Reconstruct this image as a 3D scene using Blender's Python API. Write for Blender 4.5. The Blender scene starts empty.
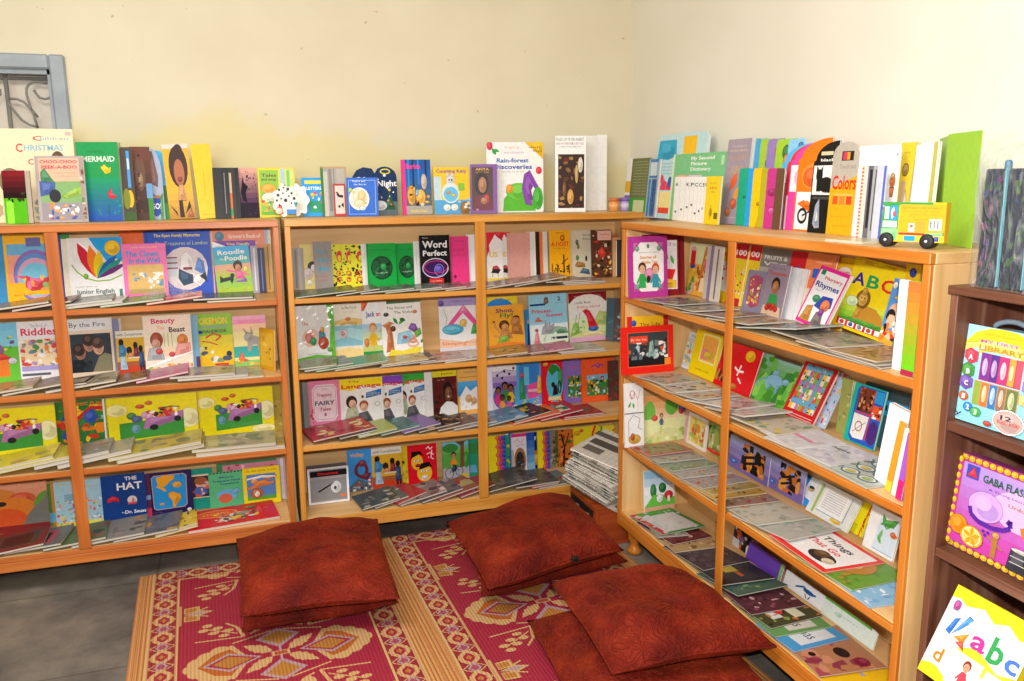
import bpy, math, random
from mathutils import Matrix, Vector
R_ = math.radians
col = bpy.context.scene.collection
sc = bpy.context.scene

# ------------------------------------------------------------------ camera
CAM = dict(x=-0.2162, y=-3.3725, z=1.55, yaw=-0.3139, pitch=0.1892, roll=-0.0083, f=833.7158)
def cam_axes():
    cy, sy = math.cos(CAM['yaw']), math.sin(CAM['yaw'])
    fw, rt, up = Vector((-sy, cy, 0)), Vector((cy, sy, 0)), Vector((0, 0, 1))
    cp, sp = math.cos(CAM['pitch']), math.sin(CAM['pitch'])
    f2, u2 = fw*cp-up*sp, up*cp+fw*sp
    cr, sr = math.cos(CAM['roll']), math.sin(CAM['roll'])
    return rt*cr+u2*sr, u2*cr-rt*sr, f2
CR, CU, CF = cam_axes()
CP = Vector((CAM['x'], CAM['y'], CAM['z']))
def on(axis, val, px, py):
    """where the sight line through a photo pixel meets a plane of the room"""
    d = CF + CR*((px-512)/CAM['f']) - CU*((py-340.5)/CAM['f'])
    i = 'xyz'.index(axis)
    return CP + d*((val-CP[i])/d[i])
cd = bpy.data.cameras.new('camera'); co = bpy.data.objects.new('camera', cd); col.objects.link(co)
cd.sensor_width = 36; cd.lens = CAM['f']*36/1024; cd.clip_start = 0.05
mw = Matrix((CR, CU, -CF)).transposed().to_4x4(); mw.translation = CP
co.matrix_world = mw; sc.camera = co

# ------------------------------------------------------------------ colours and materials
def lin(c): return c/12.92 if c <= .04045 else ((c+.055)/1.055)**2.4
def hx(s):
    if len(s) == 3: s = ''.join(ch*2 for ch in s)
    return tuple(lin(int(s[i:i+2], 16)/255) for i in (0, 2, 4)) + (1,)
def mat(name, c='888', rough=.5, spec=.5):
    m = bpy.data.materials.new(name); m.use_nodes = True
    b = m.node_tree.nodes['Principled BSDF']
    b.inputs['Base Color'].default_value = hx(c); b.inputs['Roughness'].default_value = rough
    b.inputs['Specular IOR Level'].default_value = spec
    return m, m.node_tree, b
def N(nt, t, **kw):
    n = nt.nodes.new(t)
    for k, v in kw.items():
        if k.startswith('i_'): n.inputs[k[2:].replace('_', ' ')].default_value = v
        else: setattr(n, k, v)
    return n
def ramp(nt, stops):
    n = nt.nodes.new('ShaderNodeValToRGB'); e = n.color_ramp.elements
    while len(e) < len(stops): e.new(.5)
    for q, (p, c) in zip(e, stops): q.position = p; q.color = hx(c)
    return n
def coords(nt, scale, kind='Object', rot=(0, 0, 0)):
    t = N(nt, 'ShaderNodeTexCoord'); m = N(nt, 'ShaderNodeMapping'); m.inputs['Scale'].default_value = scale
    m.inputs['Rotation'].default_value = rot
    nt.links.new(t.outputs[kind], m.inputs['Vector']); return m.outputs[0]
def bump(nt, b, h, strength=.3, dist=.002):
    n = N(nt, 'ShaderNodeBump'); n.inputs['Strength'].default_value = strength; n.inputs['Distance'].default_value = dist
    nt.links.new(h, n.inputs['Height']); nt.links.new(n.outputs[0], b.inputs['Normal'])

def printed(name, rough, coat=0, bumpy=0):
    m, nt, b = mat(name, 'fff', rough)
    a = N(nt, 'ShaderNodeAttribute', attribute_name='Col')
    no = N(nt, 'ShaderNodeTexNoise'); no.inputs['Scale'].default_value = 60; no.inputs['Detail'].default_value = 3
    nt.links.new(coords(nt, (1, 1, 1)), no.inputs['Vector'])
    rp = ramp(nt, [(.3, 'f6f6f6'), (.6, 'fff')]); nt.links.new(no.outputs[0], rp.inputs[0])
    mx = N(nt, 'ShaderNodeMix', data_type='RGBA', blend_type='MULTIPLY'); mx.inputs[0].default_value = 1
    nt.links.new(a.outputs['Color'], mx.inputs[6]); nt.links.new(rp.outputs[0], mx.inputs[7])
    nt.links.new(mx.outputs[2], b.inputs['Base Color'])
    b.inputs['Specular IOR Level'].default_value = .2; b.inputs['Coat Weight'].default_value = coat; b.inputs['Coat Roughness'].default_value = .08
    if bumpy:
        n2 = N(nt, 'ShaderNodeTexNoise'); n2.inputs['Scale'].default_value = 16; n2.inputs['Detail'].default_value = 2
        nt.links.new(coords(nt, (1, 1, 1)), n2.inputs['Vector']); bump(nt, b, n2.outputs[0], .9, bumpy)
    return m
PRINT = printed('printed_card', .38)
GLOSS = printed('laminated_print', .25, .12)
WRAP = printed('print_in_clear_sleeve', .18, 1, .012)

def paper_mat(c=('b8b0a2', 'e8e2d6')):
    m, nt, b = mat('page_edges', 'f4f0e6', .8, .2)
    w = N(nt, 'ShaderNodeTexNoise'); w.inputs['Scale'].default_value = 1
    nt.links.new(coords(nt, (3, 3, 900)), w.inputs['Vector'])
    r = ramp(nt, [(.3, c[0]), (.6, c[1])]); nt.links.new(w.outputs[0], r.inputs[0])
    nt.links.new(r.outputs[0], b.inputs['Base Color']); return m
PAPER = paper_mat()
PAPER_D = paper_mat(('9c9284', 'd0c8ba'))

def wood(name, c1, c2, c3, axis, rough=.35, grain=14):
    m, nt, b = mat(name, c2, rough)
    s = [grain, grain, grain]; s[axis] = grain/14
    no = N(nt, 'ShaderNodeTexNoise'); no.inputs['Scale'].default_value = 1.6; no.inputs['Detail'].default_value = 6
    no.inputs['Distortion'].default_value = .6
    nt.links.new(coords(nt, s), no.inputs['Vector'])
    r = ramp(nt, [(.3, c1), (.5, c2), (.7, c3)]); nt.links.new(no.outputs[0], r.inputs[0])
    nt.links.new(r.outputs[0], b.inputs['Base Color']); bump(nt, b, no.outputs[0], .12, .001)
    return m
def wood_set(name, *c, **k): return [wood(f'{name}_{"xyz"[a]}', *c, a, **k) for a in range(3)]
EDGE_A = wood_set('orange_red_varnish', 'a8551c', 'bd682a', 'cc7a38')
EDGE_B = wood_set('honey_varnish', 'c07a28', 'cf8d38', 'dc9e4a')
EDGE_C = wood_set('orange_varnish', 'b8641a', 'c87828', 'd68a3a')
PLY = wood_set('pale_plywood', 'd3a568', 'dfb478', 'e8c28a', rough=.5)
DARK = wood_set('dark_stained_wood', '552f20', '6c4230', '8a6450', rough=.5)
CRATE = wood_set('reddish_wood', '8a3614', 'a0441c', 'b25428')

# ------------------------------------------------------------------ mesh building
def clip(poly, x0=0, y0=0, x1=1, y1=1):
    for ax, lim, sgn in ((0, x0, 1), (0, x1, -1), (1, y0, 1), (1, y1, -1)):
        out = []
        for i in range(len(poly)):
            a, b = poly[i-1], poly[i]
            ia, ib = (a[ax]-lim)*sgn >= 0, (b[ax]-lim)*sgn >= 0
            if ia != ib:
                t = (lim-a[ax])/(b[ax]-a[ax]); out.append((a[0]+t*(b[0]-a[0]), a[1]+t*(b[1]-a[1])))
            if ib: out.append(b)
        poly = out
        if len(poly) < 3: return []
    return poly

class MB:
    def __init__(s): s.v = []; s.f = []; s.c = []; s.s = []
    def face(s, pts, c, smooth=False):
        i = len(s.v); s.v += [tuple(p) for p in pts]; s.f.append(tuple(range(i, i+len(pts)))); s.c.append(c); s.s.append(smooth)
    def idx(s, verts, faces, c, smooth=True):
        i = len(s.v); s.v += [tuple(p) for p in verts]
        for f in faces: s.f.append(tuple(i+k for k in f)); s.c.append(c); s.s.append(smooth)
    def box(s, a, b, c='fff', bev=0):
        (x0, y0, z0), (x1, y1, z1) = a, b
        if bev:
            e = bev
            o = [(x0+e, y0), (x1-e, y0), (x1, y0+e), (x1, y1-e), (x1-e, y1), (x0+e, y1), (x0, y1-e), (x0, y0+e)]
            n = [(x0+e, y0+e), (x1-e, y0+e), (x1-e, y0+e), (x1-e, y1-e), (x1-e, y1-e), (x0+e, y1-e), (x0+e, y1-e), (x0+e, y0+e)]
            rings = [[(p[0], p[1], z0) for p in n], [(p[0], p[1], z0+e) for p in o], [(p[0], p[1], z1-e) for p in o], [(p[0], p[1], z1) for p in n]]
            vs = [p for r in rings for p in r]; fs = []
            for k in range(3):
                for i in range(8): j = (i+1) % 8; fs.append((k*8+i, k*8+j, k*8+8+j, k*8+8+i))
            s.idx(vs, fs, c, False)
            s.face([(x0+e, y0+e, z1), (x1-e, y0+e, z1), (x1-e, y1-e, z1), (x0+e, y1-e, z1)], c)
            s.face([(x0+e, y1-e, z0), (x1-e, y1-e, z0), (x1-e, y0+e, z0), (x0+e, y0+e, z0)], c)
            return
        p = [(x0, y0, z0), (x1, y0, z0), (x1, y1, z0), (x0, y1, z0), (x0, y0, z1), (x1, y0, z1), (x1, y1, z1), (x0, y1, z1)]
        s.idx(p, [(0, 3, 2, 1), (4, 5, 6, 7), (0, 1, 5, 4), (1, 2, 6, 5), (2, 3, 7, 6), (3, 0, 4, 7)], c, False)
    def prism(s, outl, z0, z1, c, side=None):
        n = len(outl)
        s.face([(x, y, z1) for x, y in outl], c); s.face([(x, y, z0) for x, y in reversed(outl)], c)
        vs = [(x, y, z0) for x, y in outl]+[(x, y, z1) for x, y in outl]
        s.idx(vs, [(i, (i+1) % n, n+(i+1) % n, n+i) for i in range(n)], side or c, False)
    def tube(s, pts, r, c='fff', n=6):
        pts = [Vector(p) for p in pts]; vs = []; fs = []
        for i, p in enumerate(pts):
            t = (pts[min(i+1, len(pts)-1)]-pts[max(i-1, 0)]).normalized()
            a = t.cross(Vector((0, 1, 0)) if abs(t.y) < .9 else Vector((1, 0, 0))).normalized(); b = t.cross(a)
            vs += [p+(a*math.cos(k*2*math.pi/n)+b*math.sin(k*2*math.pi/n))*r for k in range(n)]
        for i in range(len(pts)-1):
            for k in range(n): fs.append((i*n+k, i*n+(k+1) % n, i*n+n+(k+1) % n, i*n+n+k))
        fs += [tuple(range(n))[::-1], tuple((len(pts)-1)*n+k for k in range(n))]
        s.idx(vs, fs, c, True)
    def lathe(s, prof, cx, cy, c='fff', n=20):
        vs = [(cx+r*math.cos(k*2*math.pi/n), cy+r*math.sin(k*2*math.pi/n), z) for r, z in prof for k in range(n)]
        fs = [(i*n+k, i*n+(k+1) % n, i*n+n+(k+1) % n, i*n+n+k) for i in range(len(prof)-1) for k in range(n)]
        fs += [tuple(range(n))[::-1], tuple((len(prof)-1)*n+k for k in range(n))]
        s.idx(vs, fs, c, True)
    def build(s, name, material, parent=None, off=None):
        me = bpy.data.meshes.new(name)
        vs = s.v if off is None else [(x-off[0], y-off[1], z-off[2]) for x, y, z in s.v]
        me.from_pydata(vs, [], s.f)
        at = me.color_attributes.new('Col', 'FLOAT_COLOR', 'CORNER')
        cache = {}; data = []
        for f, c in zip(s.f, s.c):
            if c not in cache: cache[c] = hx(c)
            data.extend(cache[c]*len(f))
        at.data.foreach_set('color', data)
        me.polygons.foreach_set('use_smooth', s.s)
        me.materials.append(material); me.update()
        o = bpy.data.objects.new(name, me); col.objects.link(o)
        if parent: o.parent = parent
        if off is not None: o.location = off
        return o
def tag(o, label, cat, group=None, kind=None):
    o['label'] = label; o['category'] = cat
    if group: o['group'] = group
    if kind: o['kind'] = kind
    return o
def empty(name, loc=(0, 0, 0), M=None):
    o = bpy.data.objects.new(name, None); o.empty_display_size = .05; col.objects.link(o)
    if M is not None: o.matrix_world = M
    else: o.location = loc
    return o
def structure(o, label=None):
    o['kind'] = 'structure'
    if label: o['label'] = label
    return o

# ------------------------------------------------------------------ printed artwork: a tiny drawing language
_tc = {}
def text_mesh(body, bold=0):
    k = (body, bold)
    if k in _tc: return _tc[k]
    cu = bpy.data.curves.new('lettering', 'FONT'); cu.body = body; cu.resolution_u = 2; cu.offset = .025*bold; cu.fill_mode = 'FRONT'
    o = bpy.data.objects.new('lettering', cu); col.objects.link(o)
    dg = bpy.context.evaluated_depsgraph_get(); ev = o.evaluated_get(dg); me = ev.to_mesh()
    vs = [(v.co.x, v.co.y) for v in me.vertices]; fs = [tuple(p.vertices) for p in me.polygons]
    ev.to_mesh_clear(); bpy.data.objects.remove(o); bpy.data.curves.remove(cu)
    _tc[k] = (vs, fs); return _tc[k]
def ell(cx, cy, rx, ry, n=18, a0=0):
    return [(cx+rx*math.cos(a0+i*2*math.pi/n), cy+ry*math.sin(a0+i*2*math.pi/n)) for i in range(n)]
def draw(mb, art, w, h, z, x0=0, y0=0, step=4e-5, noclip=False):
    """art: ';'-separated shapes in the unit square of a cover w x h, printed just above z"""
    cnt = [0]
    def put(poly, c, bump=1):
        if not noclip: poly = clip(poly)
        if len(poly) < 3: return
        cnt[0] += bump; zz = z+step*cnt[0]
        ar = sum(poly[i-1][0]*poly[i][1]-poly[i][0]*poly[i-1][1] for i in range(len(poly)))
        if ar < 0: poly = poly[::-1]
        mb.face([(x0+x*w, y0+y*h, zz) for x, y in poly], c)
    for cmd in art.split(';'):
        a = cmd.split()
        if not a: continue
        k = a[0]; F = lambda i: float(a[i])
        def rich(poly, c):                   # hand-drawn look: dark ink line, flat colour, lighter brush patch
            n = len(poly); gx, gy = sum(v[0] for v in poly)/n, sum(v[1] for v in poly)/n
            ar = abs(sum(poly[i-1][0]*poly[i][1]-poly[i][0]*poly[i-1][1] for i in range(n)))/2
            cc = ''.join(ch*2 for ch in c) if len(c) == 3 else c; rgb = [int(cc[j:j+2], 16) for j in (0, 2, 4)]
            if not .0012 < ar < .085 or w < .05 or max(rgb) < 60: put(poly, c); return
            dk = ''.join('%02x' % int(v*.42) for v in rgb); lt = ''.join('%02x' % min(255, int(v+(255-v)*.13)) for v in rgb); md = ''.join('%02x' % int(v*.88) for v in rgb)
            e = .0016/max(ar**.5*w, .004); put([(gx+(x-gx)*(1+e), gy+(y-gy)*(1+e)) for x, y in poly], dk); put(poly, c)
            put([(gx+(x-gx)*.62+(ar**.5)*.1, gy+(y-gy)*.6-(ar**.5)*.12) for x, y in poly], md); put([(gx+(x-gx)*.5-(ar**.5)*.1, gy+(y-gy)*.5+(ar**.5)*.12) for x, y in poly], lt)
        if k == 'r': put([(F(1), F(2)), (F(3), F(2)), (F(3), F(4)), (F(1), F(4))], a[5])
        elif k == 'e': rich(ell(F(1), F(2), F(3), F(4)), a[5])
        elif k == 'p':
            q = [float(x) for x in a[2:]]; rich(list(zip(q[::2], q[1::2])), a[1])
        elif k == 'l':                       # leaf or petal from (x,y) at an angle
            x, y, an, L, W = F(1), F(2), R_(F(3)), F(4), F(5); ca, sa = math.cos(an), math.sin(an); asp = w/h
            prof = [(0, 0), (.25, .35), (.5, .5), (.75, .38), (1, 0), (.75, -.38), (.5, -.5), (.25, -.35)]
            put([(x+(u*L*ca-v*W*sa), y+(u*L*sa+v*W*ca)*asp) for u, v in prof], a[6])
        elif k == 'o':                       # ring
            n = 24; cx, cy, rx, ry, th = (F(i) for i in range(1, 6)); cnt[0] += 1
            for i in range(n):
                t0, t1 = i*2*math.pi/n, (i+1)*2*math.pi/n
                put([(cx+rx*math.cos(t0), cy+ry*math.sin(t0)), (cx+rx*math.cos(t1), cy+ry*math.sin(t1)),
                     (cx+(rx-th)*math.cos(t1), cy+(ry-th*w/h)*math.sin(t1)), (cx+(rx-th)*math.cos(t0), cy+(ry-th*w/h)*math.sin(t0))], a[6], 0)
        elif k == 'w':                       # stroke
            th = F(2); q = [float(x) for x in a[3:]]; P = list(zip(q[::2], q[1::2])); asp = w/h; cnt[0] += 1
            for (xa, ya), (xb, yb) in zip(P, P[1:]):
                dx, dy = xb-xa, (yb-ya)/asp; L = math.hypot(dx, dy) or 1; nx, ny = -dy/L*th/2, dx/L*th/2*asp
                put([(xa+nx, ya+ny), (xa-nx, ya-ny), (xb-nx, yb-ny), (xb+nx, yb+ny)], a[1], 0)
        elif k == 'b':                       # scattered painted blots: seed n size x0 y0 x1 y1 colours
            rd = random.Random(int(a[1])); cs = a[8].split(','); s = F(3)
            for i in range(int(a[2])):
                cx, cy = rd.uniform(F(4), F(6)), rd.uniform(F(5), F(7)); r = s*rd.uniform(.5, 1.2); m = rd.randint(6, 9); e = rd.uniform(.6, 1.5)
                pl = []
                for j in range(m):
                    q = r*rd.uniform(.6, 1.15); t = j*2*math.pi/m
                    pl.append((cx+q*e*math.cos(t), cy+q/e*math.sin(t)*w/h))
                put(clip(pl, F(4), F(5), F(6), F(7)), cs[i % len(cs)])
        elif k == 'v':                       # sky printed in bands: y0 y1 bottom top n
            n = int(a[5]); A, B = a[3], a[4]
            A, B = (A if len(A) == 6 else ''.join(q*2 for q in A)), (B if len(B) == 6 else ''.join(q*2 for q in B)); cnt[0] += 1
            for i in range(n):
                t = i/(n-1); c = ''.join('%02x' % round(int(A[j:j+2], 16)*(1-t)+int(B[j:j+2], 16)*t) for j in (0, 2, 4))
                ya, yb = F(1)+(F(2)-F(1))*i/n, F(1)+(F(2)-F(1))*(i+1)/n; put([(0, ya), (1, ya), (1, yb), (0, yb)], c, 0)
        elif k == 'k':                       # a simple drawn child: x y h skin hair shirt
            x, y, H = F(1), F(2), F(3); asp = w/h; q = H/asp
            put([(x-.16*q, y), (x+.16*q, y), (x+.11*q, y+.55*H), (x-.11*q, y+.55*H)], a[6])
            put([(x-.11*q, y+.5*H), (x-.26*q, y+.2*H), (x-.2*q, y+.17*H), (x-.05*q, y+.42*H)], a[6]); put([(x+.11*q, y+.5*H), (x+.26*q, y+.2*H), (x+.2*q, y+.17*H), (x+.05*q, y+.42*H)], a[6])
            put(ell(x, y+.79*H, .17*q, .21*H), a[5]); put(ell(x, y+.72*H, .125*q, .17*H), a[4])
            for sx in (-.05, .05): put(ell(x+sx*q, y+.74*H, .014*q, .02*H, 8), '222', 0)
            put(ell(x, y+.63*H, .04*q, .012*H, 8), 'a33', 0)
        elif k in 'tT':                      # lettering: x y cap-height width colour text
            cx, cy, H, W = F(1), F(2), F(3), F(4); body = ' '.join(a[6:])
            vs, fs = text_mesh(body, 1 if k == 'T' else 0)
            if not vs: continue
            xa, xb = min(v[0] for v in vs), max(v[0] for v in vs); sx = W/(xb-xa); sy = H/.72; cnt[0] += 1; zz = z+step*cnt[0]
            mb.idx([(x0+(cx-W/2+(vx-xa)*sx)*w, y0+(cy-H/2+vy*sy)*h, zz) for vx, vy in vs], fs, a[5], False)
SHAPES = {
 'arch': [(0, 0), (1, 0), (1, .8)]+[(.5+.5*math.cos(t), .8+.2*math.sin(t)) for t in [math.pi*i/12 for i in range(1, 12)]]+[(0, .8)],
 'rarch': [(0, 0), (1, 0), (1, .62)]+[(.35+.65*math.cos(t), .62+.38*math.sin(t)) for t in [math.pi/2*i/8 for i in range(1, 9)]]+[(0, 1)],
 'quarter': [(0, 0), (1, 0), (1, 1)]+[(1-math.sin(t), .66+.34*math.cos(t)) for t in [math.pi/2*i/10 for i in range(1, 11)]],
 'shoulder': [(0, 0), (1, 0), (1, 1)]+[(1-.9*math.sin(t), .8+.2*math.cos(t)) for t in [math.pi/2*i/10 for i in range(1, 11)]]+[(.03, .79), (0, .76)],
 'dome': [(0, 0), (1, 0), (1, .86)]+[(.5+.5*math.cos(t), .86+.14*math.sin(t)) for t in [math.pi*i/14 for i in range(1, 14)]]+[(0, .86)],
 'round': [(.02, 0), (.98, 0), (1, .02), (1, .94), (.94, 1), (.06, 1), (0, .94), (0, .02)],
 'double': [(0, 0), (1, 0), (1, .78)]+[(.73+.27*math.cos(t), .78+.22*math.sin(t)) for t in [math.pi*i/10 for i in range(1, 8)]]+[(.5, .86), (.44, .96), (.25, .99), (.1, .93), (0, .8)],
 'cloud': [(.5+.44*math.cos(t)*(1+.12*math.cos(7*t)), .5+.44*math.sin(t)*(1+.12*math.cos(7*t))) for t in [-math.pi/2+2*math.pi*i/56 for i in range(56)]],
 'library': [(0, 0), (1, 0), (1, .8), (.93, .86), (.86, .93), (.68, .99), (.5, 1), (.32, .99), (.14, .93), (.07, .86), (0, .8)],
}
def make_book(name, label, cat, M, w, h, t, cov, art, group=None, spine=None, shape=None, board=False, m=None, page=None, ins=.0012):
    root = empty(name, M=M @ Matrix.Translation((w/2, 0, -t/2)))
    tag(root, label, cat, group)
    m = m or PRINT; c = MB(); hx_, zt = -w/2, t/2
    sp = spine or cov
    ct = min(.0018, t*.22)
    if board or shape:
        ol = [(hx_+x*w, y*h) for x, y in (SHAPES[shape or 'round'])]
        c.prism(ol, zt-ct, zt, cov, sp); c.prism(ol, -zt, -zt+ct, cov, sp)
        p = MB(); k = .996; ol2 = [(x*k, h/2+(y-h/2)*k) for x, y in ol]; p.prism(ol2, -zt+ct, zt-ct, page or 'f2efe8')
    else:
        c.box((hx_, 0, zt-ct), (-hx_, h, zt), cov); c.box((hx_, 0, -zt), (-hx_, h, -zt+ct), cov)
        c.box((hx_, 0, -zt+ct), (hx_+ct, h, zt-ct), sp)
        p = MB(); p.box((hx_+ct, ins, -zt+ct), (-hx_-ins, h-ins, zt-ct), page or 'f2efe8')
    draw(c, art, w, h, zt, hx_, 0, noclip=bool(shape) and shape != 'round')
    c.build('cover', m, root)
    p.build('page_block', PAPER if page is None else PRINT, root)
    return root

# ------------------------------------------------------------------ the shelves' sizes (shared by cases and books)
ZA = {0: 1.408, 1: 1.0976, 2: .7894, 3: .4854, 4: .1708}
ZC = {0: 1.3857, 1: 1.0907, 2: .7813, 3: .4776, 4: .1747}
XC = 1.2341; YC0, YC1 = -.3308, -1.9073
def S(u, row, xl, yl, xr, yr, d, label, cov='fff', art='', name='picture_book', t=.008, lean=5, tilt=False, base=0, Y=None, yaw=0, cat='book', hz=None, ang=None, **k):
    """a book standing on a shelf: top corners in the photo, row of depth d counted from the back panel"""
    zs = (ZC if u in 'CE' else ZA)[row]+base
    if cat == 'book': k.setdefault('group', ('books standing on top of the ' if row == 0 else 'books standing on the %s shelf of the ' % ['', 'first', 'second', 'third', 'bottom'][row])+{'A': 'left', 'B': 'middle', 'C': 'right', 'E': 'right'}[u]+' case')
    L = R_(lean)
    if u == 'C':
        v = Y if Y is not None else XC+.312-.017*d
        A, B = on('x', v, xl, yl), on('x', v, xr, yr)
        a = math.atan2(B.z-A.z, A.y-B.y) if tilt else 0
        rt, nm = Vector((0, -1, 0)), Vector((-1, 0, 0)); W = math.hypot(A.y-B.y, (B.z-A.z) if tilt else 0)
    else:
        v = Y if Y is not None else ((-.375-.017*d) if u == 'E' else ((.312-.017*d) if row else .29-.03*d))
        A = on('y', v, xl, yl)
        ya = R_(yaw); rt = Vector((math.cos(ya), math.sin(ya), 0)); nm = Vector((math.sin(ya), -math.cos(ya), 0))
        dr = CF + CR*((xr-512)/CAM['f']) - CU*((yr-340.5)/CAM['f'])
        B = CP+dr*((A-CP).dot(nm)/dr.dot(nm))
        a = math.atan2(B.z-A.z, (B-A).dot(rt)) if tilt else 0
        W = math.hypot((B-A).dot(rt), (B.z-A.z) if tilt else 0)
    if ang is not None: a = R_(ang); tilt = True; B = A+rt*W*math.cos(a)+Vector((0, 0, W*math.sin(a)))
    ztop = (B.z if a < 0 else A.z) if tilt else (A.z+B.z)/2
    H = (ztop-zs)/math.cos(a)/math.cos(L)
    if hz: H = hz
    up0 = Vector((0, 0, 1))*math.cos(L)-nm*math.sin(L); n0 = nm*math.cos(L)+Vector((0, 0, 1))*math.sin(L)
    r2 = rt*math.cos(a)+up0*math.sin(a); u2 = up0*math.cos(a)-rt*math.sin(a)
    A = Vector((A.x, A.y, ztop if not tilt else A.z))
    O = A-u2*H
    low = min(O.z, (O+r2*W).z)
    O.z += zs-low+t*math.sin(L)+.0006
    M = Matrix((r2, u2, n0)).transposed().to_4x4(); M.translation = O
    return make_book(name, label, cat, M, W, H, t, cov, art, **k)

pending = []
def Fl(u, row, px, py, w, d, rot, label, cov='fff', art='', t=.007, yc=None, name='magazine', cat='magazine', group=None, m=None):
    """a book or magazine lying on a shelf; settle() later shingles it over its neighbours"""
    zs = (ZC if u == 'C' else ZA)[row]; t = min(t, .02)
    if u == 'C' and row in (1, 2): d = min(d, .172); rot *= .6
    a = R_(rot); ex = abs(w*math.sin(a))/2+abs(d*math.cos(a))/2; es = abs(w*math.cos(a))/2+abs(d*math.sin(a))/2
    if u == 'C':
        P = on('z', zs+.02, px, py); s = YC0-P.y; q = yc if yc is not None else min(max(P.x-XC, .006+ex), max(.212-ex, .006+ex))
        if row: s = min(max(s, .088+es), YC0-YC1-(.14 if row < 3 else .03)-es)
    else:
        q = yc if yc is not None else .006+ex
        P = on('y', q, px, py); s = P.x
        if u == 'B': s = min(max(s, -.0457+.026+es), 1.2+es*.2)
        else: s = min(s, -.0675-.026-es)
    pending.append(dict(u=u, row=row, s=s, q=q, es=es, ex=ex, w=w, d=d, rot=a, t=t, zs=zs, label=label, cov=cov, art=art, name=name, cat=cat, group=group, m=m, n=len(pending)))
def settle():
    shelves = {}
    for f in pending: shelves.setdefault((f['u'], f['row']), []).append(f)
    for k, L in shelves.items():
        L.sort(key=lambda f: (-f['s'], f['n'])); done = []
        for f in L:
            lo, hi = f['s']-f['es'], f['s']+f['es']
            under = [g for g in done if g['lo'] < hi and g['hi'] > lo and abs(g['q']-f['q']) < g['ex']+f['ex']]
            best = None
            for deg in (0, 1.5, 3, 4.5, 6, 8):          # the tilt that lets it rest lowest on what lies to its right
                T = math.tan(R_(deg)); z0 = 0
                for g in under:
                    for x in (max(lo, g['lo']), min(hi, g['hi'])):
                        z0 = max(z0, g['z0']+g['T']*(x-g['lo'])+g['t']*1.02+.0006-T*(x-lo))
                c = z0+T*f['es']*1.0
                if best is None or c < best[0]-1e-4: best = (c, z0, T, deg)
            f.update(lo=lo, hi=hi, z0=best[1], T=best[2], deg=best[3]); done.append(f)
            lay_flat(f)
def lay_flat(f):
    w, d, t, a = f['w'], f['d'], f['t'], f['rot']
    zc = f['zs']+.0006+f['z0']+f['T']*f['es']
    tl = Matrix.Rotation(-R_(f['deg']), 4, 'Y')
    if f['u'] == 'C': B = Matrix.Translation((XC+f['q'], YC0-f['s'], zc)) @ Matrix.Rotation(-math.pi/2, 4, 'Z')
    else: B = Matrix.Translation((f['s'], f['q'], zc))
    r = empty(f['name'], M=B @ tl @ Matrix.Rotation(a, 4, 'Z')); tag(r, f['label'], f['cat'], f['group'])
    c = MB(); ct = min(.0012, t*.2)
    c.box((-w/2, -d/2, t-ct), (w/2, d/2, t), f['cov']); c.box((-w/2, -d/2, 0), (w/2, d/2, ct), f['cov']); c.box((-w/2, -d/2, ct), (-w/2+.001, d/2, t-ct), f['cov'])
    draw(c, f['art'], w, d, t, -w/2, -d/2); c.build('cover', f['m'] or GLOSS, r)
    p = MB(); p.box((-w/2+.001, -d/2+.0008, ct), (w/2-.001, d/2-.0008, t-ct), 'f2efe8'); p.build('page_block', PAPER_D, r)
def rect_of(cx, cy, w, d, a):
    ca, sa = math.cos(a), math.sin(a)
    return [(cx+x*ca-y*sa, cy+x*sa+y*ca) for x, y in ((-w/2, -d/2), (w/2, -d/2), (w/2, d/2), (-w/2, d/2))]
placed = []

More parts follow.
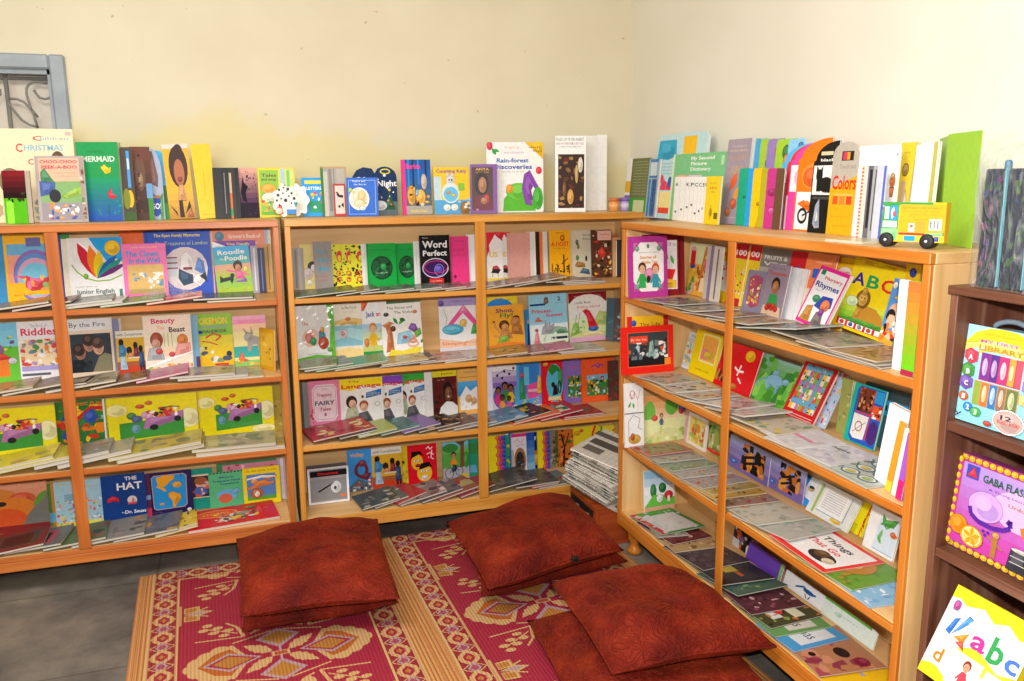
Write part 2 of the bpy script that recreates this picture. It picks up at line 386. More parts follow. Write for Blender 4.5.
# ------------------------------------------------------------------ the room
WB, WR, WL, WF, ZT = .362, 1.6, -3.2, -5.2, 2.95
def wall_mat(name, stains):
    m, nt, b = mat(name, 'e3d6ae', .85, .2)
    v = coords(nt, (1, 1, 1))
    no = N(nt, 'ShaderNodeTexNoise'); no.inputs['Scale'].default_value = 3; no.inputs['Detail'].default_value = 5
    nt.links.new(v, no.inputs['Vector'])
    base = ramp(nt, [(.3, stains[0]), (.7, stains[1])]); nt.links.new(no.outputs[0], base.inputs[0])
    out = base.outputs[0]
    if len(stains) > 2:      # older yellow paint showing below a ragged line
        sp = N(nt, 'ShaderNodeSeparateXYZ'); nt.links.new(v, sp.inputs[0])
        n2 = N(nt, 'ShaderNodeTexNoise'); n2.inputs['Scale'].default_value = 2.3; n2.inputs['Detail'].default_value = 8; n2.inputs['Roughness'].default_value = .7
        nt.links.new(v, n2.inputs['Vector'])
        ad = N(nt, 'ShaderNodeMath', operation='MULTIPLY_ADD'); nt.links.new(n2.outputs[0], ad.inputs[0]); ad.inputs[1].default_value = -.55
        nt.links.new(sp.outputs['Z'], ad.inputs[2])
        a3 = N(nt, 'ShaderNodeMath', operation='MULTIPLY_ADD'); nt.links.new(sp.outputs['X'], a3.inputs[0]); a3.inputs[1].default_value = .1; nt.links.new(ad.outputs[0], a3.inputs[2])
        rp = N(nt, 'ShaderNodeMapRange'); rp.inputs['From Min'].default_value = 1.44; rp.inputs['From Max'].default_value = 1.52; rp.inputs['To Min'].default_value = .75; rp.inputs['To Max'].default_value = 0
        nt.links.new(a3.outputs[0], rp.inputs[0])
        mx = N(nt, 'ShaderNodeMix', data_type='RGBA'); nt.links.new(rp.outputs[0], mx.inputs[0]); nt.links.new(out, mx.inputs[6]); mx.inputs[7].default_value = hx(stains[2])
        # small chipped specks
        n3 = N(nt, 'ShaderNodeTexNoise'); n3.inputs['Scale'].default_value = 26; n3.inputs['Detail'].default_value = 3; nt.links.new(v, n3.inputs['Vector'])
        r3 = N(nt, 'ShaderNodeMapRange'); r3.inputs['From Min'].default_value = .74; r3.inputs['From Max'].default_value = .77; r3.inputs['To Max'].default_value = .6; nt.links.new(n3.outputs[0], r3.inputs[0])
        m2 = N(nt, 'ShaderNodeMix', data_type='RGBA'); nt.links.new(r3.outputs[0], m2.inputs[0]); nt.links.new(mx.outputs[2], m2.inputs[6]); m2.inputs[7].default_value = hx('8f8460')
        out = m2.outputs[2]
    nt.links.new(out, b.inputs['Base Color']); bump(nt, b, no.outputs[0], .25, .004)
    return m
WALL_B = wall_mat('cream_plaster', ('d3caae', 'dad2b8', 'd9cb94'))
WALL_R = wall_mat('pale_cream_plaster', ('dfd9c8', 'e5e0d1'))
WALL_N = wall_mat('white_plaster', ('e4dfd0', 'ebe6d8'))
def slab(name, a, b, m): q = MB(); q.box(a, b); return structure(q.build(name, m))
wx0, wx1, wz0, wz1 = -1.75, -.865, 1.05, 1.985
wb = MB()
wb.box((wx1, WB, 0), (WR+.15, WB+.18, ZT)); wb.box((WL-.15, WB, 0), (wx0, WB+.18, ZT))
wb.box((wx0, WB, wz1), (wx1, WB+.18, ZT)); wb.box((wx0, WB, 0), (wx1, WB+.18, wz0))
structure(wb.build('wall_back', WALL_B))
slab('wall_right', (WR, WF, 0), (WR+.15, WB, ZT), WALL_R)
slab('wall_left', (WL-.15, WF, 0), (WL, WB, ZT), WALL_N)
slab('wall_front', (WL-.15, WF-.15, 0), (WR+.15, WF, ZT), WALL_N)
slab('ceiling', (WL-.15, WF-.15, ZT), (WR+.15, WB+.18, ZT+.12), WALL_N)
m, nt, b = mat('dark_cement', '55524e', .5, .4)
v = coords(nt, (1, 1, 1)); n1 = N(nt, 'ShaderNodeTexNoise'); n1.inputs['Scale'].default_value = 2.2; n1.inputs['Detail'].default_value = 9; n1.inputs['Roughness'].default_value = .65
nt.links.new(v, n1.inputs['Vector']); r1 = ramp(nt, [(.32, '46423e'), (.48, '6a655e'), (.6, '857b6e'), (.74, 'a2968a')])
nt.links.new(n1.outputs[0], r1.inputs[0])
bk = N(nt, 'ShaderNodeTexBrick'); bk.offset = 0; bk.inputs['Scale'].default_value = 1; bk.inputs['Brick Width'].default_value = .62; bk.inputs['Row Height'].default_value = .62; bk.inputs['Mortar Size'].default_value = .004
bk.inputs['Color1'].default_value = bk.inputs['Color2'].default_value = hx('fff'); bk.inputs['Mortar'].default_value = hx('c8c0b4'); nt.links.new(coords(nt, (1, 1, 1)), bk.inputs['Vector'])
mx = N(nt, 'ShaderNodeMix', data_type='RGBA', blend_type='MULTIPLY'); mx.inputs[0].default_value = .8; nt.links.new(r1.outputs[0], mx.inputs[6]); nt.links.new(bk.outputs[0], mx.inputs[7])
nt.links.new(mx.outputs[2], b.inputs['Base Color']); bump(nt, b, n1.outputs[0], .3, .003)
slab('floor', (WL-.15, WF-.15, -.1), (WR+.15, WB+.18, 0), m)

# window with iron scrolls, its board closed behind
GREY, nt, b = mat('grey_gloss_paint', '8e979c', .4)
n1 = N(nt, 'ShaderNodeTexNoise'); n1.inputs['Scale'].default_value = 9; n1.inputs['Detail'].default_value = 5; nt.links.new(coords(nt, (1, 1, 1)), n1.inputs['Vector'])
r1 = ramp(nt, [(.3, '848d93'), (.7, '9aa3a8')]); nt.links.new(n1.outputs[0], r1.inputs[0]); nt.links.new(r1.outputs[0], b.inputs['Base Color'])
IRON, _, _ = mat('worn_grey_iron', '7c7972', .45)
BOARD, _, _ = mat('beige_board', 'cdc3b4', .7)
win = structure(empty('window_1', ((wx0+wx1)/2, WB, wz0)), 'grey framed window with iron scrollwork behind the books on the left')
def wpart(nm, m, fn, par=win):
    q = MB(); fn(q); o = q.build(nm, m); o.parent = par; o.matrix_parent_inverse = Matrix.Translation(win.location).inverted(); return o
fy0, fy1 = WB-.02, WB+.1
def fr(q):
    q.box((wx1, fy0, wz0-.055), (wx1+.055, fy1, wz1+.055), bev=.006); q.box((wx0-.055, fy0, wz0-.055), (wx0, fy1, wz1+.055), bev=.006)
    q.box((wx0, fy0, wz1), (wx1, fy1, wz1+.055), bev=.006); q.box((wx0, fy0, wz0-.055), (wx1, fy1, wz0), bev=.006)
    q.box((wx0, fy0+.02, wz1-.018), (wx1, fy1-.02, wz1)); q.box((wx1-.012, fy0+.02, wz0), (wx1, fy1-.02, wz1))
wpart('window_frame', GREY, fr)
wpart('shutter_board', BOARD, lambda q: q.box((wx0, WB+.085, wz0), (wx1, WB+.1, wz1)))
def grille(q):
    yb = WB+.045
    for k in range(5):
        xb = wx1-.165-k*.17
        if xb > wx0: q.tube([(xb, yb, wz0), (xb, yb, wz1)], .008)
    q.tube([(wx0, yb, wz1-.03), (wx1, yb, wz1-.03)], .006)
    for k in range(5):
        o = Vector((-.175*k, 0, 0))
        for pts in ([(38, 128), (34, 116), (29.5, 104), (26.5, 94), (26.5, 88.5), (29, 84), (34, 81.6), (40, 81.5), (47, 83)], [(34, 90), (36.5, 94), (40, 97.6), (45, 99), (49, 98), (51.5, 95), (51, 90)], [(38, 127), (30, 125), (22, 120), (15, 112), (9.5, 104), (7, 100)], [(38, 117), (32, 110), (24, 102), (17, 99), (8, 98.5)]):
            q.tube([on('y', yb-.006, *c)+o for c in pts], .0042)
wpart('iron_grille', IRON, grille)

# ------------------------------------------------------------------ the three bookcases
def bookcase(label, M, Z, E, W=1.5765, post=.787, D=.335):
    """local axes: x along the front, y into the case, z up; front face at y=0"""
    root = empty('bookcase', M=M); tag(root, label, 'bookcase', 'wooden bookcases along the walls')
    ax, ez = (E[0], E[2]); ply = PLY
    def part(nm, m, par, *bxs, bev=.002):
        q = MB()
        for a, b_ in bxs: q.box(a, b_, bev=bev)
        return q.build(nm, m, par)
    s, T = .022, .02; top = Z[0]; zb = Z[4]; zl = zb-.058
    for x0 in (0, W-s):
        p = part('side_panel', ply[2], root, ((x0, .012, zl), (x0+s, D, top-.026)))
        part('edging', E[2], p, ((x0, 0, zl), (x0+s, .0118, top-.026)))
    p = part('top_board', ply[0], root, ((0, .0152, top-.0258), (W, D, top)))
    part('edging', E[0], p, ((0, -.002, top-.0258), (W, .015, top)))
    q = MB()
    q.box((s, D-.009, zb), (W-s, D-.001, top-.026)); q.build('back_panel', ply[0], root)
    for i in (1, 2, 3):
        p = part('shelf', ply[0], root, ((s+.0003, .0122, Z[i]-T), (W-s-.0003, D-.0095, Z[i])))
        part('edging', E[0], p, ((s+.0003, 0, Z[i]-T), (W-s-.0003, .012, Z[i])))
    p = part('bottom_board', ply[0], root, ((s+.0003, .0122, zb-T), (W-s-.0003, D-.0095, zb)))
    part('edging', E[0], p, ((s+.0003, 0, zb-T), (W-s-.0003, .012, zb)))
    part('plinth_rail', E[0], root, ((s+.0003, 0, zl), (W-s-.0003, .02, zb-T-.0008)))
    part('front_post', E[2], root, ((post-.022, -.005, zb), (post+.022, -.0003, top-.026)))
    for fx in (.07, W-.07):
        for fy in (.05, D-.05):
            f = MB(); f.lathe([(.021, 0), (.03, .008), (.031, .02), (.02, .034), (.018, .05), (.028, .066), (.031, zl-.012), (.031, zl-.0005)], fx, fy); f.build('foot', E[2], root)
    return root
bookcase('orange-red wooden bookcase at the left of the back wall, under the iron-grilled window', Matrix.Translation((-.0675-1.5765, 0, 0)), ZA, EDGE_A, post=.787)
bookcase('honey-coloured wooden bookcase in the middle of the back wall, left of the room corner', Matrix.Translation((-.0457, 0, 0)), ZA, EDGE_B)
bookcase('bright orange-edged wooden bookcase along the right wall, beside the dark rack', Matrix.Translation((XC, YC0, 0)) @ Matrix.Rotation(-math.pi/2, 4, 'Z'), ZC, EDGE_C, post=.795)

# ------------------------------------------------------------------ woven mat
def mat_material():
    m, nt, b = mat('woven_plastic_straw', 'fff', .45, .4)
    a = N(nt, 'ShaderNodeAttribute', attribute_name='Col')
    w = N(nt, 'ShaderNodeTexWave', wave_type='BANDS', bands_direction='X'); w.inputs['Scale'].default_value = 26; nt.links.new(coords(nt, (1, 1, 1)), w.inputs['Vector'])
    w2 = N(nt, 'ShaderNodeTexWave', wave_type='BANDS', bands_direction='Y'); w2.inputs['Scale'].default_value = 60; nt.links.new(coords(nt, (1, 1, 1)), w2.inputs['Vector'])
    r = ramp(nt, [(.0, 'd0c4c0'), (.35, 'fff')]); nt.links.new(w.outputs[1], r.inputs[0])
    r2 = ramp(nt, [(.0, 'd8ccc8'), (.4, 'fff')]); nt.links.new(w2.outputs[1], r2.inputs[0])
    x = N(nt, 'ShaderNodeMix', data_type='RGBA', blend_type='MULTIPLY'); x.inputs[0].default_value = .8; nt.links.new(a.outputs[0], x.inputs[6]); nt.links.new(r.outputs[0], x.inputs[7])
    y = N(nt, 'ShaderNodeMix', data_type='RGBA', blend_type='MULTIPLY'); y.inputs[0].default_value = .8; nt.links.new(x.outputs[2], y.inputs[6]); nt.links.new(r2.outputs[0], y.inputs[7])
    nt.links.new(y.outputs[2], b.inputs['Base Color']); bump(nt, b, w.outputs[1], .4, .002)
    return m
def make_mat():
    q = MB(); W, L = 1.9, 2.55; z = .006
    CR_, TAN, OCH, DK, LIL = 'a42e42', 'd0a872', 'b87e3c', '7a1c28', 'b4969a'
    q.box((0, -L, 0), (W, 0, z), CR_)
    lay = [0]
    def poly(p, c):
        lay[0] += 1; zz = z+.00012+lay[0]*.0000012
        p = clip(p, 0, -L, W, 0)
        if len(p) < 3: return
        ar = sum(p[i-1][0]*p[i][1]-p[i][0]*p[i-1][1] for i in range(len(p)))
        q.face([(x, y, zz) for x, y in (p if ar > 0 else p[::-1])], c)
    def rect(a, b_, c, d, col_): poly([(a, b_), (c, b_), (c, d), (a, d)], col_)
    def line(x0, y0, x1, y1, t, c):
        dx, dy = x1-x0, y1-y0; l = math.hypot(dx, dy); nx, ny = -dy/l*t/2, dx/l*t/2
        poly([(x0+nx, y0+ny), (x0-nx, y0-ny), (x1-nx, y1-ny), (x1+nx, y1+ny)], c)
    def stripes(x0, x1):
        rect(x0, -L, x1, 0, 'c79055'); n = 7; cs = ['b8664a', 'd8a862', 'b0563e', 'c9a070', 'a04838', 'd8a862', 'b8664a']
        for i, c in enumerate(cs):
            a = x0+(x1-x0)*i/n; rect(a+.002, -L, a+(x1-x0)/n*.62, 0, c)
    def band(horizontal, u, a, b_):
        """chain of diamonds filling a band of width .075 from u, running from a to b"""
        wd = .078; per = .125; P = (lambda s, t: (s, t)) if horizontal else (lambda s, t: (t, s))
        def pl(pts, c): poly([P(*p) for p in pts], c)
        pl([(a, u), (b_, u), (b_, u+wd), (a, u+wd)], '96303a')
        mid = u+wd/2; n = int(abs(b_-a)/(per/2))+1; sg = 1 if b_ > a else -1
        for i in range(n):
            s = a+sg*(i+.5)*per/2
            if i % 2 == 0:
                pl([(s-.05, mid), (s-.018, u+.006), (s+.018, u+.006), (s+.05, mid), (s+.018, u+wd-.006), (s-.018, u+wd-.006)], TAN)
                pl([(s-.03, mid), (s-.01, u+.02), (s+.01, u+.02), (s+.03, mid), (s+.01, u+wd-.02), (s-.01, u+wd-.02)], CR_)
                pl([(s-.014, mid), (s, u+.028), (s+.014, mid), (s, u+wd-.028)], OCH)
            else:
                pl([(s-.034, mid), (s, u+.016), (s+.034, mid), (s, u+wd-.016)], LIL)
                pl([(s-.02, mid), (s, u+.024), (s+.02, mid), (s, u+wd-.024)], 'a85060')
            s2 = s+sg*per/4
            for d in (-1, 1):
                p0, p1 = P(s2-.03, mid-d*wd/2), P(s2+.03, mid+d*wd/2); line(*p0, *p1, .0045, 'cda377')
    def leaf(x, y, an, l, wd, c, ser=0):
        an = R_(an); ca, sa = math.cos(an), math.sin(an); pts = []
        n = 9
        for sd in (1, -1):
            for i in range(n+1):
                u = i/n if sd == 1 else 1-i/n
                v = math.sin(math.pi*u**.8)*.5*(1-(.28 if ser and i % 2 else 0))*sd
                pts.append((x+u*l*ca-v*wd*sa, y+u*l*sa+v*wd*ca))
        poly(pts, c)
    def branch(x, y, sx, sy):
        line(x, y, x+sx*.02, y+sy*.075, .012, TAN); line(x+sx*.02, y+sy*.075, x+sx*.055, y+sy*.115, .009, TAN)
        poly(ell(x+sx*.03-sx*.075, y+sy*.055, .026, .032), TAN); line(x-sx*.02, y+sy*.01, x-sx*.055, y+sy*.03, .008, TAN)
        line(x+sx*.02, y+sy*.03, x+sx*.13, y+sy*.10, .006, TAN)
        for i in range(3):
            bx, by = x+sx*(.05+.034*i), y+sy*(.04+.028*i)
            poly(ell(bx, by+sy*.022, .019, .012, 10, .5), TAN); poly(ell(bx+sx*.014, by-sy*.008, .019, .011, 10), TAN)
        line(x, y, x+sx*.16, y+sy*.018, .007, TAN)
    def medallion(cx, cy):
        for s in (-1, 1):
            # scalloped lotus to either side
            for i in range(7):
                t = -1+2*i/6; poly(ell(cx+s*(.275-.085*abs(t)**1.6), cy+.098*t*(1-.18*abs(t)), .034, .03, 12), TAN)
            poly([(cx+s*.10, cy+.005), (cx+s*.15, cy+.105), (cx+s*.215, cy+.085), (cx+s*.285, cy), (cx+s*.215, cy-.085), (cx+s*.15, cy-.105), (cx+s*.10, cy-.005)], TAN)
            poly([(cx+s*.115, cy+.01), (cx+s*.16, cy+.082), (cx+s*.21, cy+.064), (cx+s*.262, cy), (cx+s*.21, cy-.064), (cx+s*.16, cy-.082), (cx+s*.115, cy-.01)], 'b8652c')
            poly([(cx+s*.06, cy), (cx+s*.165, cy+.058), (cx+s*.25, cy), (cx+s*.165, cy-.058)], LIL)
            poly([(cx+s*.075, cy), (cx+s*.165, cy+.044), (cx+s*.235, cy), (cx+s*.165, cy-.044)], CR_)
            poly([(cx+s*.09, cy), (cx+s*.165, cy+.036), (cx+s*.215, cy), (cx+s*.165, cy-.036)], OCH)
            # ochre lozenges above and below the heart
            poly([(cx, cy+s*.035), (cx+.075, cy+s*.11), (cx, cy+s*.165), (cx-.075, cy+s*.11)], LIL)
            poly([(cx, cy+s*.055), (cx+.055, cy+s*.11), (cx, cy+s*.148), (cx-.055, cy+s*.11)], OCH)
            for u in (-1, 1):
                line(cx+s*.02, cy+u*.155, cx+s*.15, cy+u*.115, .007, TAN)
                branch(cx+s*.11, cy+u*.15, s, u)
                leaf(cx+s*.02, cy+u*.014, math.degrees(math.atan2(u*.62, s*.8)), .125, .062, CR_)
                leaf(cx+s*.026, cy+u*.016, math.degrees(math.atan2(u*.62, s*.8)), .115, .052, TAN, 1)
        rect(cx-.03, cy-.014, cx+.03, cy+.014, TAN); rect(cx-.02, cy-.009, cx+.02, cy+.009, 'b8563a')
        for s in (-1, 1): line(cx, cy+s*.014, cx, cy+s*.05, .009, LIL)
    def arrow(x, y, s):
        rect(x, y-.075, x+s*.008, y+.075, TAN)
        for u in (-1, 1):
            poly([(x+s*.016, y+u*.008), (x+s*.016, y+u*.05), (x+s*.07, y+u*.055), (x+s*.07, y+u*.018)], TAN)
            poly([(x+s*.02, y+u*.014), (x+s*.02, y+u*.044), (x+s*.06, y+u*.046), (x+s*.06, y+u*.02)], OCH if s > 0 else 'b8563a')
            line(x+s*.05, y+u*.012, x+s*.1, y+u*.035, .007, TAN)
        poly([(x+s*.016, y), (x+s*.07, y+.02), (x+s*.12, y), (x+s*.07, y-.02)], TAN); poly([(x+s*.03, y), (x+s*.068, y+.012), (x+s*.1, y), (x+s*.068, y-.012)], LIL)
    fields = []
    for x0 in (0, .95):
        x1 = x0+.95; s1 = .05
        stripes(x0, x0+s1); stripes(x1-s1, x1)
        f0, f1 = x0+s1+.014+.078, x1-s1-.014-.078
        rect(x0+s1, -L, x0+s1+.012, 0, TAN); rect(x1-s1-.012, -L, x1-s1, 0, TAN)
        for cy in (-.02, -.77, -1.52, -2.27): medallion((f0+f1)/2, cy)
        band(True, -.08, x0+s1+.012, x1-s1-.012)
        rect(f0, -.092, f0+.22, -.083, TAN); rect(f1-.22, -.092, f1, -.083, TAN)
        band(False, x0+s1+.013, 0, -L); band(False, x1-s1-.013-.078, 0, -L)
        rect(f0+.001, -L, f0+.01, -.083, TAN); rect(f1-.01, -L, f1-.001, -.083, TAN)
        for cy in (-.395, -1.145, -1.895): arrow(f0+.011, cy, 1); arrow(f1-.011, cy, -1)
    o = q.build('woven_mat', mat_material())
    o.location = (-.683, .038, .0005); o.rotation_euler = (0, 0, R_(2.55))
    return tag(o, 'crimson and tan woven floor mat with diamond borders and leaf medallions', 'mat')
make_mat()

# ------------------------------------------------------------------ cushions
def velvet():
    m, nt, b = mat('rust_red_velvet', '7a1a0c', .75, .2)
    v = coords(nt, (1, 1, 1)); n1 = N(nt, 'ShaderNodeTexNoise'); n1.inputs['Scale'].default_value = 7; n1.inputs['Detail'].default_value = 6; nt.links.new(v, n1.inputs['Vector'])
    r = ramp(nt, [(.3, '540d07'), (.5, '72190a'), (.74, '962f14')]); nt.links.new(n1.outputs[0], r.inputs[0])
    vo = N(nt, 'ShaderNodeTexNoise'); vo.inputs['Scale'].default_value = 11; vo.inputs['Detail'].default_value = 2; vo.inputs['Distortion'].default_value = 2.2; nt.links.new(v, vo.inputs['Vector'])
    sn = N(nt, 'ShaderNodeMath', operation='SINE'); ml = N(nt, 'ShaderNodeMath', operation='MULTIPLY'); ml.inputs[1].default_value = 40; nt.links.new(vo.outputs[0], ml.inputs[0]); nt.links.new(ml.outputs[0], sn.inputs[0])
    r2 = ramp(nt, [(.2, 'd8c4bc'), (.8, 'fff')]); nt.links.new(sn.outputs[0], r2.inputs[0])
    x = N(nt, 'ShaderNodeMix', data_type='RGBA', blend_type='MULTIPLY'); x.inputs[0].default_value = .5; nt.links.new(r.outputs[0], x.inputs[6]); nt.links.new(r2.outputs[0], x.inputs[7])
    nt.links.new(x.outputs[2], b.inputs['Base Color'])
    b.inputs['Sheen Weight'].default_value = .28; b.inputs['Sheen Tint'].default_value = hx('d8602c'); b.inputs['Sheen Roughness'].default_value = .4
    bump(nt, b, sn.outputs[0], .5, .005); return m
VELVET = velvet()
ZIP, _, _ = mat('black_zip_tape', '16110f', .5)
def cushion(label, corners, zc, th, seed, tilt=(0, 0), zip_at=None):
    """corners: photo pixels of the four seam corners (back-left, back-right, front-right, front-left) on height zc"""
    P = [on('z', zc, *c) for c in corners]
    c0 = sum(P, Vector())/4
    def W(u, v): return ((P[3]*(1-u)+P[2]*u)*(1-v)+(P[0]*(1-u)+P[1]*u)*v)
    rd = random.Random(seed); n = 30; top = []; bot = []
    ph = [rd.uniform(0, 6) for _ in range(6)]
    for j in range(n+1):
        for i in range(n+1):
            u, v = i/n, j/n; a, b_ = 2*u-1, 2*v-1
            pin = 1-.035*(1-a*a)*abs(b_)**3; pin2 = 1-.035*(1-b_*b_)*abs(a)**3
            p = W((a*pin2+1)/2, (b_*pin+1)/2)
            f = ((1-abs(a)**3.6)*(1-abs(b_)**3.6))**.55
            wr = .0035*math.sin(9*u+ph[0]+3*v)+.003*math.sin(13*v+ph[1]-4*u)+.002*math.sin(23*u*v+ph[2]+11*v)
            sag = tilt[0]*a+tilt[1]*b_+.006*math.sin(3.1*a+ph[3])*abs(b_)**2
            top.append((p.x, p.y, p.z+sag+f*(th*.56+wr*2.2)+.0015)); bot.append((p.x, p.y, p.z+sag-f*(th*.44)-.0015))
    vs = top+bot; o = (n+1)**2; fs = []
    for j in range(n):
        for i in range(n):
            k = j*(n+1)+i; fs.append((k, k+1, k+n+2, k+n+1)); fs.append((o+k, o+k+n+1, o+k+n+2, o+k+1))
    for i in range(n):
        fs.append((i+1, i, o+i, o+i+1)); k = n*(n+1)+i; fs.append((k, k+1, o+k+1, o+k))
        k = i*(n+1); fs.append((k, k+n+1, o+k+n+1, o+k)); k = i*(n+1)+n; fs.append((k+n+1, k, o+k, o+k+n+1))
    zmin = min(p[2] for p in vs); off = Vector((c0.x, c0.y, zmin))
    q = MB(); q.idx([(p[0]-off.x, p[1]-off.y, p[2]-off.z) for p in vs], fs, '8a2010')
    root = empty('cushion', off); tag(root, label, 'cushion', 'rust-red floor cushions')
    q.build('cover', VELVET, root)
    s = MB(); ring = [W((a*(1-.035*(1-b_*b_)*abs(a)**3)+1)/2, (b_*(1-.035*(1-a*a)*abs(b_)**3)+1)/2) for a, b_ in
        [(-1+2*i/12, -1) for i in range(12)]+[(1, -1+2*i/12) for i in range(12)]+[(1-2*i/12, 1) for i in range(12)]+[(-1, 1-2*i/12) for i in range(13)]]
    ab = [(-1+2*i/12, -1) for i in range(12)]+[(1, -1+2*i/12) for i in range(12)]+[(1-2*i/12, 1) for i in range(12)]+[(-1, 1-2*i/12) for i in range(13)]
    s.tube([(p.x-off.x, p.y-off.y, p.z-off.z+tilt[0]*a+tilt[1]*b_+.006*math.sin(3.1*a+ph[3])*abs(b_)**2) for p, (a, b_) in zip(ring, ab)], .0042, '8a2010')
    s.build('seam', VELVET, root)
    if zip_at is not None:
        u, v = zip_at; p = W(u, v)-off; zz = MB(); zz.box((p.x-.012, p.y-.008, p.z-.004), (p.x+.012, p.y+.012, p.z+.016), bev=.003); zz.build('zip_end', ZIP, root)
    return root
cushion('rust-red velvet cushion underneath its twin in the left pile, near the orange-red bookcase', [(246, 560), (372, 545), (397, 603), (243, 632)], .054, .105, 3)
cushion('large dark rust-red velvet cushion on top of the left pile on the mat', [(237, 541), (377, 521), (399, 593), (241, 611)], .171, .13, 1, (0, .012))
cushion('rust-red cushion underneath the middle pile, its edge showing along the near side', [(474, 560), (582, 524), (627, 560), (482, 595)], .05, .10, 4)
cushion('rust-red cushion with a black zip end on top of the middle pile', [(447, 524), (568, 497), (623, 547), (489, 585)], .163, .125, 2, (0, .01), (.62, 0))
cushion('rust-red cushion lying flat on the mat at the bottom edge, partly under its neighbour', [(528, 622), (690, 600), (778, 700), (588, 735)], .068, .14, 5)
cushion('rust-red embossed cushion nearest the right bookcase, resting on another cushion', [(551, 583), (684, 572), (776, 643), (613, 670)], .208, .125, 6, (0, .005))

# ------------------------------------------------------------------ dark rack at the right
RX, RY0, RY1 = 1.28, -1.925, -2.86
rk = empty('display_rack', ((RX+WR)/2, (RY0+RY1)/2, 0)); tag(rk, 'dark brown scuffed wooden rack with deep shelves at the right edge', 'rack')
def rpart(nm, m, *bx):
    q = MB()
    for a, b_ in bx: q.box(a, b_, bev=.002)
    o = q.build(nm, m, rk); o.matrix_parent_inverse = Matrix.Translation(rk.location).inverted(); return o
RD = WR-.008
rpart('side_panel', DARK[2], ((RX, RY0-.02, 0), (RD, RY0, 1.295))); rpart('side_panel', DARK[2], ((RX, RY1, 0), (RD, RY1+.02, 1.295)))
rpart('top_board', DARK[1], ((RX-.006, RY1-.005, 1.2955), (RD, RY0+.004, 1.315)))
for z in (1.008, .703, .40): rpart('shelf', DARK[1], ((RX+.002, RY1+.0205, z-.022), (RD-.013, RY0-.0205, z)))
rpart('back_panel', DARK[2], ((RD-.012, RY1+.0205, .02), (RD, RY0-.0205, 1.295)))

# ------------------------------------------------------------------ crate with newspapers in the corner
cr = empty('wooden_crate', (1.36, -.165, 0)); tag(cr, 'reddish wooden crate on the floor in the corner under the newspapers', 'crate')
def cpart(nm, m, *bx, art=None):
    q = MB()
    for a, b_ in bx: q.box(a, b_, bev=.0015)
    o = q.build(nm, m, cr); o.matrix_parent_inverse = Matrix.Translation(cr.location).inverted(); return o
cpart('front_panel', CRATE[0], ((1.168, -.298, .002), (1.55, -.282, .165)))
cpart('side_panel', CRATE[1], ((1.15, -.2815, .002), (1.166, -.01, .165))); cpart('side_panel', CRATE[1], ((1.535, -.2815, .002), (1.55, -.01, .165)))
cpart('corner_post', CRATE[2], ((1.15, -.298, 0), (1.167, -.2822, .166)))
cpart('top_board', CRATE[0], ((1.15, -.298, .1665), (1.55, -.01, .178)))
q = MB(); q.box((1.1482, -.27, .01), (1.1497, -.02, .155), '2a2522')
for i, (y, z, s, c) in enumerate([(-.1, .1, .03, 'c8c0b0'), (-.16, .06, .025, '8a8478'), (-.22, .11, .022, 'b8a890'), (-.06, .05, .02, '6a6258'), (-.2, .04, .02, '98704a')]):
    q.face([(1.1481-.00005*i, y-s, z-s*.8), (1.1481-.00005*i, y+s*.6, z-s), (1.1481-.00005*i, y+s, z+s*.7), (1.1481-.00005*i, y-s*.5, z+s)][::-1], c)
o = q.build('picture_panel', PRINT, cr); o.matrix_parent_inverse = Matrix.Translation(cr.location).inverted()
def newsprint():
    m, nt, b = mat('newsprint', 'fff', .85, .15); a = N(nt, 'ShaderNodeAttribute', attribute_name='Col')
    bk = N(nt, 'ShaderNodeTexBrick'); bk.inputs['Scale'].default_value = 1; bk.inputs['Brick Width'].default_value = .05; bk.inputs['Row Height'].default_value = .006; bk.inputs['Mortar Size'].default_value = .0016
    bk.inputs['Color1'].default_value = hx('8f8b84'); bk.inputs['Color2'].default_value = hx('a8a49c'); bk.inputs['Mortar'].default_value = hx('f4f1ea')
    nt.links.new(coords(nt, (1, 1, 1)), bk.inputs['Vector'])
    x = N(nt, 'ShaderNodeMix', data_type='RGBA', blend_type='MULTIPLY'); x.inputs[0].default_value = 1; nt.links.new(a.outputs[0], x.inputs[6]); nt.links.new(bk.outputs[0], x.inputs[7])
    nt.links.new(x.outputs[2], b.inputs['Base Color']); return m
NEWS = newsprint()
rd = random.Random(7)
NN = 14
PV = Vector((1.2, -.315, .1795)); PT = Matrix.Translation(PV) @ Matrix.Rotation(R_(11), 4, 'X') @ Matrix.Translation(-PV)
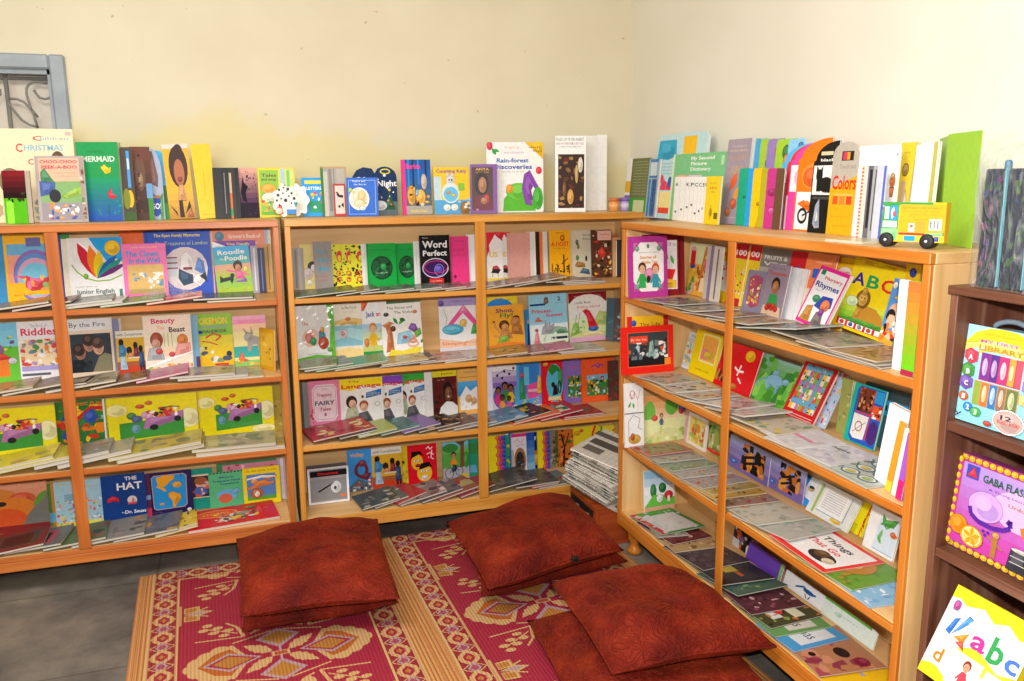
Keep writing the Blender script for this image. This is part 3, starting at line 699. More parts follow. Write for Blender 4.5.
for i in range(NN):
    L, Wd, th = .36+rd.uniform(-.015, .015)-.075, .255+rd.uniform(-.01, .015), .0105
    z = .1795+i*.0125; a = R_(-70+rd.uniform(-6, 6)+i*.5)
    cx, cy = 1.268+rd.uniform(-.014, .014)+.002*i, -.135+rd.uniform(-.012, .012)
    n = 14; q = MB(); prof = []
    def zc(u): return -.022*max(0, (u-.72)/.28)**2*0
    # folded sheet: a rounded fold along the near edge, loose leaves at the far edge
    pr = []
    for k in range(7):
        t = math.pi/2+math.pi*k/6; pr.append((-Wd/2+th/2+th/2*math.cos(t), th/2+th/2*math.sin(t)))
    out = [(Wd/2, th)]+pr+[(Wd/2-.006, 0)]
    N2 = 10; vs = []
    for s in range(N2+1):
        x = -L/2+L*s/N2; dz = .0012*math.sin(s*1.3+i)
        vs += [(x, yy, zz+max(0, dz)*.4) for yy, zz in out]
    m_ = len(out); fs = []
    for s in range(N2):
        for k in range(m_-1): fs.append((s*m_+k, s*m_+m_+k, s*m_+m_+k+1, s*m_+k+1))
        fs.append((s*m_+m_-1, s*m_+2*m_-1, s*m_+m_, s*m_))
    fs += [tuple(range(m_)), tuple(N2*m_+k for k in range(m_))[::-1]]
    shade = ['d8d4cc', 'eeeae4', 'c8c4bc', 'f6f2ec'][i % 4]
    root = empty('newspaper', M=PT @ Matrix.Translation((cx, cy, z)) @ Matrix.Rotation(a, 4, 'Z'))
    top = i == NN-1
    tag(root, 'grey folded newspaper on top of the pile in the corner' if top else ('grey folded newspaper at the bottom of the pile on the crate' if i == 0 else 'grey folded newspaper in the middle of the corner pile'), 'newspaper', 'newspapers piled on the crate')
    q.idx(vs, fs, shade, False)
    q.build('folded_sheets', NEWS, root)
    for k in range(3):
        p = MB(); p.box((-L/2+.02+k*.1, -Wd/2-.0006, .002), (-L/2+.05+k*.1, -Wd/2+.001, th*.55), ['3a3632', '7a6a5a', '4a4642'][k]); p.build('printed_picture', PRINT, root)
    if top:
        for a0, b0, c0 in (((-L/2+.02, -.02), (L/2-.03, .03), '55504a'), ((-L/2+.03, -.09), (-.02, -.04), '6a645c'), ((.02, .045), (.13, .11), '6f6a64'), ((-.15, .06), (0, .1), '5f5a54')):
            p = MB(); p.box((*a0, th+.0004), (*b0, th+.0009), c0); p.build('printed_picture', PRINT, root)
    if i == 0:
        p = MB(); p.face([(L/2+.0005, -Wd/2, .004), (L/2+.0005, .03, .004), (L/2+.035, -Wd/2+.09, -.06)], 'e4e0d8'); p.face([(L/2-.001, -Wd/2, .003), (L/2-.001, .03, .003), (L/2+.033, -Wd/2+.09, -.061)][::-1], 'd8d4cc'); p.build('drooping_page', NEWS, root)

# ------------------------------------------------------------------ things on top of the cases
def jar(px, py, label, body, lid, band):
    P = on('y', .2, px, py)
    j = empty('jar', (P.x, P.y, ZA[0]+.0008)); tag(j, label, 'jar', 'small jars beyond the white book')
    q = MB(); q.lathe([(.021, 0), (.024, .003), (.024, .04), (.022, .045)], 0, 0, body); q.build('body', GLOSS, j)
    q = MB(); q.lathe([(.0255, .045), (.0255, .058), (.023, .061)], 0, 0, lid); q.build('lid', GLOSS, j)
    q = MB(); q.lathe([(.0243, .012), (.0244, .034)], 0, 0, band); q.build('paper_label', PRINT, j)
jar(614, 205, 'small orange jar with a darker lid beside the thick white book', 'e89858', 'c87848', 'f0b070')
jar(625, 205, 'small violet jar in the corner, right of the orange one', 'b8a0d8', '8868b8', 'd8c8ec')

# flat card under the arched board books, and the bus-shaped book
def bus_book():
    A = on('z', ZC[0], 880, 246.5); w, h, t = .175, .103, .022
    yaw = R_(-68)
    rt = Vector((math.cos(yaw), math.sin(yaw), 0)); nm = Vector((math.sin(yaw), -math.cos(yaw), 0))
    B = on('z', ZC[0], 943, 250); rt = Vector((B.x-A.x, B.y-A.y, 0)); w = rt.length; rt.normalize(); nm = Vector((rt.y, -rt.x, 0))
    A.z = ZC[0]+.0008
    M = Matrix((rt, Vector((0, 0, 1)), nm)).transposed().to_4x4(); M.translation = A
    root = empty('bus_shaped_book', M=M); tag(root, 'yellow and green bus-shaped board book on black wheels, right end of the case top', 'book')
    h = .118*w/.165
    ol = [(0, .16), (0, .78), (.05, 1), (1, 1), (1, .14), (.06, .12)]
    q = MB(); q.prism([(x*w, y*h) for x, y in ol], -t, 0, 'f4c02c', 'efb428')
    draw(q, 'p 3f9a4a 0 .42 0 .78 .05 1 .27 1 .27 .42;p 8fd08a 0 .16 0 .42 .27 .42 .27 .16;r 0 .93 .8 1 3f9a4a;r .04 .62 .11 .9 cfe8f0;r .13 .6 .25 .92 3a9ae0;p f4f4f4 .16 .62 .22 .74 .18 .9 .14 .8;e .2 .74 .025 .05 e05a5a;r .02 .44 .25 .58 eef2f4;'
         'r .29 .2 1 .95 f4ac2c;T .62 .88 .035 .62 e8862a ALPHABET ON WHEELS;t .62 .81 .03 .6 e8862a honk honk off we go;t .66 .74 .03 .4 e8862a along the road;t .66 .63 .03 .3 e8862a open and read;r .44 .36 .53 .54 fff;e .485 .48 .02 .03 e07040;r .55 .34 .7 .58 f2a040;r .76 .4 .95 .64 fff;'
         + ''.join(f'r {.775+.018*i} .44 {.783+.018*i+.006*(i%3==0)} .61 555;' for i in range(9)) + 'r .29 .28 .72 .33 e03a34;r .27 .14 1 .28 fbe838;r .38 .15 .56 .27 2f9ae4;p 8fd08a .7 .33 .98 .36 .98 .28 .7 .28;p 4a5ab8 .86 .26 .92 .26 .92 .17 .86 .17', w, h, 0)
    q.build('body', GLOSS, root)
    for cx in (.1, .75):
        k = MB(); r = .135*h; vs = []; n = 24
        pr = [(r*.3, -t-.004), (r*.95, -t-.005), (r*1.2, -t-.002), (r*1.2, .004), (r*.95, .008), (r*.3, .0065)]
        vs = [(cx*w+rr*math.cos(i*2*math.pi/n), r*1.2+rr*math.sin(i*2*math.pi/n), zz) for rr, zz in pr for i in range(n)]
        fs = [(a*n+i, a*n+(i+1) % n, a*n+n+(i+1) % n, a*n+n+i) for a in range(len(pr)-1) for i in range(n)]+[tuple(range(n))[::-1], tuple((len(pr)-1)*n+i for i in range(n))]
        k.idx(vs, fs, '1a1a1c'); wh = k.build('wheel', TYRE, root)
        k = MB(); k.idx([(cx*w+r*.22*math.cos(i*2*math.pi/12), r*1.2+r*.22*math.sin(i*2*math.pi/12), zz) for zz in (.006, .0095) for i in range(12)], [(i, (i+1) % 12, 12+(i+1) % 12, 12+i) for i in range(12)]+[tuple(range(12, 24))], 'd8d8d8'); k.build('hub', GLOSS, wh)
TYRE, _, _ = mat('black_foam', '1c1c1e', .6)
bus_book()

# plastic bag of pencil packs on the rack
def clear_plastic(name):
    m, nt, b = mat(name, 'f4f6f6', .12, .6)
    b.inputs['Alpha'].default_value = .22
    n1 = N(nt, 'ShaderNodeTexNoise'); n1.inputs['Scale'].default_value = 14; n1.inputs['Detail'].default_value = 5; n1.inputs['Distortion'].default_value = 3; nt.links.new(coords(nt, (2.2, 2.2, .7)), n1.inputs['Vector']); bump(nt, b, n1.outputs[0], 1, .02)
    r = N(nt, 'ShaderNodeMapRange'); r.inputs['From Min'].default_value = .45; r.inputs['From Max'].default_value = .75; r.inputs['To Min'].default_value = .06; r.inputs['To Max'].default_value = .24
    nt.links.new(n1.outputs[0], r.inputs[0]); nt.links.new(r.outputs[0], b.inputs['Alpha']); return m
PLASTIC = clear_plastic('clear_plastic')
bx0, by0, bw, bd, bh = 1.295, -1.942, .32, .22, .28     # front edge x, left end y, length along -y, depth, height
zt = 1.3158
for i in range(5):
    y = by0-.014-i*.062
    k = empty('pencil_pack', (bx0+.1, y-.028, zt+.001)); tag(k, ['dark printed pack inside the plastic bag, leftmost with pink blossoms', 'dark printed pack with green leaves inside the plastic bag, second from the left', 'dark printed pack with violet blotches in the middle of the plastic bag', 'dark printed pack inside the plastic bag, cut by the right edge of the photo', 'dark printed pack at the hidden far end of the plastic bag'][i], 'pack', 'packs in the clear bag')
    q = MB(); q.box((-.085, -.027, 0), (.085, .027, .25), '1c2836', bev=.004)
    cs = ['5a2a58,1e4a2e,2c3a68,6e3c52', '1e4a2e,30582a,22304e,4e6030', '3c2e68,22304e,564a78,2c4a3e'][i % 3]
    rr = random.Random(i)
    for j in range(30):
        yy, zz, s = rr.uniform(-.024, .022), rr.uniform(.005, .235), rr.uniform(.004, .01)
        cc = cs.split(',')[j % 4]
        q.face([(-.0852-.00002*j, yy+s*.7*math.cos(a_), zz+s*math.sin(a_)) for a_ in [-k2*math.pi/3 for k2 in range(6)]], cc)
    q.build('printed_sleeve', GLOSS, k)
    q = MB(); q.lathe([(.007, .25), (.007, .264), (.004, .268)], -.05, 0, '4a88a8', 10); q.lathe([(.007, .25), (.007, .264), (.004, .268)], -.07, -.016, '3a7898', 10); q.build('pen_caps', GLOSS, k)
    q = MB(); q.box((-.087, -.0295, .003), (-.081, -.0272, .252), '6ab8c8'); q.build('clear_edge', GLOSS, k)
def bag():
    q = MB(); n = 44; rows = 16; rr = random.Random(5); vs = []
    ph = [rr.uniform(0, 6.28) for _ in range(8)]
    cx, cy = bx0+bd/2-.004, by0-bw/2
    for j in range(rows+1):
        t = j/rows
        for i in range(n):
            a = i*2*math.pi/n; ca, sa = math.cos(a), math.sin(a)
            e = .22; sq = (abs(ca)**(2/e)+abs(sa)**(2/e))**(-e/2)
            kx = kx0 = 1
            if t < .7: z = t/.7*(bh+.002); s = 1
            else:
                u = (t-.7)/.3; s = 1-.62*u**1.6; z = bh+.002+.06*u-.03*u*u
            cr2 = .004*math.sin(5*a+ph[0]+7*t)+.003*math.sin(11*a+ph[1]-9*t)
            if t > .7: cr2 *= 3.2; z += .012*math.sin(7*a+ph[2])*((t-.7)/.3)
            vs.append((cx+(bd/2+.004+cr2)*sq*ca*s, cy+(bw/2+.004+cr2)*sq*sa*s, zt+.0008+max(z, 0)))
    fs = [(j*n+i, j*n+(i+1) % n, j*n+n+(i+1) % n, j*n+n+i) for j in range(rows) for i in range(n)]
    q.idx(vs, fs, 'fff')
    root = empty('plastic_bag', (cx, cy, zt+.0008)); tag(root, 'clear crumpled plastic bag full of dark packs on top of the dark rack', 'bag')
    o = q.build('film', PLASTIC, root); o.matrix_parent_inverse = Matrix.Translation(root.location).inverted()
    q = MB()
    for k in range(5):
        a0 = rr.uniform(0, 6); q.tube([(cx+(.05+.012*k)*math.cos(a0+s*.5)*(.9 if s % 2 else 1), cy+(.05+.018*k)*math.sin(a0+s*.5), zt+bh+.035+.006*k+.006*math.sin(s*2)) for s in range(9)], .0016, 'd8d4c4')
    o = q.build('crumpled_neck', PLASTIC, root); o.matrix_parent_inverse = Matrix.Translation(root.location).inverted()
bag()

# boxes on the rack shelves
def rack_box(name, label, cat, x, TL, TR, zb, t, cov, art, lean=0, shape=None, handle=False, w=None, side='ddd'):
    A, B = on('x', x, *TL), on('x', x, *TR); W = w or (A.y-B.y); L = R_(lean); H = (A.z-zb)/math.cos(L)
    rt = Vector((0, -1, 0)); up = Vector((math.sin(L), 0, math.cos(L))); nm = rt.cross(up)
    O = A-up*H; O.z = zb+.001+t*math.sin(L)
    M = Matrix((rt, up, nm)).transposed().to_4x4(); M.translation = O
    root = empty(name, M=M); tag(root, label, cat)
    q = MB(); ol = SHAPES.get(shape) or [(0, 0), (1, 0), (1, 1), (0, 1)]
    q.prism([(px*W, py*H) for px, py in ol], -t+.002, 0, cov, side); draw(q, art, W, H, 0, noclip=False); q.build('carton', GLOSS, root)
    q = MB(); q.prism([(px*W*.99+.002, py*H*.99+.001) for px, py in ol], -t, -t+.0018, 'e8e4dc', side); q.build('carton_back', PRINT, root)
    if handle:
        q = MB(); q.tube([(W*(.5+.27*math.cos(a)), H*(.99+.13*math.sin(a)-.04), -t/2) for a in [math.pi*i/14 for i in range(15)]], .006, '7d8894', 8); q.build('handle', GLOSS, root)
lib_art = ('v 0 1 8fd4ea a8e0ee 6;p f2d230 0 .8 .07 .86 .14 .93 .32 .99 .5 1 .68 .99 .86 .93 .93 .86 1 .8 .8 .84 .5 .88 .2 .84;p d8e070 0 .72 0 .8 .2 .84 .5 .87 .8 .84 1 .8 1 .72 .8 .78 .5 .8 .2 .78;t .5 .93 .02 .5 b06a20 TWELVE TINY BOARD BOOKS;'
 'T .47 .855 .035 .5 c86ab0 MY FIRST;T .5 .79 .055 .58 e8852c LIBRARY;'
 'r .26 .46 .8 .74 b83a5a;r .27 .47 .38 .74 7a3a98;r .39 .47 .5 .74 5a3a8a;r .51 .47 .62 .74 d83a78;r .63 .47 .71 .74 e8a048;r .72 .47 .8 .74 c8566a;e .325 .6 .035 .09 c8a8d8;e .445 .6 .035 .09 b898c8;e .565 .6 .035 .09 f0b8c8;e .67 .6 .025 .08 f8d8a0;'
 'r .22 .22 .8 .45 c88a5a;r .23 .2 .31 .44 8aa848;r .32 .2 .42 .44 d8783a;r .43 .2 .53 .44 3a7ab8;r .54 .2 .64 .44 98705a;r .65 .2 .79 .44 6a7a4a;e .37 .33 .03 .09 f0c8a0;e .48 .33 .03 .09 a8c8e8;e .59 .33 .03 .09 d8b8a0;e .72 .33 .04 .09 b8c090;'
 'p e0485a .05 .66 .13 .6 .22 .64 .22 .73 .12 .76 .05 .73;T .13 .67 .05 .06 fff A;p 4a9a48 .04 .5 .12 .45 .2 .49 .2 .58 .1 .61 .04 .57;T .12 .52 .05 .05 fff B;p 7a5ab0 .03 .37 .12 .33 .2 .37 .2 .45 .1 .48 .03 .44;T .12 .4 .05 .05 fff C;e .11 .26 .06 .045 e8603a;T .11 .26 .05 .04 ffe 1;e .19 .16 .06 .045 3a8ad8;T .19 .16 .05 .04 fff 2;e .3 .13 .07 .045 4ab058;T .3 .13 .05 .04 fff 3;'
 'e .73 .12 .2 .12 fff;e .73 .12 .18 .105 c8a8a0;T .7 .155 .045 .14 334 12;T .74 .11 .035 .28 c83a3a BOARD BOOKS;p e88a4a .84 .6 .97 .57 .97 .68 .84 .7;p a878b8 .84 .46 .97 .44 .97 .53 .84 .55;p f0d080 .82 .33 .97 .31 .97 .4 .82 .42;e .48 .05 .05 .025 c84a3a;w 335 .012 .03 .1 .08 .06 .12 .09 .05 .04')
rack_box('library_carton', 'pale blue carton of tiny board books with a grey handle on the upper rack shelf', 'box', 1.32, (967, 325), (1034, 352), 1.008, .05, 'a0d8ea', lib_art, 4, 'library', True, w=.195, side='8ac8dc')
gaba_art = ('r 0 0 1 1 c03a8a;' + ''.join(f'e {.03+i*.0625} .965 .028 .03 e8b830;e {.03+i*.0625} .03 .028 .03 e8b830;' for i in range(16)) + ''.join(f'e .02 {.06+i*.088} .02 .035 e8b830;' for i in range(11)) +
 'r .05 .07 1 .93 c878d0;v .07 .93 c040a0 b090d8 7;r 0 .07 .05 .93 c03a8a;' + ''.join(f'e .022 {.06+i*.088} .018 .032 e8b830;' for i in range(11)) +
 'e .6 .62 .25 .2 d8b0e8;e .3 .55 .15 .15 c8a0e8;r .09 .78 .2 .92 4a4ab0;p e03a4a .1 .8 .15 .9 .19 .8;T .55 .83 .075 .62 1f5a3a GABA FLASH CARDS;t .55 .74 .025 .5 5a3a8a A Young Learner Series;T .68 .66 .035 .4 a8802c Urdu Alphabet;'
 'w 5a2a98 .035 .17 .5 .19 .43 .26 .38 .38 .37 .48 .4 .53 .45 .52 .52 .5 .47;e .32 .31 .014 .016 5a2a98;e .36 .31 .014 .016 5a2a98;e .34 .275 .014 .016 5a2a98;w e8762a .035 .62 .5 .64 .43 .7 .38 .82 .37 .92 .4 .97 .47;e .8 .31 .014 .016 e8762a;e .84 .31 .014 .016 e8762a;e .8 .275 .014 .016 e8762a;'
 'e .1 .27 .08 .1 e88a1c;e .23 .2 .1 .11 f0a020;e .23 .2 .085 .095 f8c860;o .23 .2 .085 .095 .012 f0e0a0;l .23 .2 20 .08 .03 f0981c;l .23 .2 90 .08 .03 f0981c;l .23 .2 160 .08 .03 f0981c;l .23 .2 235 .08 .03 f0981c;l .23 .2 305 .08 .03 f0981c;r .41 .09 .45 .3 a87830;e .43 .32 .03 .03 c89850;w a87830 .012 .36 .28 .5 .2;p 3a3a44 .55 .06 .75 .06 .73 .27 .57 .27;e .65 .27 .08 .02 c8c4bc;w c8c4bc .006 .57 .2 .74 .2;w c8c4bc .006 .57 .14 .74 .14;e .86 .18 .08 .08 b03a2a')
rack_box('flash_card_box', 'pink and purple flash card box with an orange slice on the middle rack shelf', 'box', 1.34, (963, 454), (1040, 486), .703, .035, 'c03a8a', gaba_art, 6, side='a84a88', w=.30)
abc_art = ('r 0 0 1 1 f4f4f4;p fbe02c 0 .86 0 1 1 1 1 .84 .86 .8 .7 .88 .55 .82 .4 .9 .2 .84 .1 .88;p fbe02c 0 0 0 .1 .15 .15 .3 .09 .45 .14 .6 .08 .8 .13 1 .07 1 0;p f8d838 .3 .42 .5 .52 .8 .4 1 .46 1 .32 .7 .28 .45 .36;r .06 .74 .15 .86 9ac8d8;e .1 .8 .04 .05 c0509a;'
 'T .5 .6 .2 .18 c83a98 a;T .71 .6 .26 .17 3aa05a b;T .9 .58 .2 .15 4a7ad0 c;p 3a7ad8 .1 .52 .16 .5 .2 .7 .14 .66;p 5aa0e0 .18 .52 .22 .56 .34 .74 .28 .76;p e89a3a .22 .5 .34 .48 .36 .6;p e05a4a .26 .46 .38 .42 .34 .5;'
 'r .02 .14 .28 .4 fff;w ddd .006 .02 .14 .28 .14 .28 .4 .02 .4;T .15 .26 .15 .11 e8842a d;r .32 .06 .66 .4 fff;w ddd .006 .32 .06 .66 .06 .66 .4 .32 .4;k .5 .09 .28 d8a080 8a3a2a e04a5a;r .7 .1 .98 .38 fff;w ddd .006 .7 .1 .98 .1 .98 .38;T .84 .24 .14 .1 3a9ad8 s')
rack_box('alphabet_box', 'white and yellow alphabet box leaning back on the lowest rack shelf', 'box', 1.335, (958, 590), (1040, 637), .401, .03, 'f0f0f0', abc_art, 27, side='fbe02c', w=.215)

# ------------------------------------------------------------------ light: the photographer's flash, and two unseen area fills added for ambient brightness
def lamp(name, typ, loc, power, size, color, target):
    l = bpy.data.lights.new(name, typ); l.energy = power; l.color = color
    if typ == 'AREA': l.shape = 'RECTANGLE'; l.size, l.size_y = size
    else: l.shadow_soft_size = size
    o = bpy.data.objects.new(name, l); col.objects.link(o); o.location = loc
    o.rotation_euler = (Vector(target)-Vector(loc)).to_track_quat('-Z', 'Y').to_euler(); return o
fl = lamp('camera_flash', 'SPOT', CP+CU*.13+CR*.03-CF*.02, 212, .025, (1, .98, .955), CP+CF*3+CU*.1); fl.data.spot_size = R_(100); fl.data.spot_blend = .5
lamp('ceiling_fill', 'AREA', (-.7, -2.0, ZT-.06), 95, (1.6, 1.2), (1, .98, .95), (-.5, -1.4, 0))  # added fill under the ceiling, stands in for bounced light; no fitting there
lamp('left_side_fill', 'AREA', (-2.9, -3.6, 1.7), 40, (1.4, 1.3), (.95, .98, 1), (.5, -1, 1))  # added cool fill before the left wall, which has no window
w = bpy.data.worlds.new('world'); sc.world = w; w.use_nodes = True; w.node_tree.nodes['Background'].inputs[0].default_value = (.9, .95, 1, 1); w.node_tree.nodes['Background'].inputs[1].default_value = .4
sc.view_settings.view_transform = 'Standard'; sc.view_settings.look = 'None'; sc.view_settings.gamma = 1; sc.view_settings.exposure = 0
sc.view_settings.use_curve_mapping = False
sc.cycles.use_denoising = True
try: sc.cycles.denoiser = 'OPENIMAGEDENOISE'
except Exception: pass
sc.cycles.max_bounces = 6; sc.cycles.diffuse_bounces = 4; sc.cycles.glossy_bounces = 3; sc.cycles.transparent_max_bounces = 12; sc.cycles.caustics_reflective = False

# ------------------------------------------------------------------ books on top of the left case
S('A',0,-24,128,72,130,0,'large cream picture book with red and blue lettering, in front of the grey window','f3e3bd','T .62 .9 .05 .1 e05a5a C;t .8 .9 .04 .3 7ab0c8 hildren;T .42 .8 .09 .07 e04a50 C;T .68 .8 .06 .42 8ac0d0 HRISTMAS;T .53 .65 .06 .06 e05a5a C;T .72 .65 .05 .3 8ac0d0 arols;r .92 .93 .98 .97 e8b0a8;p 8a4038 .66 .34 .72 .5 .8 .56 .95 .5 1 .34;e .82 .66 .07 .1 6a4a32;e .83 .6 .05 .07 a88868;e .3 .44 .12 .14 8a7a5a;b 3 14 .05 0 0 .66 .3 a8b8a8,c8a888,8a9a9a',lean=4,t=.01)
S('A',0,1,171,24,171,4,'small dark red book with a bright green lower half, far left of the case top','5a1820','r 0 0 1 .48 5cc020;r .1 0 .4 .42 9cf048;v .48 1 2a1218 8a2028 5;b 4 8 .12 .2 .4 1 .6 2a1a10,4a3018,30502a',t=.032,spine='dcdad2',lean=2,yaw=-24)
S('A',0,34,157,83,156,3,'grey-bordered picture book with two lines of bold red lettering','b5a7a5','r .07 .03 .9 .97 e8b89a;r .07 .3 .9 .62 86b070;p 4a8a60 .1 .62 .1 .75 .18 .82 .3 .68 .36 .62;r .07 .03 .9 .3 9a949a;p 4a64a8 .07 .4 .35 .44 .38 .6 .07 .62;T .48 .915 .05 .76 d83058 CHOO-CHOO;T .49 .835 .05 .72 d83058 PEEK-A-BOO;t .6 .75 .015 .45 8a6a5a a story with flaps;t .64 .7 .015 .4 8a6a5a to lift and see;p 9ac048 .5 .4 .9 .55 .9 .42 .6 .36;e .36 .4 .12 .1 2c2c34;b 9 34 .05 .2 .05 .85 .3 fff,f0a050,f4f0ec,4a58b0,e88a48;r .9 .03 .97 .97 a89a90;b 5 10 .05 .9 .05 .98 .8 8a4838,d8c8b8,6a8a5a',lean=6,t=.012)
S('A',0,75,142,117,143,2,'green picture book fading to a blue seabed, with a yellow fish and pale lettering','1c9a50','v 0 .55 2a58b0 1c9868 8;T .52 .79 .07 .78 dcecd8 MERMAID;t .45 .88 .025 .4 1a5a3a THE LITTLE;p f8d020 .55 .68 .65 .72 .74 .66 .8 .69 .78 .62 .66 .6;p d83040 .68 .36 .78 .42 .76 .34 .9 .32 .8 .28 .7 .3;l .6 .05 70 .4 .04 1a6878;l .7 .04 95 .4 .04 1a6088;l .85 .05 60 .35 .04 1c7080;l .5 .05 110 .3 .04 2a8a80;b 4 8 .04 .5 .05 1 .3 2a70b8,2a9a90',t=.04,spine='cfe0dc',lean=2,yaw=-9)
S('A',0,119,148,131,147,2,'dark narrow board book with a blue stripe and yellow spot','4a4034','r .5 .45 .75 .95 4a9ae0;r .55 .7 .7 .85 cfe0ee;e .6 .3 .3 .12 e0b428;e .3 .3 .3 .14 7a8420;r 0 0 1 .12 3a5a28',board=True,lean=4)
S('A',0,129,147,149,147,1,'brown board book showing a shaggy animal, arched at the top','4a2c20','v .1 1 3a241c 6a3a28 5;r .7 .3 1 .5 6aa0d0;r .75 0 1 .3 3f8a30;e .45 .65 .25 .25 6a4a38;e .45 .55 .12 .1 98785a;b 12 12 .08 .1 .1 .7 .9 2a1a14,6a4a38,7a3a24',shape='arch',lean=4)
S('A',0,143,147,160,149,0,'arched grey board book with a blue drawstring bag picture','a8b4d0','p 7a5a54 .1 .96 .5 .95 .75 .6 .7 .45 .3 .5;p 94706a .15 .85 .5 .85 .6 .55 .35 .5;p 2a4ab0 .1 .1 .1 .3 .4 .36 .85 .3 .9 .1 .5 .04;T .5 .19 .08 .6 fff GO!;r .1 .3 .8 .34 a87838;e .2 .6 .15 .1 f0f0f0;p 4a9a38 .75 .0 .9 0 .95 .35 .8 .3',shape='rarch',lean=4)
S('A',0,152,149,168,153,-1,'sky-blue and green arched board book beside the yellow portrait book','4ab4e8','r 0 0 1 .42 3fa030;p 2f7a28 .2 .42 .6 .5 1 .42 1 .2 .5 .25;e .3 .7 .2 .08 f4d8b8;e .8 .62 .15 .06 8ed0f0',shape='rarch',lean=4)
S('A',0,161,145,187,144,1,'tilted yellow book with a portrait of a woman with long dark hair','dfae2c','r 0 .94 1 1 d8d0c4;e .55 .7 .36 .28 3a2018;e .6 .9 .18 .1 3a2018;e .56 .62 .2 .18 b06a48;e .56 .53 .08 .03 90382c;v 0 .34 b8862a d8a838 4;p c89060 .42 .25 .5 .46 .66 .46 .72 .25;p 2a1a14 .4 .02 .42 .24 .56 .26 .58 .02;p 2a1a14 .62 .06 .82 .24 .88 .16;p 2a1a14 .05 .2 .3 .1 .34 .03;p a85a3a .7 .02 .86 .14 .95 .02',tilt=True,t=.012)
S('A',0,190,145,209,144,1.2,'plain yellow book leaning beside the woman portrait book','ecc41c','w d8a818 .03 .45 .3 .5 .7;w d8a818 .02 .5 .34 .52 .62;w c89a18 .03 .2 .06 .9 .05',tilt=True,t=.01)
for i,(x,c,lb) in enumerate([(212,'1e1c1e','first of the thin black books, next to the plain yellow one'),(219,'121113','second thin black book in the fan'),(225,'2a201c','thin dark book with an orange strip in the black fan'),(229,'0e0d10','black book just left of the purple silhouette cover')]):
    S('A',0,x,168,x+9,168,2.2-.45*i,lb,c,['','w 888 .1 .5 .1 .5 .9','r .3 0 .6 .5 e8762a;r .3 .5 .6 .9 d8c0a0;r .3 .05 .6 .2 4aa048','w 444 .1 .3 .1 .3 .9'][i],name='thin_book')
S('A',0,237,168,256,168,.2,'dark book with a flying silhouette against a mauve sunset','2a1c30','v .3 1 5a3a58 e0a898 7;p 16101c .1 .5 .25 .85 .3 .7 .5 .62 .35 .5 .4 .3 .2 .35;b 21 16 .05 .4 .5 1 .95 5a2a3a,3a1c30;b 3 8 .06 .4 .05 1 .3 3a2a4a,4a3a58',yaw=8)
S('A',0,257,168,294,168,.6,'lime green picture book with a yellow border behind the spotted shaped book','e8d030','r .04 .05 .55 .95 8cc040;r .58 .05 .96 .98 c4dc8a;r .62 .5 .72 .98 b0c4d8;r .78 .5 .86 .95 8ac048;T .3 .85 .06 .4 6a4a20 Tales;T .3 .77 .05 .4 6a4a20 and songs;e .28 .58 .2 .1 f0a838;e .3 .4 .22 .1 e8e4d0;b 9 14 .07 .05 .1 .5 .35 e04838,f0b040,fff,5aa848;r .04 .05 .96 .12 6ab030')
S('A',0,270,183,299,183,3.2,'white spotted shaped board book spanning the gap between two cases','e8e6e2',';'.join(f'e {x} {y} {r} {r*.9} 222' for x,y,r in [(.3,.8,.04),(.45,.86,.03),(.6,.82,.05),(.72,.7,.04),(.25,.65,.05),(.2,.5,.04),(.42,.7,.03),(.8,.55,.05),(.35,.55,.03),(.62,.62,.03),(.5,.5,.06),(.7,.42,.03),(.28,.36,.04),(.55,.76,.025),(.5,.93,.025)])+';p d84a3a .2 .3 .35 .36 .4 .12 .25 .1;e .25 .2 .12 .09 f0d8c0;r .52 .1 .85 .24 3a8ad0;p 3a9a9a .78 .42 .92 .45 .84 .3',shape='cloud',t=.012,lean=2)
S('B',0,287,183,309,183,1.6,'blank white scalloped board book right of the spotted shape','f2f2f0','w ddd .02 .4 .1 .7 .3',shape='cloud',t=.012,lean=2)
# ---- top of the middle case
S('B',0,301,178,322,178,.5,'bright blue book with a yellow title strip and green lower part','22a0e8','r .15 .84 .95 .93 f4dc40;T .58 .73 .08 .7 fff LETTERS;r .3 .1 .95 .4 2a9a70;b 6 10 .08 .4 .2 1 .65 e8486a,f0d048,fff;e .5 .56 .1 .05 f0d040')
S('B',0,320,167,346,167,.7,'grey glossy book with green spine and small black lettering, left of the blue oval book','a9a6a0','r 0 0 .1 1 3a7a3a;r .1 0 .25 .9 c8c4bc;r .3 .1 .42 .95 8a8680;t .2 .5 .02 .1 a8803a LORE;r .5 0 .52 1 6a4a48;r .6 .1 .9 .96 b8b0a4;w c89a58 .04 .02 .98 .98 .98 .98 .02',spine='3a7a3a')
S('B',0,333,184,345,184,1.8,'small red-framed book with a dark photo in front of the grey glossy one','b8403c','r .12 .08 .88 .94 d8d0c8;b 5 5 .2 .2 .25 .8 .75 2a2420,3a3430,1a1614')
S('B',0,346,178,377,178,2.2,'blue book with a pale oval animal picture inside a thin white frame','2a6ad0','w b8d0f0 .012 .07 .05 .93 .05 .93 .93 .07 .93 .07 .05;t .4 .91 .05 .4 e8f0fa Mother and;t .44 .83 .05 .4 e8f0fa the Secret;e .4 .45 .33 .3 f0ead8;e .32 .55 .12 .14 f4e0c0;e .5 .5 .13 .16 f0c890;e .4 .33 .16 .1 e8d8b8;e .12 .68 .06 .06 a8d070;e .5 .2 .1 .05 d8e8f0;b 8 10 .06 .2 .25 .65 .65 f0b878,f8e8d0,e8d0a8',t=.03,spine='f0f0f0',lean=2,yaw=-14)
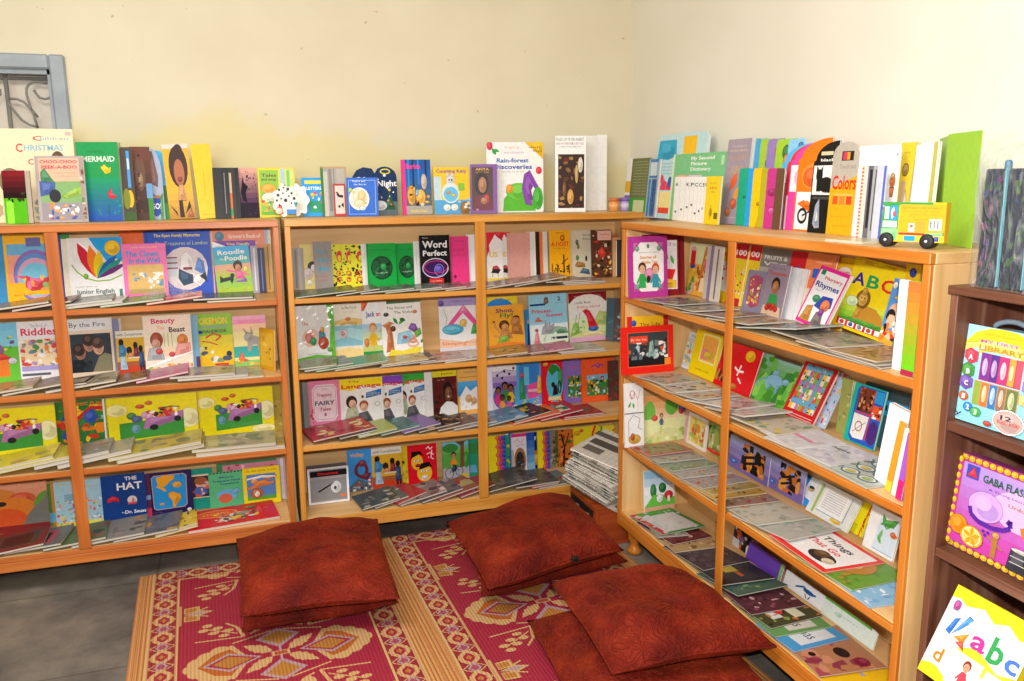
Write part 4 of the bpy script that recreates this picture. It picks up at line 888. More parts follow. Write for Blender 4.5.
S('B',0,352,167,396,167,1.1,'navy double-arched board book with white lettering and a small lit tree','16305c','T .34 .73 .12 .52 f4f4f4 Silent;T .77 .66 .12 .45 f4f4f4 Night;o .74 .9 .12 .06 .03 d8c848;e .72 .82 .03 .025 fff;r 0 0 1 .28 5a6a70;p 2a5a3a .7 .12 .82 .5 .94 .12;e .82 .52 .03 .025 f4d848;e .78 .3 .02 .02 f0a048;e .85 .22 .02 .02 e86a4a;e .6 .2 .15 .1 c8d0d4;b 4 10 .02 0 .3 1 .6 8aa0c8,fff',shape='double',t=.012)
S('B',0,401,160,430,160,1.1,'tall book with a hot-pink spine and blue forest cover','2a5aa0','r 0 0 .12 1 f03a90;v .12 .8 5a6a78 2a62b0 4;r 0 0 .12 1 f03a90;r .2 .5 .26 1 3a8ae0;r .36 .5 .42 1 123a6a;r .55 .55 .6 1 3a8ae0;r .8 .5 .86 1 14386a;T .4 .88 .09 .5 f03a90 Barbie;r .12 0 1 .16 a8a4a0;T .55 .06 .04 .6 e8d030 MAGIC STORY;e .3 .35 .14 .18 d8a03c;e .62 .32 .16 .14 e8b850;e .5 .4 .05 .06 6ab8e8;e .75 .6 .1 .14 c8b8b0;b 8 14 .06 .15 .15 .95 .5 2a2420,e8b048,d8d0c8,c86a3a',spine='f03a90',t=.014)
S('B',0,433,168,469,167,1.2,'yellow and blue picture book showing a white cat and a fish bowl','f0c838','r 0 0 1 .3 58a8dc;r 0 .3 .2 .8 c0d8e4;T .5 .92 .07 .85 7a3a98 Counting Kitty;e .46 .72 .12 .12 d8d8dc;p d8d8dc .36 .78 .37 .9 .44 .82;p d8d8dc .56 .78 .55 .9 .48 .82;e .43 .73 .02 .02 223;e .5 .73 .02 .02 223;e .46 .45 .24 .22 d8e4e8;e .46 .42 .2 .16 6ac0e8;e .4 .46 .05 .03 f08a38;e .53 .4 .05 .03 f0c838;e .34 .14 .1 .07 eee;e .55 .14 .1 .07 eee;e .85 .12 .14 .14 9a7040;r .68 .5 .85 .66 8ac048;b 3 6 .05 .6 .1 1 .4 e8c890,f4f0e8,a8c8e0')
S('B',0,470,165,497,164,1.5,'purple book with a portrait of a dark-haired girl holding an apple','7a4a98','r .06 .06 .84 .94 4a2c20;T .45 .9 .05 .5 d8a85a ANYA;t .45 .84 .03 .5 c89a58 of the hills;e .42 .6 .26 .24 1a1210;e .45 .58 .15 .16 a8704c;p 6a2030 .1 .06 .2 .36 .66 .4 .84 .1 .84 .06;e .6 .3 .1 .09 b82a30;e .5 .26 .12 .07 a8704c;t .25 .08 .03 .1 e8e0d0 2',t=.026,spine='7a4a98',lean=2,yaw=-16)
S('B',0,486,143,543,142,.2,'large white board book with blue title lettering and green rounded edges','f0f0ee','p f4c020 .68 1 1 1 1 .76;t .84 .93 .03 .2 8a5a18 with;t .9 .88 .03 .16 8a5a18 flaps;e .06 .95 .05 .06 e03a50;l .1 .92 -60 .14 .06 2a9a48;l .12 .9 -20 .12 .05 3aa850;t .46 .93 .035 .26 e0b090 baby;t .48 .86 .04 .34 c8a0c8 einstein;T .46 .745 .06 .56 2a5ab8 Rain-forest;T .46 .655 .065 .68 2a4ab0 Discoveries;t .46 .585 .02 .4 888 words to share;p 5cb838 .28 .02 .86 .02 .84 .2 .7 .34 .45 .34 .3 .2;e .56 .3 .22 .12 6cc840;p 8a4ab0 .62 .34 .66 .54 .76 .6 .86 .44 .96 .3 .88 .34 .8 .44 .74 .34 .8 .1 .68 .12;l .94 .55 120 .12 .06 2a9a48;e .92 .6 .05 .05 e83a58;e .9 .2 .09 .16 48b040;e .4 .34 .06 .06 f0a030',board=True,t=.024,spine='5ac088',lean=2,yaw=-8)
S('B',0,586,136,597,136,.3,'blank white volume next to the woodland one, first of two','f0efec','',t=.05,lean=1)
S('B',0,597,135,607,135,.1,'blank white volume at the right end of the middle case top','f2f1ee','',t=.05,lean=1)
S('B',0,555,136,586,136,2.2,'thick white volume with a dark woodland picture and thin grey lettering','f4f2f0','t .48 .955 .04 .92 444 TALES OF PETER RABBIT;t .48 .9 .03 .9 8a3a34 AND HIS NEIGHBOURS OLD;t .48 .86 .02 .7 555 a large format collection;r .1 .05 .95 .76 3a2218;b 2 40 .08 .1 .05 .95 .76 5a3420,2a1812,8a6038,6a2a1c,a88048;e .7 .5 .05 .12 c8a868;e .5 .2 .1 .1 d8a050;e .3 .3 .06 .1 7a5030;e .82 .62 .08 .1 d8d0c0',t=.03,lean=1,yaw=-14,spine='f0eeea')
# ------------------------------------------------------------------ top of the right case
S('C',0,628,159,634,159,0,'thin upright white book at the corner end of the right case top','f0eee8','r 0 .1 1 .35 8a6ab0;r 0 .4 1 .6 e8b838',t=.02)
S('C',0,633,158,651,159,1,'dark olive book of small print with a green framed panel','6a7040','r 0 0 1 .32 3a9a30;r .25 .06 .85 .28 c8d0a0;'+';'.join(f't .5 {.94-.05*i} .02 .8 c8c89a reading lines of text' for i in range(12)),t=.01)
S('C',0,650,159,660,160,1.8,'blue tubular pen pack in clear wrap between two books','8fb0c0','r .1 .02 .9 .66 2a60a0;r .3 .02 .42 .66 5ab0e8;r .6 .02 .7 .66 1a3a6a;r .1 .95 .9 1 2a78b8;r .1 .68 .9 .72 2a70b0;r .2 .72 .8 .94 c8d8dc',t=.014,m=WRAP,name='pen_pack',cat='pack')
S('C',0,659,134,709,133,.4,'tall pale blue board book with a turquoise patch and a yellow square','bfe0e4','p 2aa8d0 .02 .72 .05 .93 .4 .93 .42 .74 .25 .7;r .55 .74 .8 .96 f4c018;r .05 .12 .95 .32 f0dc90;r .05 .06 .95 .13 e84830;b 8 16 .07 .05 .34 .4 .52 e0405a,d8304a,e86aa0,3a58b0;'+';'.join(f't .25 {.66-.04*i} .018 .4 7a98a0 sing along song' for i in range(4)),board=True,t=.012)
S('C',0,674,153,727,154,1.6,'green picture dictionary with white lettering, behind the lettered slats','7cc488','T .58 .93 .05 .44 f4f8f0 My Second;T .52 .85 .05 .3 f4f8f0 Picture;T .56 .77 .05 .38 f4f8f0 Dictionary;r .92 .82 .97 .95 b8e0b8;r 0 0 .04 1 d8e8c8;r .1 .62 .35 .68 f0b088;r .35 .62 .6 .68 e8c8d8',t=.014)
for i,(x,ch) in enumerate([(675,'A'),(680.5,''),(686,'K'),(690.5,'P'),(694.5,'C'),(698.5,'C'),(702,'S'),(705,'U')]):
    S('C',0,x,177,x+10,177,3.2+.32*i,['white slat book with a yellow edge and a single black letter, first in its fan','blank white slat book second in the lettered fan','white slat book lettered K in the lettered fan','white slat book lettered P in the lettered fan','white slat book lettered C, left of its twin','white slat book lettered C, right of its twin','white slat book lettered S in the lettered fan','white slat book lettered U, last before the yellow one'][i],'f0f0ee',('r 0 0 .06 1 f4d838;' if i == 0 else '')+(f'T .26 .83 .08 .28 222 {ch};' if ch else '')+f'e .3 {.2+.06*(i%4)} .08 .02 777;w ccc .03 .04 .05 .04 .95',t=.004,lean=3)
S('C',0,707,176,721,177,6.2,'narrow yellow book with red title, right of the white lettered slats','ecd020','t .5 .86 .03 .5 c87820 My First;T .5 .76 .05 .5 d04a28 A B C;t .5 .68 .03 .3 555 words;e .45 .25 .1 .08 b8901c;w b89018 .05 .45 .1 .45 .4;r .7 .12 .95 .25 6a6018',t=.01,lean=3)
S('C',0,729,140,752,139,1.5,'lilac-grey alphabet book with faint yellow letters and fruit','a396a4','t .5 .92 .025 .6 d8c8c0 Picture words;t .5 .87 .02 .8 e8d080 learning together;T .5 .78 .06 .8 b89a88 NURSERY;T .5 .64 .11 .55 c0a080 ABC;l .3 .4 60 .5 .26 e8683a;l .5 .28 60 .4 .22 f0a040;e .5 .24 .14 .06 d86a4a;e .3 .14 .12 .05 c87848;t .5 .08 .02 .5 e0d0c0 for children',t=.02,spine='8a7e8c')
for i,(x,x2,c,ar,lb) in enumerate([(752,760,'5a9a48','','green board book tab at the left of the tall coloured set'),(756,768,'4aa8d8','','blue board book in the tall coloured set behind the small boards'),(761,776,'a8cc40','l .5 .8 40 .3 .2 2a7a38;e .55 .72 .12 .05 2a6a30','lime board book with a dark plant picture in the tall set'),(768,786,'9a80c0','e .6 .86 .12 .07 d83a38;e .7 .8 .1 .06 e84a40;e .6 .75 .06 .04 3a8a3a','lilac board book with red fruit in the tall set'),(777,799,'a4d038','e .5 .85 .18 .08 3a7a3a;e .5 .75 .12 .08 c88a58;r .35 .55 .65 .68 3a8aa8','lime board book with a capped figure in the tall set'),(789,806,'8ecaf0','T .4 .82 .1 .3 e8883a E;e .75 .92 .14 .04 4a78a8','sky blue board book lettered E at the right of the tall set')]):
    S('C',0,x,139,x2,139,.3+.32*i,lb,c,ar,board=True,t=.004,lean=3)
for i,(x,x2,c,ar,lb) in enumerate([(740,751,'1faa88','e .6 .5 .1 .02 157a60','teal board book, leftmost of the small coloured row'),(749,757,'28a4f0','','blue board book right of the teal one in the small row'),(754,766,'f8c810','e .6 .4 .14 .03 c88a10;p d8a010 .5 0 .8 .3 .9 0','golden yellow board book in the small row with a faint figure'),(762,770,'b8b024','','olive board book in the small coloured row'),(768,780,'c8388a','e .5 .6 .3 .06 a82a70;e .6 .3 .25 .05 e05aa8','magenta board book in the small coloured row'),(777,785,'6a4a34','','brown board book at the right of the small coloured row')]):
    S('C',0,x,168.5,x2,168.5,2.9+.34*i,lb,c,ar,board=True,t=.0048,lean=3)
for i,(x,x2,y,c,ar,lb) in enumerate([(784,814,144,'5ab8ec','r .05 .3 .5 .55 7a9ab0;r 0 .55 .5 .68 fff','sky-blue handled board book at the left of the arched row'),(789.5,820,143.5,'e03a38','r .06 0 .5 .4 f0e8e8','red handled board book next to the sky-blue one'),(793,828,141.5,'ec4aa0','r .03 .44 1 .74 f8f4f6;e .4 .6 .26 .13 e8b8d8;e .36 .33 .14 .06 f088a0','pink and white handled board book with a pink blob picture')]):
    S('C',0,x,y,x2,y,2.4+.35*i,lb,c,ar,shape='shoulder',t=.0055,lean=3)
S('C',0,801,139,833,138.5,3.6,'orange handled board book with an orange motorcycle on white','fa7c14','r .04 .02 .96 .43 f6f4f2;e .5 .6 .36 .14 f89038;e .46 .59 .25 .1 e8622a;e .28 .17 .16 .09 222;e .28 .17 .1 .055 f4f4f4;e .72 .14 .14 .08 222;e .72 .14 .09 .05 f4f4f4;p f07018 .1 .3 .3 .34 .6 .28 .9 .33 .8 .26 .5 .22;w 333 .04 .28 .17 .5 .22 .72 .14;w 333 .05 .5 .3 .55 .2;t .5 .04 .015 .3 888 motorcycle',shape='shoulder',t=.006,lean=3)
S('C',0,816,142,840,141,4.2,'black and white handled board book with a black cat','161616','r .04 .42 .96 .74 f0eeec;e .6 .53 .3 .085 161616;e .3 .63 .14 .07 161616;p 161616 .17 .64 .17 .74 .29 .68;p 161616 .32 .68 .43 .74 .43 .63;p 161616 .2 .62 .22 .455 .4 .455 .5 .6;w 161616 .07 .82 .5 .93 .46 .6 .455;t .6 .45 .015 .25 888 cat;T .6 .8 .03 .6 eee black;p 9aa4b8 .2 .1 .25 .3 .4 .38 .45 .2 .5 .06 .3 .05;p d8dce0 .3 .12 .35 .26 .42 .14;r .1 .37 .9 .4 444;r .3 .85 .8 .89 d8cfa8',shape='shoulder',t=.006,lean=3)
S('C',0,835,141,861,143,4.8,'grey and mustard handled board book with large red lettering','b8b0a2','p e0a818 0 0 0 .5 1 .64 1 0;T .53 .57 .15 .92 d8301c Colors;t .6 .74 .05 .6 8a8278 Touch and;t .55 .44 .025 .7 f4e0a0 feel and learn;r .15 .33 .35 .42 d85a28;r .42 .33 .62 .42 e8803a;r .68 .33 .88 .42 d8402c;r .35 .8 .8 .9 2a2420;r .4 .81 .55 .89 e83a5a;r .55 .81 .66 .89 f0a020;t .5 .2 .015 .7 a8801c first words book;t .55 .1 .015 .6 a8801c for small hands',shape='dome',t=.006,lean=3)
for i,x in enumerate([859,864.5,870,875.5]):
    S('C',0,x,146-.3*i,x+26,146,4.8+.3*i,['white rounded board book, leftmost of the white stack on the right case','white rounded board book second in the white stack','white rounded board book third in the white stack','white rounded board book with a small orange cat, last in the white stack'][i],'f3f3f2',('e .8 .62 .1 .06 e8823a;e .8 .67 .06 .03 f0a868;p e8823a .72 .55 .88 .55 .85 .46 .75 .46;e .9 .9 .03 .012 777' if i == 3 else 'w b8b8bc .02 .012 .02 .012 .97;w d0d0d4 .02 .1 .05 .1 .9'),board=True,t=.004,lean=2)
for i,(x,c,lb) in enumerate([(863,'d8d4d0','grey spiral notebook with a red and yellow checked edge, left of the striped group'),(869,'6a6a70','dark grey notebook in the striped group'),(874,'a8a8ae','mid grey notebook in the striped group'),(878,'c8ccd8','pale notebook with a blue edge, right of the striped group')]):
    S('C',0,x,166,x+9,166,7.2+.35*i,lb,c,['r 0 0 .22 1 f0d8a0;'+';'.join(f'r 0 {.05*j} .22 {.05*j+.025} e8604a' for j in range(20)),'r .2 .15 .5 .95 2a2a30','w 444 .12 .3 .12 .35 .95','r .75 0 1 1 5a6ac8'][i],t=.005,lean=2,name='notebook',cat='notebook')
S('C',0,902,143,917,143,3.2,'mustard yellow book with a faint standing woman, among white books','e0c438','e .5 .72 .2 .06 a88a4a;p c8a888 .3 .2 .35 .6 .65 .6 .75 .25;p d8c8b8 .6 .3 .7 .5 .85 .4 .8 .2;t .5 .9 .02 .4 a89030 poems',t=.012)
S('C',0,896,147,905,147,2.6,'white book with grey edge marks directly left of the mustard one','eceae6','e .8 .4 .2 .12 8ab0c8;e .6 .9 .1 .02 777',t=.008)
for i,x in enumerate([917,923,928]):
    S('C',0,x,145-1.4*i,x+12,145-1.5*i,3.6+.45*i,['thick white book just right of the mustard one','white book in the middle between mustard and green','white book with a narrow olive edge before the green folder'][i],'efeeea',['','w ddd .03 .3 .1 .3 .9','r .55 0 .9 1 b8b058'][i],t=.008,lean=2)
# the open green folder
def folder():
    z = ZC[0]+.0008; P0 = on('z', z, 939, 243); P0.z = z; T = on('x', P0.x, 946, 136)
    root = empty('folder', P0); tag(root, 'tall lime green folder standing open behind the bus-shaped book', 'folder')
    h = T.z-z
    for nm, px, py, e in (('front_leaf', 971, 248.5, .004), ('back_leaf', 931, 239, 0)):
        Q = on('z', z, px, py); d = Q-P0; d.z = 0; n = Vector((-d.y, d.x, 0)).normalized()*.002
        if nm == 'back_leaf': d = d*min(1, (1.59-P0.x)/max(d.x, 1e-4)); n = Vector((.002, .0005, 0))
        q = MB(); pts = [Vector(), d, d+n, n]
        if nm == 'back_leaf': pts = [v_+Vector((.004, .003, 0)) for v_ in pts]
        q.prism([(p.x, p.y) for p in pts], 0, h+e, '86bc1c', '9ccc3c'); q.build(nm, PRINT, root)
folder()
Fl('C',0,815,236,.13,.12,4,'flat pale card book lying under the arched handled board books','d8d0b8','r .1 .1 .9 .9 c8b890',t=.006,yc=.09,name='flat_book',cat='book')

# ------------------------------------------------------------------ left case, first shelf from the top
S('A',1,-12,236,3,235,1,'blue-edged book at the far left end of the top shelf','3a90c8','',t=.008)
S('A',1,2,236,52,233,2,'yellow picture book with an arched rainbow over a red hill','f4b818','r .06 .22 .97 .84 e8a088;r .06 .7 .97 .86 6ab0d8;r .45 .82 .75 .95 6a6aa8;e .6 .4 .45 .38 8a6ab8;e .6 .38 .42 .34 5a90d0;e .6 .36 .38 .3 d8a0c0;e .6 .34 .33 .25 7ac8e8;r .06 .12 .97 .3 f4b818;p d83a48 .38 .24 .4 .4 .55 .36 .7 .34 .85 .38 .8 .2 .5 .18;b 5 14 .07 .1 .18 .95 .4 e878a8,f0a048,e8586a,8ab868,f4c860;t .3 .13 .03 .35 a87818 story book')
for i,(x,c) in enumerate([(54,'f0c020'),(57.5,'2a4a98'),(60,'e8e0c8')]):
    S('A',1,x,235,x+9,234,.6+.5*i,['yellow thin book edge just right of the left post, top shelf','navy thin book edge right of the yellow one, top shelf','cream book with a green top line behind the leaf-fan book'][i],c,'' if i < 2 else 'r 0 .93 1 1 3a8a38',t=.006,name='thin_book')
S('A',1,66,239,121,237,3,'white textbook with a rainbow fan of leaves and a round yellow sun','ecebea','p 22a8f0 .4 1 1 1 1 .6 .82 .68 .7 .62 .6 .75 .5 .85;e .82 .83 .14 .12 f8c818;l .5 .36 112 .8 .26 fff;l .47 .37 112 .76 .21 d02038;l .5 .35 98 .68 .21 f08020;l .5 .35 82 .58 .18 f0cc10;l .5 .35 66 .38 .13 9ac838;l .5 .35 50 .6 .17 2060b0;l .5 .35 39 .64 .14 189888;l .5 .35 28 .64 .11 6a2a70;w 8ab82c .025 .06 .58 .15 .46 .3 .36 .5 .31 .75 .32 .97 .4;e .3 .39 .04 .04 7ab828;t .3 .23 .025 .38 8a8a8a Learn with us;T .45 .15 .07 .7 5a7a70 Junior English;T .92 .11 .13 .06 5a8a88 1',m=GLOSS,t=.01)
S('A',1,119,232,146,231,1.2,'orange and purple book peeping above the pink clown book','f06820','r 0 0 1 .8 7a3aa0;p e04890 .2 .3 .4 .85 .6 .5',t=.007)
S('A',1,143,232,209,230,2.1,'large blue book with yellow title and a white circle showing a castle','1d4fc4','T .5 .93 .045 .7 f0dc60 The Ryan Family Mysteries;t .56 .81 .06 .8 c8d878 The Treasures of London;e .6 .42 .34 .33 e8d8d4;e .6 .42 .32 .31 e0d4d8;r .34 .3 .46 .6 c8d0d8;r .32 .58 .48 .6 8a3040;r .32 .5 .48 .52 8a3040;r .32 .42 .48 .44 8a3040;p f4eef0 .5 .3 .54 .6 .62 .68 .7 .6 .74 .3;r .56 .4 .7 .44 8a3040;p 2a4a68 .48 .28 .5 .42 .6 .36 .7 .32 .7 .2 .55 .16;p 5a88d8 .74 .4 .8 .58 .88 .52 .9 .3;p f4f0f0 .7 .22 .74 .32 .86 .34 .88 .22 .8 .14;p 222 .8 .3 .9 .36 .92 .2;r .03 .02 .05 .98 123a98;w 123a98 .008 .1 .06 .96 .06',t=.014)
S('A',1,121,245,165,243,4,'pink paperback with turquoise title and a beige picture panel','f47ab8','r .1 .1 .92 .62 e0b870;T .45 .82 .1 .76 1a9ad8 The Clown;T .5 .7 .1 .7 1a9ad8 in the Well;t .5 .94 .035 .6 f4e040 story time books;b 6 30 .06 .12 .12 .9 .48 d8e4f0,fff,8ab0d0,f4f0e0,6a98b8;r .1 .1 .92 .18 b8a060',m=GLOSS)
S('A',1,210,231,264,229,1.3,'salmon pink book with white title behind the sky-blue poodle cover','f08c6a','e .16 .9 .08 .07 3a8aa8;T .62 .9 .06 .6 f8ead8 Grower\'s Book of;t .62 .8 .05 .5 f8ead8 Cute Little;r 0 0 .03 1 f8d8c8')
S('A',1,212,242,255,240,2.2,'purple paperback mostly hidden behind the poodle cover','7a3aa8','T .6 .94 .045 .55 f0d860 The Family;p fff 0 1 .3 .9 0 .84',t=.006)
S('A',1,212,248,248,245,3.2,'sky-blue to green paperback of a girl and a black dog','3ab0ec','v 0 1 a8c828 38b4f0 8;v .3 .62 a0c830 e8a890 5;T .5 .88 .1 .75 f8f8f0 Roodle;t .25 .74 .06 .16 f8f8f0 the;T .62 .75 .1 .62 f8f8f0 Poodle;e .64 .58 .13 .11 3a2018;e .64 .54 .08 .07 c88a60;p e8609a .54 .3 .58 .47 .72 .47 .82 .3;w e8609a .05 .58 .45 .32 .5;w e8609a .05 .7 .45 .92 .36;p 8a58b0 .5 .24 .82 .3 .84 .22;p 1a1a1a .1 .24 .12 .4 .2 .34 .4 .36 .5 .4 .48 .28 .42 .2 .38 .28 .2 .26;e .46 .38 .06 .05 1a1a1a;e .85 .5 .06 .06 f0e070;b 9 14 .02 0 .02 1 .15 f0e040,d84a5a,8ab030',tilt=True,t=.01,spine='f0f0f0')
for i,(x,y,c,lb) in enumerate([(250,246,'a8a4b0','grey paperback edge leaning right of the poodle cover'),(257,248,'2a2c48','dark navy paperback edge near the right end of the top left shelf'),(263,244,'c8963a','amber book edge next to the right upright, top left shelf'),(264,229,'f0e4c8','cream book edge standing tall behind the amber one')]):
    S('A',1,x,y,x+7,y,[3.1,3.5,2.4,.6][i],lb,c,['w d8d8dc .2 .5 .05 .5 .95','w 6a78b8 .15 .5 .05 .5 .95','w 7a5018 .15 .6 .05 .6 .95','r 0 .6 .5 1 b8d0e8'][i],t=.007,name='thin_book',lean=4)
def sheet(label, u, row, px, py, yc, w, d, h, seed):
    zs = ZA[row]; P = on('y', yc, px, py); q = MB(); n = 22; rd = random.Random(seed); ph = [rd.uniform(0, 6) for _ in range(8)]
    vs = []
    for j in range(n+1):
        for i in range(n+1):
            a, b = 2*i/n-1, 2*j/n-1; f = (1-a**4)*(1-b**4)
            z = h*f*(.55+.25*math.sin(5*a+ph[0]+2*b)+.2*math.sin(7*b+ph[1]-4*a)+.12*math.sin(15*a*b+ph[2]))
            vs.append((a*w/2+.006*math.sin(6*b+ph[3]), b*d/2+.004*math.sin(7*a+ph[4]), z+.001))
    q.idx(vs, [(j*(n+1)+i, j*(n+1)+i+1, (j+1)*(n+1)+i+1, (j+1)*(n+1)+i) for j in range(n) for i in range(n)], 'fff')
    zz = zs+.024
    root = empty('plastic_sleeve', (P.x, yc, zz+.0006)); tag(root, label, 'sleeve'); q.build('film', PLASTIC, root)
FL1 = 'books lying along the shelf fronts'
for px,w,d,rot,c,ar,lb in [(20,.22,.17,2,'8a6a3a','r .1 .1 .9 .9 a8844a','brown book lying under the rainbow cover at the left'),(48,.2,.16,-3,'7a3a4a','r .1 .1 .6 .8 a04a5a','maroon book lying beside the left post, top shelf'),(86,.2,.18,3,'9aa09a','b 3 10 .1 0 0 1 1 8a8f8a,b0b4ac,78807a','grey book lying below the leaf-fan textbook'),(95,.22,.16,-2,'d8d4cc','r .05 .1 .95 .9 b8b4ac','pale grey book on top of the grey one below the leaf fan'),(135,.22,.17,1,'5a8a5a','r .1 .1 .9 .9 6a9a6a','green-edged book lying under the pink clown cover'),(176,.2,.15,2,'d84030','T .5 .5 .3 .8 f0d0a0 READ','red book lying in front of the blue castle cover'),(225,.22,.16,-2,'4a4a50','r .05 .1 .95 .9 5a5a60','charcoal book lying below the poodle cover'),(232,.18,.14,1,'6a7058','r .1 .1 .9 .9 7a8068','olive book on the charcoal one below the poodle cover')]:
    Fl('A',1,px,305,w,d,rot,lb,c,ar,t=.009,name='flat_book',cat='book',group=FL1)
sheet('crumpled clear plastic sleeve lying in front of the pink clown book', 'A', 1, 172, 300, .085, .2, .12, .05, 3)
# second shelf
S('A',2,-20,325,16,322,2,'bright green picture book with an orange animal under blue sky','6cc838','v .6 1 8ad0e8 7ac8ec 3;e .3 .55 .3 .12 8a6a9a;r .3 .1 .7 .4 f08030;p e83a30 .3 .38 .5 .5 .8 .4;e .8 .36 .12 .05 d8d8e0;b 4 8 .08 .2 .5 .9 .8 6a5a8a,5aa838,f0e048')
S('A',2,16,323,59,320,3,'white book with large red serif title and a crowded picture panel','eceaf0','t .5 .93 .05 .4 8a98b0 The Book of;T .5 .83 .12 .84 d83a58 Riddles;r .04 .26 .98 .7 f0d8b0;b 2 40 .08 .04 .26 .98 .7 e8903a,d84848,6a8aa8,f4f0ec,5a9058,b890c0;r .04 .18 .98 .26 a8a0d8;r .04 .1 .7 .14 5a6068')
S('A',2,66,320,111,318,2,'cream book with a dark blue-grey painting of three children by firelight','ead8c0','r 0 .8 1 1 e8ecee;t .45 .9 .08 .8 3a3a48 By the Fire;r .04 .08 .95 .74 3a444c;e .25 .42 .12 .12 a8786a;e .22 .47 .13 .1 4a3430;e .45 .56 .12 .13 b8887a;e .45 .63 .13 .1 4a3a38;e .66 .5 .12 .13 d8a890;e .66 .58 .13 .1 5a4640;p 8a8468 .5 .08 .66 .34 .8 .4 .94 .36 .94 .08;p 20282e .04 .08 .06 .3 .3 .3 .5 .12 .5 .08;b 3 6 .08 .1 .1 .5 .3 2a3238,303a42',m=GLOSS,t=.012)
for i,x in enumerate([110,112.5]):
    S('A',2,x,319,x+8,319,1.4-.5*i,['grey-blue book edge right of the firelight painting','cream book edge hidden beside the firelight painting'][i],['8a90b8','e8d8c0'][i],'',t=.006,name='thin_book')
MEN = 'r 0 .84 1 1 ece8da;t .5 .92 .07 .9 333 with Compliments;r 0 0 1 .84 e0b02c;r 0 0 1 .3 a85a30;p c84020 0 0 .5 .05 1 0 1 .14 .5 .2 0 .16;e .18 .74 .09 .08 1a1210;p 3a88c0 .08 .42 .1 .68 .26 .68 .34 .52 .28 .4;p a8c8e0 .1 .12 .12 .42 .28 .42 .36 .12;w 3a88c0 .08 .26 .62 .5 .5;e .45 .55 .1 .09 2a1a14;p d88a5a .36 .4 .44 .5 .56 .48 .6 .38;e .68 .66 .08 .08 1a1210;p 8a2a34 .6 .4 .62 .6 .76 .6 .8 .4;e .86 .58 .08 .08 1a1210;p 2a4a78 .78 .16 .78 .5 .95 .5 .96 .16;r .8 .06 .86 .2 1a1a22;r .9 .06 .96 .2 1a1a22;r .4 .36 .8 .4 d8cfb8'
S('A',2,115,333,143,329,3,'cream and mustard book of men gathered at a table, left case','ece8da',MEN)
S('A',2,142,317,190,314,4,'cream fairy tale book with pink and dark serif title','f4e4d0','T .42 .91 .09 .5 d83a7a Beauty;t .36 .79 .06 .16 e8902c The;T .7 .75 .09 .34 3a3a44 Beast;v .3 .68 f0d8b8 f4e8d0 3;r .38 .45 .7 .7 f0e8c8;w b8c890 .02 .42 .45 .42 .7;w b8c890 .02 .5 .45 .5 .7;w b8c890 .02 .58 .45 .58 .7;e .26 .58 .13 .13 a84a34;e .24 .52 .09 .08 d8a088;p b0b4bc .04 .24 .1 .44 .34 .46 .4 .24;e .3 .38 .07 .05 d84a48;e .8 .56 .11 .1 e0843a;p f0a098 .62 .3 .7 .5 .95 .5 .96 .34;e .56 .32 .06 .04 d8485a;p fff 0 .12 1 .36 1 .34 0 .09;b 7 16 .06 .02 .02 .98 .16 e8903a,f0c060,d8583a,a8b868;r 0 0 1 .04 e8d4b8',m=GLOSS)
S('A',2,187,316,197,315,3.2,'pale blue book edge between the fairy tale and the lime handbook','7ab0d0','r .6 .05 1 .25 5a3a6a',t=.006,name='thin_book')
S('A',2,192,316,231,312,2.2,'lime and yellow handbook with arched yellow title lettering','8cc828','v 0 .6 f4c020 e8d838 3;T .48 .87 .12 .8 f8d020 POKEMON;T .52 .76 .055 .68 9098b0 CHARACTER;T .56 .68 .06 .6 3a3a58 HANDBOOK;r 0 .64 .24 .7 2a3a98;w d83828 .04 .3 .56 .5 .64 .7 .58 .55 .5;w d83828 .03 .2 .5 .4 .48 .6 .42;b 8 10 .1 .1 .1 .95 .4 2a3a58,fff,8a9a68,e8e4d8,4a5a78;r .5 .04 .85 .08 d83a28',m=GLOSS)
S('A',2,226,322,240,320,1.6,'cream paperback edge with dark initials beside the lime handbook','e8e0c0','T .4 .82 .08 .5 333 G S;r 0 .0 1 .1 e05a6a;r 0 .3 1 .6 c8d0a8',t=.006,name='thin_book')
S('A',2,232,317,265,315,3,'pastel book with a pink sky, grey donkey and teal sea','f0e4a0','v .8 1 f490b8 f8b0d0 3;r 0 .7 1 .84 f8d0a8;r 0 .18 1 .4 38b0a8;r 0 0 1 .12 8cc868;p a8a49c .4 .3 .42 .56 .56 .62 .8 .56 .86 .3 .74 .3 .7 .42 .56 .42 .52 .3;e .45 .58 .12 .09 b0aca4;p a8a49c .38 .62 .3 .76 .42 .68;p a8a49c .52 .64 .54 .78 .6 .64;p e86838 .08 .08 .22 .3 .3 .16 .44 .12;t .5 .9 .05 .7 e868a8 Seaside Friends;b 8 6 .07 .05 .02 .95 .14 e8a04a,f0d060')
S('A',2,259,325,274,333,7,'yellow board book standing turned aside at the right end of the second shelf','d8a018','r .1 .1 .9 .9 e0b038;b 9 8 .1 .2 .2 .8 .8 a87818,c89428,e8c860',yaw=-58,t=.006,lean=3,spine='f0e8d8')
